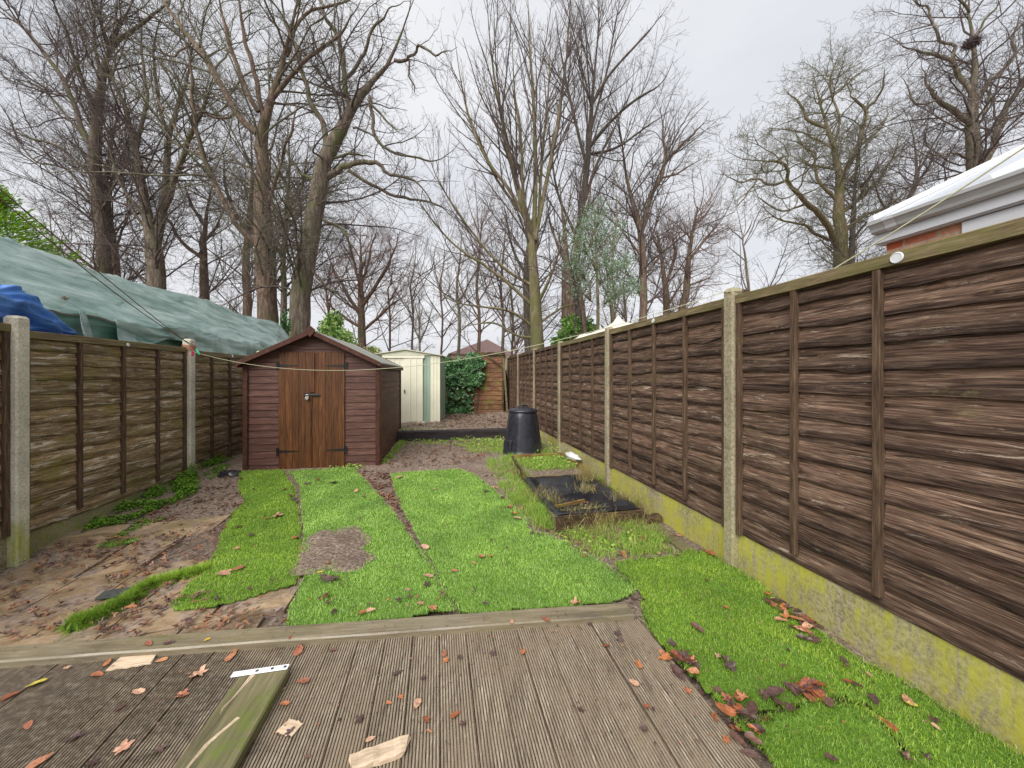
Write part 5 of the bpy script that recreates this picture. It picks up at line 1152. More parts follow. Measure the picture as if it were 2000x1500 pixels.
tree('dark forked bare tree right of the canopy', 18, [[(1256, 640, 18), (1256, 540, 15), (1251, 450, 13), (1235, 395, 10), (1222, 340, 8), (1215, 280, 6), (1205, 220, 4)], [(1251, 450, 12), (1272, 385, 11), (1298, 320, 9), (1296, 265, 7), (1290, 210, 4)], [(1298, 320, 7), (1330, 285, 6), (1365, 250, 4), (1385, 225, 3)], [(1285, 350, 6), (1320, 340, 5), (1370, 310, 3)], [(1256, 540, 6), (1290, 500, 5), (1330, 440, 3)], [(1253, 500, 6), (1215, 450, 5), (1180, 380, 3)]],
     'bark_red', 'twig', up=0.08, dens=(0.42, 0.32, 0.28), ratio=(0.5, 0.5, 0.5))
tree('knobbly pollard trunk left of the upright reddish pollard', 22, [[(1302, 630, 15), (1300, 560, 13), (1290, 495, 11), (1283, 455, 9)], [(1300, 560, 8), (1318, 500, 7), (1312, 460, 5)], [(1290, 495, 7), (1270, 450, 4)], [(1302, 600, 6), (1340, 540, 3)]], 'bark_red', 'twig_red', up=0.12, dens=(0.28, 0.28, 0.28), ratio=(0.9, 0.5, 0.5), t0=0.3, lmax=2.6)
tree('upright reddish pollard tree with a sawn top right of the dark forked tree', 22, [[(1328, 630, 16), (1340, 570, 14), (1345, 510, 12), (1352, 455, 11), (1363, 405, 10)], [(1345, 510, 8), (1375, 470, 6), (1400, 440, 4)], [(1340, 560, 6), (1390, 540, 3)]], 'bark_red', 'twig_red', up=0.10, dens=(0.28, 0.28, 0.28), ratio=(0.9, 0.5, 0.5), t0=0.3, lmax=2.8)
tree('large dome shaped bare oak behind the right fence', 27, [
    [(1642, 560, 28), (1643, 480, 25), (1638, 410, 20), (1640, 348, 16), (1628, 288, 13), (1616, 248, 11), (1600, 200, 7), (1590, 150, 4)], [(1634, 480, 15), (1606, 426, 14), (1580, 396, 12), (1548, 372, 10), (1537, 345, 9), (1540, 326, 8), (1522, 316, 7), (1490, 316, 5), (1450, 310, 3), (1415, 290, 3)],
    [(1537, 350, 7), (1510, 362, 6), (1480, 350, 5), (1440, 355, 3), (1405, 330, 3)], [(1616, 250, 8), (1580, 235, 7), (1560, 200, 5), (1530, 170, 3)], [(1642, 350, 11), (1676, 285, 10), (1688, 216, 8), (1665, 190, 6), (1650, 150, 4)], [(1688, 216, 7), (1720, 180, 5), (1730, 130, 3)],
    [(1640, 420, 10), (1680, 385, 8), (1724, 340, 6), (1760, 260, 4)], [(1636, 395, 9), (1600, 350, 7), (1590, 300, 5), (1560, 280, 4), (1520, 270, 3)], [(1640, 460, 9), (1690, 420, 7), (1740, 400, 5), (1780, 360, 3)], [(1628, 290, 7), (1590, 270, 5), (1550, 255, 4), (1500, 250, 3)],
    [(1676, 285, 7), (1710, 260, 5), (1740, 215, 3)], [(1620, 470, 8), (1570, 440, 6), (1520, 430, 4), (1480, 400, 3)], [(1628, 288, 6), (1640, 230, 5), (1620, 160, 4), (1640, 110, 3)], [(1480, 350, 4), (1455, 385, 3), (1430, 410, 2)], [(1632, 330, 6), (1580, 320, 5), (1560, 300, 3)],
    [(1600, 200, 5), (1650, 170, 4), (1690, 130, 3)], [(1580, 396, 6), (1530, 410, 4), (1470, 380, 3)]],
    'bark_olive', 'twig_olive', up=0.02, wander=0.22, crook=0.16, dens=(0.44, 0.33, 0.27), ratio=(0.42, 0.5, 0.5), rmin=0.008, ang=(35, 80), depth=0.5, lmax=4.0, th=1.5)
tree('second stem rising just right of the oak trunk', 26, [[(1662, 560, 13), (1665, 480, 11), (1668, 400, 9), (1672, 330, 7), (1680, 260, 4)], [(1665, 470, 6), (1700, 430, 5), (1740, 420, 3)], [(1668, 400, 6), (1700, 350, 4), (1720, 300, 3)]], 'bark_dark', 'twig', rmin=0.008, dens=(0.6, 0.42, 0.34))
tree('small bare tree between the oak and the white roof', 25, [[(1745, 470, 10), (1770, 400, 8), (1790, 340, 7), (1785, 270, 5), (1770, 220, 3)], [(1775, 390, 6), (1810, 330, 5), (1840, 280, 3)], [(1750, 450, 5), (1720, 390, 4), (1700, 330, 3)], [(1790, 340, 5), (1820, 290, 4), (1850, 230, 3)]], 'bark_dark', 'twig', rmin=0.008, dens=(0.5, 0.4, 0.32), up=0.06)
tree('thin sapling standing alone in front of the pale sky left of the oak', 20, [[(1462, 590, 6), (1456, 500, 5), (1449, 460, 4), (1440, 410, 3)], [(1450, 468, 3), (1470, 430, 3)], [(1452, 470, 3), (1420, 440, 2)], [(1456, 510, 3), (1420, 480, 2)]], 'bark', rmin=0.006, dens=(0.6, 0.45, 0.4), ratio=(0.5, 0.5, 0.5))
tree('tall bare tree at the right edge with a nest in its crown', 17, [
    [(1905, 360, 26), (1900, 270, 22), (1902, 200, 18), (1904, 140, 14), (1901, 80, 11), (1893, 24, 8), (1897, -40, 5)], [(1898, 245, 13), (1862, 216, 12), (1832, 196, 10), (1810, 160, 6), (1800, 120, 4)], [(1900, 190, 11), (1870, 135, 10), (1842, 112, 8), (1780, 96, 5), (1740, 80, 3)], [(1862, 122, 8), (1864, 92, 7), (1830, 72, 6), (1816, 24, 5), (1790, 5, 4), (1780, -30, 3)],
    [(1912, 345, 17), (1938, 290, 15), (1956, 236, 12), (1980, 188, 10), (2002, 150, 8), (2040, 90, 5), (2060, 30, 3)], [(1904, 200, 10), (1940, 152, 8), (1976, 116, 7), (1984, 60, 5), (2000, 10, 4)], [(1904, 240, 7), (1925, 225, 6), (1945, 150, 4)], [(1901, 80, 6), (1925, 40, 5), (1960, -10, 3)], [(1893, 24, 6), (1860, -20, 4)], [(1832, 196, 5), (1790, 200, 4), (1760, 150, 3)], [(1956, 236, 6), (2010, 220, 4), (2060, 230, 3)], [(1900, 310, 6), (1840, 300, 4), (1780, 300, 3)]],
    'bark', 'twig', up=0.03, wander=0.18, crook=0.13, dens=(0.42, 0.32, 0.26), ratio=(0.45, 0.5, 0.5), rmin=0.006, ang=(35, 75))
# nest
np_ = P(1898, 84, 17); g = rng.normal(size=(260, 3)); g /= np.linalg.norm(g, axis=1, keepdims=True); ctr = g * 0.28 * rng.random((260, 1)) ** .4 * np.array([1, 1, .6]); dr = rng.normal(size=(260, 3)); dr /= np.linalg.norm(dr, axis=1, keepdims=True)
V, Fq = tubes_np([(np.stack([ctr - dr * .17, ctr + rng.normal(size=(260, 3)) * .02, ctr + dr * .17], 1), np.full((260, 3), .012))], 3); tag(link('bird_nest', npmesh('bird_nest', V, [Fq]), M['twig'], None, np_), 'round dark stick nest high in the right edge tree', 'nest')
# slender background trunks behind the gardens
bgl = [(895, 500, 9, 'first slim trunk left of the ivy fence'), (934, 470, 10, 'slim trunk above the ivy covered panel'), (981, 480, 9, 'slim trunk above the orange rear panel'), (862, 520, 6, 'faint thin trunk above the metal shed'), (1000, 560, 7, 'thin trunk between orange panel and fan shaped tree'),
       (760, 560, 6, 'thin distant trunk above the brown shed roof end'), (805, 520, 6, 'thin distant trunk above the metal shed roof'), (640, 540, 7, 'thin distant trunk behind the leaning tree'), (1220, 520, 8, 'thin trunk left of the dark forked tree')]
for k, (px, top, w, lb) in enumerate(bgl):
    tree(lb, 23 + (k * 5) % 9, [[(px, 700, w * .8), (px + 2, 620, w * .7), (px - 3, 560, w * .6), (px + 4, top, w * .55), (px + 8, top - 70, w * .3)], [(px, 620, w * .4), (px - 35, 560, w * .3), (px - 50, 500, 2)], [(px, 590, w * .4), (px + 35, 530, w * .3), (px + 50, 470, 2)], [(px, 650, w * .4), (px + 50, 610, 2)]],
         ('bark', 'bark_red')[k % 2], ('twig', 'twig_red', 'twig')[k % 3], up=0.12, wander=0.08, rmin=0.007, dens=(0.8, 0.5, 0.42), ratio=(0.5, 0.5, 0.5))
# distant trees: two crowns copied with their parts
def copytree(src, loc, rz, s, lb):
    r = src.copy(); C.objects.link(r); r.location = loc; r.rotation_euler = (0, 0, rz); r.scale = (s, s, s * 0.95); r['label'] = lb; r['group'] = 'distant bare trees low on the horizon'
    for ch in src.children: c = ch.copy(); C.objects.link(c); c.parent = r
    return r
src1 = tree('distant bare tree far beyond the left tarpaulin', 45, [[(100, 700, 9), (100, 600, 8), (102, 500, 5), (98, 420, 3)], [(100, 610, 7), (60, 540, 5), (40, 470, 3)], [(100, 600, 7), (140, 530, 5), (160, 460, 3)], [(101, 540, 5), (80, 470, 3)], [(101, 540, 5), (125, 450, 3)], [(100, 650, 5), (50, 620, 3)], [(100, 650, 5), (150, 610, 3)]], 'bark', 'twig', rmin=0.014, dens=(0.8, 0.6, 0.5), ratio=(0.5, 0.5, 0.5), up=0.08, group='distant bare trees low on the horizon')
for k, px in enumerate((30, 440, 820, 1010, 1200, 1420)):
    d = 55 + (k * 17) % 24; p = P(px, 0, d); s = (0.75 + 0.07 * (k * 5 % 7)) * (0.62 if px > 1330 else 0.9)
    copytree(src1, (p.x, p.y, -0.1), k * 1.3, s, 'small bare tree far off among other distant ones on the horizon')
src1['label'] = 'small bare tree far off among other distant ones on the horizon'

# ================================================================ foliage
def leafcloud(name, centers, size, mat, parent=None, loc=None, nrm=None, spread=1.0, asp=0.55, fold=0.25):
    n = len(centers); s = size * (0.6 + 0.8 * rng.random((n, 1))); d = rng.normal(size=(n, 3)); 
    if nrm is not None: d = d * spread + np.asarray(nrm)[None, :] if np.ndim(nrm) == 1 else d * spread + nrm
    d /= np.linalg.norm(d, axis=1, keepdims=True); a = np.cross(d, rng.normal(size=(n, 3))); a /= np.linalg.norm(a, axis=1, keepdims=True); b_ = np.cross(d, a)
    V = np.stack([centers - a * s, centers - b_ * s * asp + d * s * fold, centers + a * s, centers + b_ * s * asp + d * s * fold], 1)
    mid = centers[:, None, :]; V = V.reshape(-1, 3); I = np.arange(n * 4).reshape(n, 4)
    return link(name, npmesh(name, V, [np.concatenate([I[:, [0, 1, 2]], I[:, [0, 2, 3]]])]), mat, parent, loc)
def blobs(specs, n, inner=0.55):
    """points in a union of ellipsoids, denser toward their surface"""
    out = []
    w = np.array([s[3] * s[4] * s[5] for s in specs]); w = w / w.sum()
    for s, q in zip(specs, w):
        m = int(n * q) + 1; g = rng.normal(size=(m, 3)); g /= np.linalg.norm(g, axis=1, keepdims=True); r = inner + (1 - inner) * rng.random((m, 1)); r *= 1 + 0.18 * np.sin(g[:, :1] * 7 + g[:, 2:] * 5)
        out.append(np.array(s[:3])[None] + g * r * np.array(s[3:6])[None])
    return np.concatenate(out)
def shrub(name, cat, px0, py0, px1, py1, d, mat, label, n, size, seed, stem='bark_dark', bl=9):
    r = random.Random(seed); a, b = P(px0, py0, d), P(px1, py1, d); cx, hw, zt, zb = (a.x + b.x) / 2, (b.x - a.x) / 2, a.z, b.z; cz = (zt + zb) / 2; hz = (zt - zb) / 2
    root = empty(name, (cx, d, 0.1), label, cat); sp_ = []
    for k in range(bl):
        an = r.uniform(0, 6.28); q = r.uniform(.0, .62); sp_.append((hw * q * math.cos(an), hw * .8 * r.uniform(-.7, .7), cz - .1 + hz * q * math.sin(an), hw * r.uniform(.3, .5), hw * r.uniform(.3, .5), hz * r.uniform(.3, .5)))
    sp_.append((0, 0, max(0.6, cz - hz) * .9, hw * .6, hw * .5, hz * .7))
    leafcloud('foliage', blobs(sp_, n, 0.35), size, M[mat], root)
    st_ = MB()
    for k in range(5): q = sp_[k]; st_.tube([(q[0] * .1, q[1] * .1, 0), (q[0] * .4, q[1] * .4, q[2] * .5), (q[0], q[1], q[2])], [0.05, 0.03, 0.012], 6)
    st_.build('stem', M[stem], root); return root
shrub('variegated_bush', 'bush', 612, 598, 702, 730, 11.5, 'variegated', 'green and cream variegated bush rising behind the brown shed roof', 9000, 0.055, 2, bl=14)
shrub('low_bush', 'bush', 700, 664, 750, 720, 12.5, 'yellowbush', 'low yellow green bush between the brown shed and metal shed roofs', 2500, 0.045, 3)
shrub('low_bush', 'bush', 768, 672, 800, 720, 15, 'yellowbush', 'wispy pale bush just behind the metal shed roof', 500, 0.06, 4)
shrub('laurel_bush', 'bush', 1064, 608, 1180, 700, 13.0, 'laurel', 'bright green laurel bush behind the far right fence', 11000, 0.06, 5, bl=16)
shrub('ivy_clump', 'ivy', 545, 590, 568, 720, 13.2, 'ivy', 'dark ivy clump climbing between the two biggest trunks', 1800, 0.05, 6)
# ivy on the rear fence
iv = empty('ivy', (P(900, 0, 11.6).x, 11.6, 0.3), 'dark glossy ivy smothering the left part of the rear panel', 'ivy'); ox = P(900, 0, 11.6).x; pts_ = []
while len(pts_) < 9500:
    px = rnd.uniform(853, 948); py = rnd.uniform(688, 812); 
    top = 700 - 12 * math.exp(-((px - 925) / 14) ** 2) + 3 * math.sin(px * .3); ed = 945 + 5 * math.sin(py * .25) - (0 if py < 765 else (py - 765) * .55)
    if py < top or px > ed: continue
    k = noise.noise(Vector((px * .05, py * .05, 3))); 
    if py > 752 and px > 872 and k > -0.05 - (0.25 if py < 790 else -0.1) and rnd.random() < .92: continue
    if py > 758 and px > 925: continue
    if px > ed - 14 * rnd.random() ** 2 + 10 * noise.noise(Vector((py * .12, 0, 1))) or py < top + 5 * rnd.random() ** 2 + 4 * noise.noise(Vector((px * .15, 3, 1))): continue
    dd = 11.75 - rnd.random() ** .7 * (0.20 + 0.18 * noise.noise(Vector((px * .08, py * .08, 9)))); p = P(px, py, dd); pts_.append((p.x - ox, p.y - 11.6, p.z - 0.3))
leafcloud('foliage', np.array(pts_), 0.052, M['ivy'], iv, nrm=(0.1, -1, 0.35), spread=0.55, asp=0.75)
st_ = MB()
for px in (866, 890, 915, 930): st_.tube([(P(px, 0, 11.76).x - ox, 0.15, 0), (P(px + 5, 0, 11.76).x - ox, 0.15, 0.6), (P(px - 4, 0, 11.76).x - ox, 0.15, 1.3)], [0.02, 0.015, 0.01], 6)
st_.build('stem', M['bark_dark'], iv)
# conifer at the left edge: fans of fronds
def conifer():
    a = P(15, 480, 9.5); root = empty('conifer', (a.x - 0.4, a.y, 0), 'bright green conifer top showing over the tarpaulin at the left edge', 'conifer'); cx, cy = a.x - .4, a.y
    st2 = MB(); st2.tube([(0, 0, 0), (0, 0, 3), (0.1, 0, 5.6)], [0.18, 0.12, 0.02], 8).build('trunk', M['bark_dark'], root)
    r = random.Random(4); C_ = []; A_ = []
    for k in range(650):
        z = r.uniform(2.2, 6.25); an = r.uniform(0, 6.283); t = (z - 2.2) / 4.1; rad = (2.15 * (1 - t ** 1.9) + 0.12) * r.uniform(.62, 1.12)
        tip = Vector((rad * math.cos(an), rad * math.sin(an), z + 0.25)); dirn = Vector((math.cos(an), math.sin(an), 0.65)).normalized(); side = dirn.cross(Vector((0, 0, 1))).normalized()
        for j in range(34):
            q = r.random(); w = (1 - q) * 0.17; c = tip - dirn * (0.55 * (1 - q)) + side * r.uniform(-1, 1) * w + Vector((r.uniform(-.02, .02), r.uniform(-.02, .02), r.uniform(-.05, .05))); C_.append(c[:]); A_.append((dirn + side * r.uniform(-.7, .7))[:])
    C_ = np.array(C_); A_ = np.array(A_); A_ /= np.linalg.norm(A_, axis=1, keepdims=True); n = len(C_); d = rng.normal(size=(n, 3)); b_ = np.cross(A_, d); b_ /= np.linalg.norm(b_, axis=1, keepdims=True); s = 0.06
    V = np.stack([C_ - A_ * s, C_ + b_ * s * .22, C_ + A_ * s, C_ - b_ * s * .22], 1).reshape(-1, 3); link('foliage', npmesh('foliage', V, [np.arange(n * 4).reshape(n, 4)]), M['conifer'], root)
conifer()
# eucalyptus like pale tree
def eucalyptus():
    D_ = 11.5; root = empty('pale_leaved_tree', (P(1165, 0, D_).x, D_, 0.1), 'slim tree with pale blue green leaves among the bare trees', 'tree'); org = Vector(root.location)
    t = MB(); t.tube([(0, 0, 0), tuple(P(1168, 600, D_) - org), tuple(P(1165, 500, D_) - org), tuple(P(1160, 410, D_) - org)], [0.07, 0.05, 0.035, 0.012], 7)
    r = random.Random(8); C_ = []
    lobes = [(1125, 470, 22, 26), (1165, 415, 20, 30), (1195, 450, 26, 34), (1160, 500, 30, 36), (1115, 520, 20, 22), (1215, 510, 20, 26), (1140, 560, 22, 22), (1200, 570, 22, 22), (1150, 455, 34, 30), (1230, 560, 14, 14), (1180, 530, 24, 20)]
    for px, py, rx, ry in lobes:
        for k in range(16):
            an = r.uniform(0, 6.28); q = math.sqrt(r.random()); c = P(px + rx * q * math.cos(an), py + ry * q * math.sin(an), D_ + r.uniform(-.6, .6)) - org
            base = P(1165 + (px - 1165) * .4, py + 30, D_) - org; t.tube([tuple(base), tuple((base + c) / 2 + Vector((0, 0, .08))), tuple(c)], [0.012, 0.008, 0.005], 4, cap=False)
            for j in range(26): C_.append((c.x + r.gauss(0, .12), c.y + r.gauss(0, .14), c.z + r.gauss(0, .14)))
    t.build('trunk', M['bark_olive'], root); leafcloud('foliage', np.array(C_), 0.042, M['eucalyptus'], root, asp=0.35)
eucalyptus()
# ================================================================ artificial grass
def inpoly(x, y, poly):
    c = False; j = len(poly) - 1
    for i in range(len(poly)):
        xi, yi = poly[i]; xj, yj = poly[j]
        if (yi > y) != (yj > y) and x < (xj - xi) * (y - yi) / (yj - yi) + xi: c = not c
        j = i
    return c
def inpoly_np(X, Y, poly):
    c = np.zeros(len(X), bool); j = len(poly) - 1
    for i in range(len(poly)):
        xi, yi = poly[i]; xj, yj = poly[j]
        if yi != yj: c ^= ((yi > Y) != (yj > Y)) & (X < (xj - xi) * (Y - yi) / (yj - yi) + xi)
        j = i
    return c
def edgedist(x, y, poly):
    m_ = 9.0
    for i in range(len(poly)):
        ax, ay = poly[i - 1]; bx, by = poly[i]; dx, dy = bx - ax, by - ay; t = max(0, min(1, ((x - ax) * dx + (y - ay) * dy) / (dx * dx + dy * dy + 1e-9)))
        m_ = min(m_, math.hypot(x - ax - dx * t, y - ay - dy * t))
    return m_
def smoothpoly(P2, n=6):
    out = []
    for i in range(len(P2)):
        a, b = Vector(P2[i]), Vector(P2[(i + 1) % len(P2)]); k = max(1, min(40, int((b - a).length / 0.05)))
        for j in range(k):
            q = a.lerp(b, j / k); q += Vector((noise.noise(Vector((q.x * 7, q.y * 7, 0))), noise.noise(Vector((q.x * 7, q.y * 7, 4))))) * 0.022; out.append((q.x, q.y))
    return out
def blades(name, pos, h, w, mat, parent, lean=0.35, seglen=1, dirn=None):
    """one bent blade per position: 5 verts, 1 quad + 1 tri"""
    n = len(pos); an = rng.random(n) * 2 * np.pi; hh = h * (0.6 + 0.7 * rng.random(n)); ww = w * (0.7 + 0.6 * rng.random(n)); side = np.stack([np.cos(an), np.sin(an), np.zeros(n)], 1)
    la = rng.random(n) * 2 * np.pi; lm = lean * (0.2 + rng.random(n)); ld = np.stack([np.cos(la) * lm, np.sin(la) * lm, np.zeros(n)], 1)
    if dirn is not None: ld += np.array(dirn)[None]
    up = np.array([0, 0, 1.0])[None]; H_ = hh[:, None]; W2 = ww[:, None] / 2
    m1 = pos + up * H_ * .55 + ld * H_ * .3; tp_ = pos + up * H_ + ld * H_ * 1.0
    tp_[:, 2] -= (hh * np.clip(np.linalg.norm(ld, axis=1), 0, 1.2) * 0.35)
    V = np.stack([pos - side * W2, pos + side * W2, m1 + side * W2 * .8, m1 - side * W2 * .8, tp_], 1).reshape(-1, 3); I = np.arange(n) * 5
    Q = np.stack([I, I + 1, I + 2, I + 3], 1); T_ = np.stack([I + 3, I + 2, I + 4], 1)
    return link(name, npmesh(name, V, [Q, T_]), mat, parent)
turfs = []
def mat_h(x, y, sd, ridges):
    z = 0.010 + 0.020 * noise.noise(Vector((x * 1.6, y * 1.6, sd))) + 0.010 * noise.noise(Vector((x * 4, y * 4, sd + 5)))
    for ax, ay, bx, by, hh, ww in ridges:
        dx, dy = bx - ax, by - ay; t = max(0, min(1, ((x - ax) * dx + (y - ay) * dy) / (dx * dx + dy * dy))); q = math.hypot(x - ax - dx * t, y - ay - dy * t); z += hh * math.exp(-(q / ww) ** 2) * math.sin(math.pi * min(1, max(0, t * .9 + .05)))
    return z
def turf(pix, label, sd, mat='pile', dens=19000, bald=None, ridges=(), h0=0.026, name='artificial_grass', ground_fn=None):
    P2 = smoothpoly([G(px, py, 0.02).xy[:] for px, py in pix]); xs = [p[0] for p in P2]; ys = [p[1] for p in P2]
    rg = []
    for (p1, p2, hh, ww) in ridges: a, b = G(*p1, .02), G(*p2, .02); rg.append((a.x, a.y, b.x, b.y, hh, ww))
    st_ = 0.03; X = np.arange(min(xs), max(xs) + st_, st_); Y = np.arange(min(ys), max(ys) + st_, st_)
    Z = np.array([[zg(x, y) + h0 + mat_h(x, y, sd, rg) for x in X] for y in Y])
    root = empty(name, (0, 0, 0), label, 'artificial grass', 'strips of artificial grass laid on the ground')
    # base sheet: cells inside the outline, vertices pulled to it
    gx, gy = np.meshgrid(X, Y); ins = inpoly_np(gx.ravel(), gy.ravel(), P2).reshape(gx.shape); ok = ins[:-1, :-1] & ins[1:, :-1] & ins[:-1, 1:] & ins[1:, 1:]
    I = np.arange(gx.size).reshape(gx.shape); Q = np.stack([I[:-1, :-1][ok], I[:-1, 1:][ok], I[1:, 1:][ok], I[1:, :-1][ok]], 1)
    used = np.unique(Q); mp_ = np.full(gx.size, -1); mp_[used] = np.arange(len(used)); Vb = np.stack([gx.ravel()[used], gy.ravel()[used], Z.ravel()[used] - 0.004], 1)
    o = link('backing', npmesh('backing', Vb, [mp_[Q]], True), M['backing'], root); s = o.modifiers.new('thickness', 'SOLIDIFY'); s.thickness = 0.012; s.offset = -1
    # pile
    area = (max(xs) - min(xs)) * (max(ys) - min(ys)); n = int(area * dens); px_ = min(xs) + (max(xs) - min(xs)) * rng.random(n); py_ = min(ys) + (max(ys) - min(ys)) * rng.random(n)
    keep = inpoly_np(px_, py_, P2); dist = np.sqrt(px_ ** 2 + py_ ** 2); keep &= rng.random(n) < np.clip(2.6 / dist, 0.35, 1.0)
    if bald is not None:
        for bx, by, rx, ry in bald:
            c = G(bx, by); e1_ = (G(bx + rx, by) - c).length; e2_ = (G(bx, by - ry) - c).length
            q = ((px_ - c.x) / e1_) ** 2 + ((py_ - c.y) / e2_) ** 2 + 0.5 * np.array([noise.noise(Vector((a * 5, b * 5, sd))) for a, b in zip(px_, py_)]); keep &= ~((q < 1) & (rng.random(n) < 0.93 - 0.55 * (q > .55)))
    px_, py_ = px_[keep], py_[keep]; fx = (px_ - X[0]) / st_; fy = (py_ - Y[0]) / st_; ix = np.clip(fx.astype(int), 0, len(X) - 2); iy = np.clip(fy.astype(int), 0, len(Y) - 2); fx -= ix; fy -= iy
    z = Z[iy, ix] * (1 - fx) * (1 - fy) + Z[iy, ix + 1] * fx * (1 - fy) + Z[iy + 1, ix] * (1 - fx) * fy + Z[iy + 1, ix + 1] * fx * fy
    wd = 0.0022 * np.clip(np.sqrt(px_ ** 2 + py_ ** 2) / 2.2, 1, 2.2)
    blades('pile', np.stack([px_, py_, z - .004], 1), np.full(len(px_), 0.019), wd, M[mat], root, 0.75, dirn=(0.15 * math.cos(sd), 0.15 * math.sin(sd), 0))
    if bald:    # mud smears lying over the bald part
        for bx, by, rx, ry in bald:
            vs = []; fs = []; K, J = 5, 26; c = G(bx, by); rx_ = (G(bx + rx, by) - c).length * .98; ry_ = (G(bx, by - ry) - c).length * .98
            vs.append((c.x, c.y, zg(c.x, c.y) + h0 + mat_h(c.x, c.y, sd, rg) + 0.014))
            for k in range(1, K + 1):
                for j in range(J):
                    a = 6.2832 * j / J; q = k / K * (0.92 + .28 * noise.noise(Vector((math.cos(a) * 1.5, math.sin(a) * 1.5, sd)))); x = c.x + rx_ * q * math.cos(a); y = c.y + ry_ * q * math.sin(a)
                    vs.append((x, y, zg(x, y) + h0 + mat_h(x, y, sd, rg) + 0.014 - 0.016 * (k / K) ** 2 + 0.004 * noise.noise(Vector((x * 14, y * 14, 0)))))
            for j in range(J): fs.append((0, 1 + j, 1 + (j + 1) % J))
            for k in range(K - 1):
                for j in range(J): a = 1 + k * J; fs.append((a + j, a + J + j, a + J + (j + 1) % J, a + (j + 1) % J))
            MB().add(vs, fs).build('mud_patch', M['soil'], root, smooth=True)
    turfs.append((P2, Z, X, Y)); return root
turf([(465, 922), (508, 920), (556, 919), (562, 935), (575, 951), (583, 990), (587, 1040), (588, 1074), (579, 1147), (520, 1163), (448, 1182), (400, 1192), (343, 1199), (329, 1187), (371, 1140), (402, 1119), (385, 1118), (413, 1091), (437, 1032), (455, 1000), (479, 980), (465, 965)],
     'leftmost curling strip of artificial grass in front of the shed', 1, 'pile_dark', 20000, ridges=[((437, 1060), (480, 985), 0.03, 0.05), ((470, 1100), (560, 1095), 0.02, 0.05), ((520, 960), (575, 960), .025, .04)])
turf([(562, 922), (620, 918), (695, 915), (700, 925), (735, 962), (768, 1000), (817, 1067), (855, 1130), (875, 1165), (893, 1203), (740, 1216), (600, 1229), (549, 1232), (566, 1190), (590, 1140), (592, 1070), (588, 990), (583, 950)],
     'middle strip of artificial grass with a bald muddy patch', 2, 'pile', 19000, bald=[(650, 1080, 62, 42), (690, 1105, 40, 22), (625, 1058, 26, 14)], ridges=[((590, 945), (700, 945), .02, .05), ((560, 1200), (560, 1240), .01, .05)])
turf([(763, 928), (815, 922), (897, 917), (925, 927), (960, 952), (995, 980), (1027, 1014), (1035, 1035), (1072, 1046), (1120, 1072), (1174, 1102), (1215, 1130), (1247, 1155), (1238, 1165), (1195, 1179), (1040, 1192), (896, 1202), (875, 1165), (858, 1135), (826, 1077), (803, 1032), (785, 995), (771, 965)],
     'wide central strip of bright artificial grass reaching the timber', 3, 'pile', 21000, ridges=[((900, 1100), (1150, 1060), .028, .06), ((980, 1140), (1200, 1120), .02, .08)])
turf([(1196, 1104), (1230, 1094), (1316, 1087), (1352, 1077), (1388, 1082), (1437, 1110), (1487, 1143), (1550, 1198), (1685, 1289), (1780, 1345), (1865, 1398), (2000, 1480), (2100, 1545), (1830, 1550), (1802, 1500), (1775, 1470), (1690, 1385), (1640, 1374), (1540, 1388), (1424, 1400), (1350, 1330), (1300, 1275), (1252, 1212), (1252, 1168)],
     'right hand strip of artificial grass between the deck and fence', 4, 'pile_dark', 26000, ridges=[((1330, 1110), (1480, 1180), .025, .05), ((1480, 1240), (1640, 1330), .035, .05), ((1300, 1200), (1440, 1180), .018, .07)])
turf([(1430, 1412), (1520, 1400), (1640, 1385), (1682, 1393), (1770, 1478), (1800, 1510), (1840, 1550), (1545, 1560), (1500, 1500), (1460, 1450)], 'overlapping corner piece of artificial grass at the bottom right', 5, 'pile_dark', 26000, h0=0.045, ridges=[((1640, 1385), (1790, 1500), .03, .04), ((1480, 1405), (1640, 1385), .02, .05)])
turf([(180, 1070), (200, 1062), (235, 1054), (268, 1052), (272, 1058), (240, 1066), (205, 1072)], 'small loose scrap of artificial grass on the left soil', 6, 'pile', 20000)
# rolled tail: a fluffy cylinder curving over the slabs
pts = [G(px, py, 0.03) for px, py in ((405, 1112), (372, 1122), (345, 1130), (315, 1137), (285, 1148), (265, 1163), (250, 1176), (222, 1190), (190, 1207), (162, 1218), (142, 1226))]
pp = catmull([tuple(p) for p in pts], 8); pp += np.array([[noise.noise(Vector((i * .35, 0, 0))), noise.noise(Vector((i * .35, 5, 0))), 0] for i in range(len(pp))]) * 0.02; rad = np.interp(np.linspace(0, 1, len(pp)), [0, .4, .6, 1], [0.026, 0.030, 0.036, 0.044]); root = empty('artificial_grass', (0, 0, 0), 'narrow rolled tail of artificial grass curling over the slabs', 'artificial grass', 'strips of artificial grass laid on the ground')
rad = rad * (1 + 0.35 * np.array([noise.noise(Vector((i * .3, 9, 0))) for i in range(len(pp))])); V, Fq = tubes_np([(pp[None], rad[None])], 10); link('backing', npmesh('backing', V, [Fq], True), M['backing'], root)
n = 16000; k = rng.random(n) * (len(pp) - 1.001); i0 = k.astype(int); f = (k - i0)[:, None]; c = pp[i0] * (1 - f) + pp[i0 + 1] * f; tn = pp[i0 + 1] - pp[i0]; tn /= np.linalg.norm(tn, axis=1, keepdims=True); sd_ = np.cross(tn, [0, 0, 1.0]); a = rng.random(n) * 3.6 - 0.25; od = sd_ * np.cos(a)[:, None] + np.array([0, 0, 1.0])[None] * np.sin(a)[:, None]; rr_ = rad[i0][:, None]
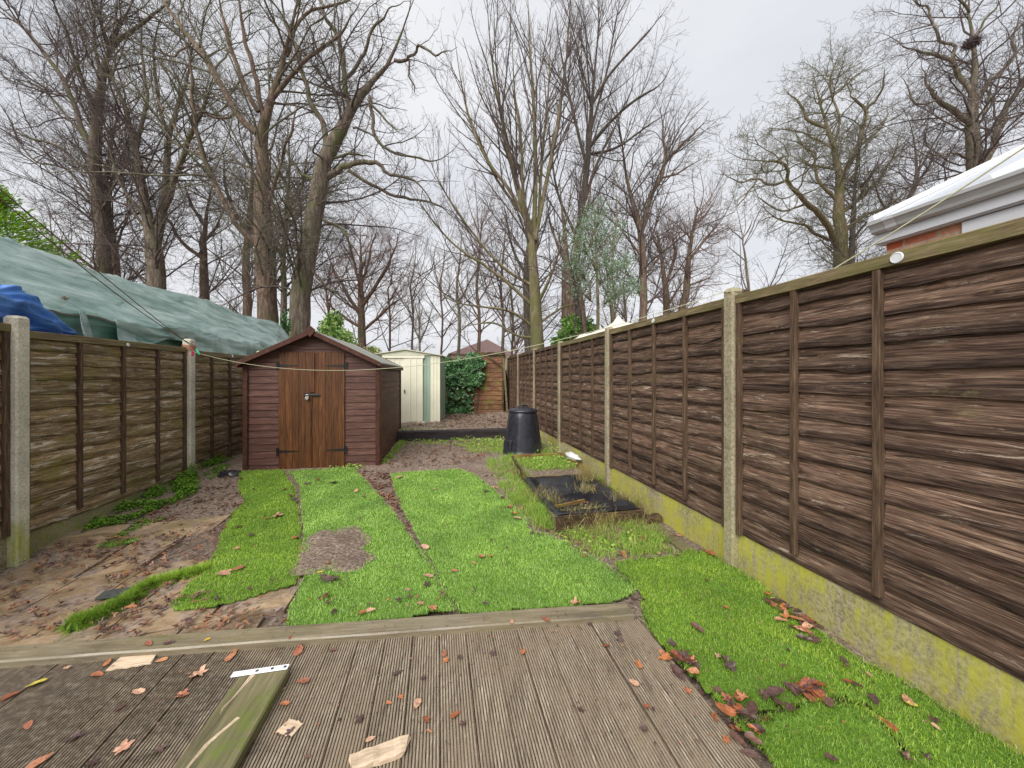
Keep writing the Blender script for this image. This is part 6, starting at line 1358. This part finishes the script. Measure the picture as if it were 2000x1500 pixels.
b0 = c + od * rr_ * .9; tipp = c + od * (rr_ + 0.032 * (0.4 + .9 * rng.random((n, 1)))) + rng.normal(size=(n, 3)) * .011; w_ = tn * 0.0018
V = np.stack([b0 - w_, b0 + w_, tipp], 1).reshape(-1, 3); link('pile', npmesh('pile', V, [np.arange(n * 3).reshape(n, 3)]), M['pile_dark'], root)
a = G(226, 1160, 0.03); o = MB().box(-0.09, -0.05, 0, 0.09, 0.05, 0.012, b=0.003).build('turf_offcut', M['felt'], None, a); o.rotation_euler = (R(4), 0, R(20)); tag(o, 'dark backing flap tucked inside the curled grass tail on the slabs', 'offcut')

# ================================================================ leaves
def leaf_shape(kind, seed, curl):
    r = random.Random(seed); pts = []
    if kind == 'oval':
        n = 14
        for k in range(n): a = 6.2832 * k / n; pts.append(((0.5 if k else 0.58) * math.cos(a), 0.30 * math.sin(a) * (1 - 0.3 * math.cos(a)) + r.uniform(-.03, .03)))
    else:
        for k in range(34):
            a = 6.2832 * k / 34; rr_ = 0.25 + 0.26 * abs(math.cos(2.5 * a)) ** 1.4
            rr_ *= r.uniform(.86, 1.1) * (1 - 0.25 * max(0, -math.cos(a))); pts.append((rr_ * math.cos(a), rr_ * math.sin(a) * 0.92))
    n = len(pts); V = [(0, 0, 0)]; cx, cy = r.uniform(-.3, .3), r.uniform(.5, 1)
    def zz(x, y): return curl * (cy * y * y * 1.6 + cx * x * x + 0.25 * noise.noise(Vector((x * 4, y * 4, seed)))) + 0.05 * abs(y)
    for q in (0.5, 1.0):
        for x, y in pts: V.append((x * q, y * q, zz(x * q, y * q)))
    T3 = [(0, 1 + k, 1 + (k + 1) % n) for k in range(n)]; Q4 = [(1 + k, 1 + n + k, 1 + n + (k + 1) % n, 1 + (k + 1) % n) for k in range(n)]
    return np.array(V), np.array(T3), np.array(Q4)
SH = {'oval': [leaf_shape('oval', k, c) for k, c in enumerate((0.15, 0.4, 0.7, 0.25))], 'star': [leaf_shape('star', 20 + k, c) for k, c in enumerate((0.15, 0.45, 0.7, 0.95))]}
leafmeshes = {}
def leafmesh(kind, v):
    if (kind, v) not in leafmeshes: V, T3, Q4 = SH[kind][v]; leafmeshes[kind, v] = {}
    return leafmeshes[kind, v]
def surf_z(x, y):
    u, v = uv(x, y)
    z = -9
    for P2, Z, X, Y in turfs:
        if X[0] <= x <= X[-1] and Y[0] <= y <= Y[-1] and inpoly(x, y, P2): z = max(z, Z[min(len(Y) - 1, int((y - Y[0]) / 0.03 + .5)), min(len(X) - 1, int((x - X[0]) / 0.03 + .5))] + 0.014)
    if z > -9: return z
    if b1[0] + .1 < u < b1[1] - .1 and b1[2] + .1 < v < b1[3] - .1: return -0.042
    bl = beamline(u)
    if u < 1.17 and v < bl: return 0.058
    if u < 1.17 and v < bl + 0.12: return 0.091
    if u < -0.95 and 2.1 < v < 4.3: return zg(x, y) + 0.028
    return ground_z(u, v) + 0.004
WHERE = {}
def place_leaf(px, py, size, kind, mat, where):
    z = 0.03
    for _ in range(5):
        d = (H - z) * F / (py - HY); x = (px - CX) / F * d; z = surf_z(x, d)
    v = rnd.randrange(4) if where != 'deck' else rnd.randrange(2); key = (kind, v, mat)
    if key not in leafmeshes:
        V, T3, Q4 = SH[kind][v]; me = npmesh('fallen_leaf', V, [T3, Q4], True); me.materials.append(M['leaf_' + mat]); leafmeshes[key] = me
    o = bpy.data.objects.new('fallen_leaf', leafmeshes[key]); C.objects.link(o)
    s = size * 0.8 / F * d; o.scale = (s, s * rnd.uniform(.75, 1.05), s * rnd.uniform(.6, 1)); o.location = (x, d, z + 0.004); o.rotation_euler = (rnd.uniform(-.15, .15), rnd.uniform(-.15, .15), rnd.uniform(0, 6.28))
    desc = {'russet': 'russet', 'dark': 'dark purple', 'tan': 'pale tan', 'yellow': 'yellow'}[mat]; shp = 'oval' if kind == 'oval' else 'lobed'
    wh = {'deck': 'the wet ribbed deck', 'grass': 'the artificial grass', 'slabs': 'the muddy left slabs and soil', 'bed': 'weedy ground by the black bed', 'edge': 'the gap beside the deck'}[where]
    return tag(o, '%s %s fallen leaf on %s' % (desc, shp, wh), 'leaf', 'fallen leaves on %s' % wh)
R_, D_2, T_2, Y_ = 'russet', 'dark', 'tan', 'yellow'
deckl = [(868, 1277, 24, 'oval', R_), (872, 1290, 22, 'star', R_), (898, 1284, 20, 'star', D_2), (962, 1276, 22, 'star', D_2), (1021, 1274, 20, 'oval', R_), (1184, 1262, 18, 'oval', R_), (1205, 1238, 24, 'star', D_2), (1210, 1250, 20, 'star', D_2), (1247, 1298, 26, 'oval', R_),
    (1238, 1334, 26, 'oval', T_2), (1135, 1388, 24, 'star', D_2), (777, 1315, 26, 'oval', D_2), (826, 1325, 18, 'star', D_2), (782, 1362, 20, 'star', R_), (760, 1374, 16, 'oval', R_), (815, 1375, 30, 'oval', T_2), (832, 1406, 28, 'star', R_), (838, 1430, 16, 'oval', R_), (889, 1397, 30, 'oval', R_), (905, 1414, 26, 'star', D_2),
    (703, 1406, 30, 'star', D_2), (723, 1445, 22, 'oval', T_2), (565, 1432, 28, 'star', D_2), (592, 1331, 32, 'oval', R_), (556, 1375, 24, 'oval', R_), (492, 1385, 30, 'star', R_), (507, 1368, 18, 'oval', T_2), (600, 1479, 16, 'oval', D_2), (451, 1283, 30, 'oval', R_), (583, 1271, 34, 'oval', R_), (290, 1270, 26, 'oval', R_), (210, 1295, 26, 'oval', R_), (316, 1290, 24, 'oval', R_), (190, 1318, 28, 'oval', R_),
    (72, 1335, 34, 'oval', Y_), (355, 1358, 34, 'star', R_), (390, 1316, 46, 'star', T_2), (235, 1383, 24, 'oval', D_2), (150, 1440, 44, 'star', D_2), (240, 1462, 46, 'star', T_2), (75, 1490, 44, 'oval', R_), (55, 1418, 26, 'oval', R_), (270, 1352, 30, 'oval', T_2), (180, 1492, 36, 'star', D_2), (405, 1262, 14, 'oval', Y_), (462, 1268, 20, 'star', R_), (330, 1268, 22, 'oval', D_2), (20, 1360, 28, 'oval', R_), (130, 1305, 18, 'star', T_2),
    (315, 1462, 30, 'star', D_2), (1262, 1380, 22, 'star', R_), (1258, 1424, 26, 'star', D_2), (1418, 1447, 28, 'star', R_), (1276, 1386, 14, 'oval', D_2), (650, 1270, 18, 'oval', D_2), (1150, 1218, 20, 'star', D_2), (1075, 1200, 26, 'oval', D_2), (1066, 1221, 24, 'oval', R_), (805, 1222, 30, 'star', T_2), (790, 1213, 22, 'oval', R_), (1000, 1226, 14, 'oval', T_2), (565, 1258, 12, 'oval', R_), (891, 1211, 16, 'oval', T_2)]
for a in deckl: place_leaf(*a, 'deck')
grassl = [(1124, 1178, 30, 'star', T_2), (1039, 1041, 18, 'star', D_2), (940, 1086, 20, 'oval', R_), (959, 1087, 14, 'star', R_), (887, 1115, 20, 'oval', R_), (926, 1150, 12, 'oval', D_2), (947, 1179, 18, 'oval', D_2), (830, 1068, 24, 'oval', T_2), (836, 1125, 26, 'oval', T_2), (779, 1172, 20, 'star', D_2), (800, 1165, 18, 'star', D_2), (846, 1188, 28, 'star', R_), (822, 1179, 22, 'star', T_2), (708, 1196, 24, 'star', R_), (724, 1192, 22, 'oval', T_2),
    (637, 1163, 22, 'star', R_), (640, 1178, 20, 'star', D_2), (652, 1195, 24, 'oval', D_2), (865, 1203, 22, 'star', D_2), (835, 1142, 24, 'star', D_2), (636, 1130, 36, 'star', D_2), (650, 1132, 28, 'star', D_2), (629, 1125, 20, 'oval', D_2), (625, 1118, 14, 'oval', Y_), (640, 1100, 14, 'oval', R_), (696, 958, 18, 'oval', T_2), (620, 938, 14, 'oval', R_), (651, 942, 18, 'oval', D_2), (710, 970, 12, 'star', D_2),
    (436, 1120, 40, 'star', T_2), (466, 1110, 30, 'oval', R_), (577, 1050, 24, 'star', R_), (490, 1045, 22, 'star', D_2), (468, 1028, 22, 'star', D_2), (462, 1072, 20, 'star', T_2), (522, 1012, 14, 'oval', R_), (540, 1008, 28, 'star', T_2), (550, 1006, 22, 'star', D_2), (530, 1132, 12, 'oval', D_2), (487, 1150, 16, 'oval', D_2), (574, 975, 22, 'star', D_2), (568, 968, 18, 'oval', D_2), (495, 955, 14, 'oval', D_2), (470, 935, 16, 'star', D_2), (555, 955, 12, 'oval', R_), (600, 945, 16, 'oval', D_2),
    (1362, 1226, 34, 'oval', D_2), (1418, 1188, 16, 'oval', R_), (1418, 1290, 36, 'star', D_2), (1425, 1302, 34, 'star', D_2), (1404, 1282, 24, 'star', T_2), (1322, 1085, 12, 'oval', D_2), (1590, 1250, 34, 'star', D_2), (1570, 1248, 30, 'oval', D_2), (1648, 1290, 22, 'oval', D_2), (1655, 1302, 16, 'oval', D_2), (1520, 1372, 40, 'oval', D_2), (1560, 1372, 36, 'star', D_2), (1620, 1372, 30, 'oval', D_2), (1655, 1362, 20, 'oval', R_), (1672, 1368, 26, 'oval', D_2), (1707, 1367, 30, 'oval', D_2),
    (1772, 1368, 30, 'oval', T_2), (1780, 1376, 24, 'oval', Y_), (1733, 1415, 40, 'oval', R_), (1825, 1408, 26, 'star', D_2), (1828, 1420, 18, 'oval', T_2), (1770, 1480, 36, 'star', D_2), (1624, 1481, 28, 'oval', D_2), (1810, 1480, 28, 'star', D_2), (1650, 1245, 16, 'oval', T_2), (1697, 1318, 14, 'oval', T_2), (1500, 1500, 34, 'star', D_2), (1530, 1300, 14, 'oval', D_2), (1240, 1170, 22, 'star', D_2), (1257, 1172, 14, 'star', D_2), (1380, 1135, 12, 'oval', D_2), (1540, 1262, 12, 'oval', D_2), (905, 925, 12, 'oval', D_2), (850, 955, 12, 'star', T_2), (780, 932, 20, 'oval', T_2), (960, 1055, 12, 'oval', D_2), (925, 1100, 12, 'oval', R_), (990, 1070, 14, 'oval', D_2), (1100, 1048, 20, 'oval', R_)]
for a in grassl: place_leaf(*a, 'grass')
for s_, t_, m_ in ((0.235, 0.42, 'leaf_russet'), (0.33, 0.12, 'leaf_yellow'), (0.40, 0.25, 'leaf_tan')):
    V, T3, Q4 = SH['star'][1]; me = npmesh('fallen_leaf', V, [T3, Q4], True); p = roof_fn(s_, t_); o = link('fallen_leaf', me, M[m_], None, (p.x, p.y, p.z + .02)); o.scale = (.22 if s_ < .3 else .1, .09, .1); o.rotation_euler = (0.2, 0.55, s_ * 5)
    tag(o, {'leaf_russet': 'long curled russet leaf', 'leaf_yellow': 'small yellow leaf', 'leaf_tan': 'small tan leaf'}[m_] + ' lying on the green tarpaulin', 'leaf')
# pile of leaves wedged beside the right fence and along the deck edge
def along(pts, n, jit, size, mats, where):
    for k in range(n):
        t = rnd.random() * (len(pts) - 1.001); i = int(t); f = t - i; px = pts[i][0] * (1 - f) + pts[i + 1][0] * f + rnd.gauss(0, jit); py = pts[i][1] * (1 - f) + pts[i + 1][1] * f + rnd.gauss(0, jit * .7)
        place_leaf(px, py, size * rnd.uniform(.7, 1.3), rnd.choice(('oval', 'oval', 'star')), rnd.choice(mats), where)
along([(1500, 1160), (1530, 1180), (1560, 1215), (1590, 1225)], 26, 11, 28, (R_, R_, D_2, D_2, T_2), 'grass')
along([(1310, 1280), (1345, 1320), (1385, 1365), (1430, 1410)], 34, 9, 32, (R_, D_2, D_2, R_), 'edge'); along([(1430, 1385), (1480, 1392), (1550, 1380), (1600, 1355)], 34, 9, 38, (R_, D_2, D_2, R_), 'edge'); along([(1430, 1410), (1460, 1450), (1480, 1480)], 14, 8, 36, (R_, D_2, D_2), 'edge')
along([(1180, 1085), (1290, 1060), (1370, 1075)], 12, 14, 24, (D_2, R_, T_2), 'bed'); along([(960, 960), (1030, 1010), (1070, 1040), (1160, 1080)], 14, 10, 18, (D_2, R_, T_2), 'bed')

# uncountable small litter, one object per drift
def litter(name, label, regions, mat='leaf_mix', onground=None):
    Vs, Ts, Qs, off = [], [], [], 0
    for poly, n, s0 in regions:
        P2 = [G(*q).xy[:] for q in poly] if onground is None else [P(q[0], q[1], (H - onground) * F / (q[1] - HY)).xy[:] for q in poly]
        xs = [p[0] for p in P2]; ys = [p[1] for p in P2]; k = 0; tries = 0
        while k < n and tries < n * 20:
            tries += 1; x = rnd.uniform(min(xs), max(xs)); y = rnd.uniform(min(ys), max(ys))
            if not inpoly(x, y, P2) or noise.noise(Vector((x * 3.5, y * 3.5, 8))) < rnd.uniform(-.5, .15): continue
            V, T3, Q4 = SH[rnd.choice(('oval', 'star'))][rnd.randrange(4)]; s = s0 * rnd.uniform(.55, 1.3); a, b, c = rnd.uniform(-.5, .5), rnd.uniform(-.5, .5), rnd.uniform(0, 6.28)
            ca, sa = math.cos(c), math.sin(c); X_ = V * np.array([s, s * rnd.uniform(.6, 1), s]); X_ = np.stack([X_[:, 0] * ca - X_[:, 1] * sa, X_[:, 0] * sa + X_[:, 1] * ca, X_[:, 2] + X_[:, 0] * a * .5 + X_[:, 1] * b * .5], 1)
            X_ += np.array([x, y, surf_z(x, y) + rnd.uniform(0.003, 0.015)]); Vs.append(X_); Ts.append(T3 + off); Qs.append(Q4 + off); off += len(V); k += 1
    o = link(name, npmesh(name, np.concatenate(Vs), [np.concatenate(Ts), np.concatenate(Qs)], True), M[mat]); tag(o, label, None, None, 'stuff'); return o
litter('leaf_litter', 'wet brown leaf litter on the soil and slabs', [
    ([(250, 1020), (360, 975), (460, 925), (470, 985), (400, 1110), (330, 1130), (200, 1110), (130, 1080)], 520, 0.045), ([(60, 1100), (140, 1055), (250, 1020), (330, 990), (350, 1010), (200, 1090), (70, 1120)], 220, 0.042),
    ([(0, 1110), (130, 1080), (400, 1110), (330, 1190), (0, 1270)], 210, 0.048), ([(200, 1190), (560, 1165), (560, 1225), (420, 1245), (150, 1260)], 150, 0.045),
    ([(700, 918), (760, 925), (772, 965), (800, 1030), (820, 1070), (770, 1000), (735, 960)], 330, 0.05), ([(740, 905), (790, 860), (985, 860), (985, 880), (930, 905), (760, 915)], 850, 0.045), ([(590, 1180), (700, 1160), (870, 1170), (880, 1195), (600, 1220)], 14, 0.035),
    ([(940, 930), (1030, 960), (1090, 1040), (1170, 1095), (1350, 1075), (1250, 1040), (1080, 1030), (1010, 900)], 150, 0.045), ([(430, 915), (480, 912), (480, 922), (700, 914), (700, 920), (430, 925)], 50, 0.04)])
litter('leaf_litter', 'leaf scraps and debris on the floor of the black lined bed', [([(1075, 950), (1150, 940), (1225, 1000), (1110, 1015)], 90, 0.035), ([(1110, 985), (1200, 975), (1225, 1000), (1120, 1015)], 60, 0.03)], onground=-0.04)
litter('leaf_litter', 'leaf litter scattered over the raised ground at the back', [([(785, 836), (990, 836), (1000, 806), (850, 806), (820, 824)], 1100, 0.06)], onground=0.32)
# specks of debris over deck and turf
litter('debris', 'tiny dark specks and leaf crumbs over the deck and grass', [([(0, 1300), (540, 1250), (1240, 1215), (1480, 1495), (0, 1495)], 420, 0.012), ([(470, 925), (900, 920), (1230, 1150), (890, 1195), (570, 1220)], 330, 0.013), ([(1260, 1180), (1380, 1090), (1900, 1430), (1480, 1480)], 200, 0.012), ([(60, 1100), (460, 960), (560, 1200), (60, 1260)], 260, 0.018)])

# ================================================================ weeds and grass tufts
def tufts(name, label, specs, mat, kind='stuff'):
    """specs: (pixel poly, tufts, blades per tuft, height, radius)"""
    pos = []; hh = []
    for poly, nt_, nb, h, r in specs:
        P2 = [G(*q).xy[:] for q in poly]; xs = [p[0] for p in P2]; ys = [p[1] for p in P2]; k = 0; tries = 0
        while k < nt_ and tries < nt_ * 20:
            tries += 1; x = rnd.uniform(min(xs), max(xs)); y = rnd.uniform(min(ys), max(ys))
            if not inpoly(x, y, P2): continue
            u, v = uv(x, y)
            if b1[0] + .02 < u < b1[1] - .02 and b1[2] < v < b1[3]: continue
            z = max(surf_z(x, y), 0.09 if (b2[0] < u < b2[1] and b2[2] < v < b2[3]) else -9); hb = h * rnd.uniform(.5, 1.3)
            for _ in range(nb): pos.append((x + rnd.gauss(0, r), y + rnd.gauss(0, r), z - .004)); hh.append(hb * rnd.uniform(.5, 1.2))
            k += 1
    o = blades(name, np.array(pos), np.array(hh), 0.0035, M[mat], None, 1.1); tag(o, label, None, None, kind); return o
tufts('grass_tufts', 'long green grass and weeds round the timber beds', [
    ([(945, 895), (1010, 893), (1040, 950), (1085, 1020), (1080, 1040), (1040, 1030), (985, 960)], 220, 30, 0.09, 0.035), ([(1015, 950), (1035, 950), (1090, 1020), (1085, 1040), (1040, 1010)], 90, 36, 0.15, 0.035),
    ([(1090, 1032), (1255, 1020), (1300, 1045), (1240, 1090), (1160, 1090)], 130, 24, 0.075, 0.035), ([(1240, 1040), (1290, 1040), (1310, 1080), (1230, 1085)], 45, 40, 0.07, 0.03), ([(1010, 895), (1100, 890), (1140, 922), (1035, 930)], 255, 31, 0.07, 0.03),
    ([(1146, 925), (1165, 925), (1290, 1010), (1262, 1000)], 82, 19, 0.09, 0.02), ([(785, 858), (985, 858), (985, 872), (785, 868)], 90, 24, 0.06, 0.03), ([(885, 866), (985, 866), (985, 888), (920, 885)], 105, 28, 0.06, 0.03), ([(742, 905), (785, 858), (800, 860), (755, 908)], 67, 26, 0.05, 0.02),
    ([(985, 880), (1065, 880), (1100, 892), (985, 896)], 90, 24, 0.08, 0.02)], 'weed')
tufts('dry_grass', 'straw coloured dead grass draped round the beds', [([(1085, 1030), (1262, 1012), (1290, 1030), (1240, 1060), (1110, 1060)], 40, 14, 0.12, 0.03), ([(1000, 900), (1040, 940), (1080, 1010), (1050, 1010), (990, 930)], 36, 12, 0.12, 0.03), ([(1140, 920), (1160, 935), (1280, 1010), (1260, 1010)], 26, 12, 0.12, 0.02), ([(1050, 1030), (1110, 1040), (1240, 1085), (1100, 1070)], 30, 12, 0.06, 0.03)], 'drygrass')
# grass hanging into the black bed, and scraps growing on its floor
def bedgrass():
    pos = []; hh = []
    for u, v, z, n_, h, s_ in ((1.93, 4.62, 0.13, 300, 0.24, 0.07), (1.85, 4.4, 0.05, 160, 0.14, .07), (1.5, 3.75, -0.03, 320, 0.09, .12), (1.75, 3.75, -0.03, 340, 0.10, .12), (1.38, 4.3, -0.03, 160, 0.09, .07), (1.33, 3.75, -.03, 140, .09, .07), (2.05, 3.8, 0.12, 160, 0.14, .08), (1.18, 4.1, 0.11, 160, 0.14, .1), (1.5, 3.44, 0.1, 140, 0.12, .14)):
        for _ in range(n_): p = uvz(u + rnd.gauss(0, s_), v + rnd.gauss(0, s_), z); pos.append(tuple(p)); hh.append(h * rnd.uniform(.5, 1.2))
    o = blades('grass_tufts', np.array(pos), np.array(hh), 0.0035, M['drygrass'], None, 1.5); tag(o, 'mixed green and straw grass growing inside the black lined bed', None, None, 'stuff')
bedgrass()
def groundcover(name, label, polys, size, mat, h=0.05, zadd=0.0):
    pts = []
    for poly, n_, hh in polys:
        P2 = [G(*q).xy[:] for q in poly]; xs = [p[0] for p in P2]; ys = [p[1] for p in P2]; k = 0; tries = 0
        while k < n_ and tries < n_ * 12:
            tries += 1; x = rnd.uniform(min(xs), max(xs)); y = rnd.uniform(min(ys), max(ys)); q = noise.noise(Vector((x * 5, y * 5, 2)))
            if not inpoly(x, y, P2) or q < rnd.uniform(-.35, .1): continue
            u, v = uv(x, y); zb = max(surf_z(x, y), 0.1 if (b2[0] < u < b2[1] and b2[2] < v < b2[3]) else -9); pts.append((x, y, zb + rnd.random() * hh * (.5 + q))); k += 1
    o = leafcloud(name, np.array(pts), size, M[mat], None, None, (0, 0, 1.2), 0.6, 0.7); tag(o, label, None, None, 'stuff')
groundcover('ground_weeds', 'leafy green weeds at the sleeper foot and in the far bed', [([(785, 856), (985, 856), (985, 868), (785, 864)], 700, 0.09), ([(900, 862), (985, 862), (985, 884), (930, 880)], 500, 0.07), ([(1015, 895), (1100, 890), (1140, 920), (1040, 928)], 1100, 0.07), ([(745, 903), (785, 858), (797, 858), (757, 905)], 350, 0.06), ([(1040, 868), (1075, 868), (1100, 890), (1000, 892)], 500, 0.16), ([(1060, 1040), (1240, 1040), (1260, 1080), (1140, 1085)], 350, 0.04), ([(640, 915), (712, 908), (712, 916), (650, 918)], 180, .05)], 0.016, 'weed')
groundcover('moss', 'bright green moss and creeping weed along the left fence foot', [([(150, 1020), (250, 985), (350, 935), (385, 930), (385, 965), (250, 1020), (160, 1045)], 3600, 0.09), ([(340, 930), (385, 925), (392, 955), (345, 965)], 900, 0.2), ([(190, 1042), (300, 1010), (330, 1012), (230, 1055)], 700, 0.02), ([(395, 925), (440, 905), (460, 905), (410, 940)], 300, .03)], 0.014, 'moss')
def ledge():     # moss cushion on the left ledge
    c = lpt(5.85); g = rng.normal(size=(900, 3)) * np.array([0.035, 0.13, 0.035]); o = leafcloud('moss', g, 0.014, M['moss'], None, (c.x + 0.07, c.y, 0.13)); tag(o, 'bright moss cushion on the ledge of the left fence beside the slim post', None, None, 'stuff')
ledge()
o = MB().box(0, -0.02, 0, 1.9, 0.035, 0.035, b=0.005).build('ledge_board', M['rail']); frame(o, (-exl[0], -exl[1], 0), gyl, (lpt(5.42).x + .04, lpt(5.42).y, 0.03)); tag(o, 'mossy ledge board at the foot of the left panel beside the shed', 'board')
# dark bin bag scrap at the shed's left corner
vs = []; fs = []; n = 14
for j in range(9):
    for k in range(n):
        a = 6.2832 * k / n; q = math.pi * .5 * j / 8; r_ = 1 + 0.35 * noise.noise(Vector((math.cos(a) * 2, math.sin(a) * 2, q * 3))); vs.append((0.17 * r_ * math.cos(q) * math.cos(a), 0.11 * r_ * math.cos(q) * math.sin(a), 0.08 * r_ * math.sin(q)))
for j in range(8):
    for k in range(n): fs.append((j * n + k, j * n + (k + 1) % n, (j + 1) * n + (k + 1) % n, (j + 1) * n + k))
p = G(450, 928); tag(MB().add(vs, fs).build('plastic_scrap', M['liner'], None, (p.x, p.y, p.z - .01), smooth=True), 'crumpled black plastic at the left corner of the brown shed', 'plastic')
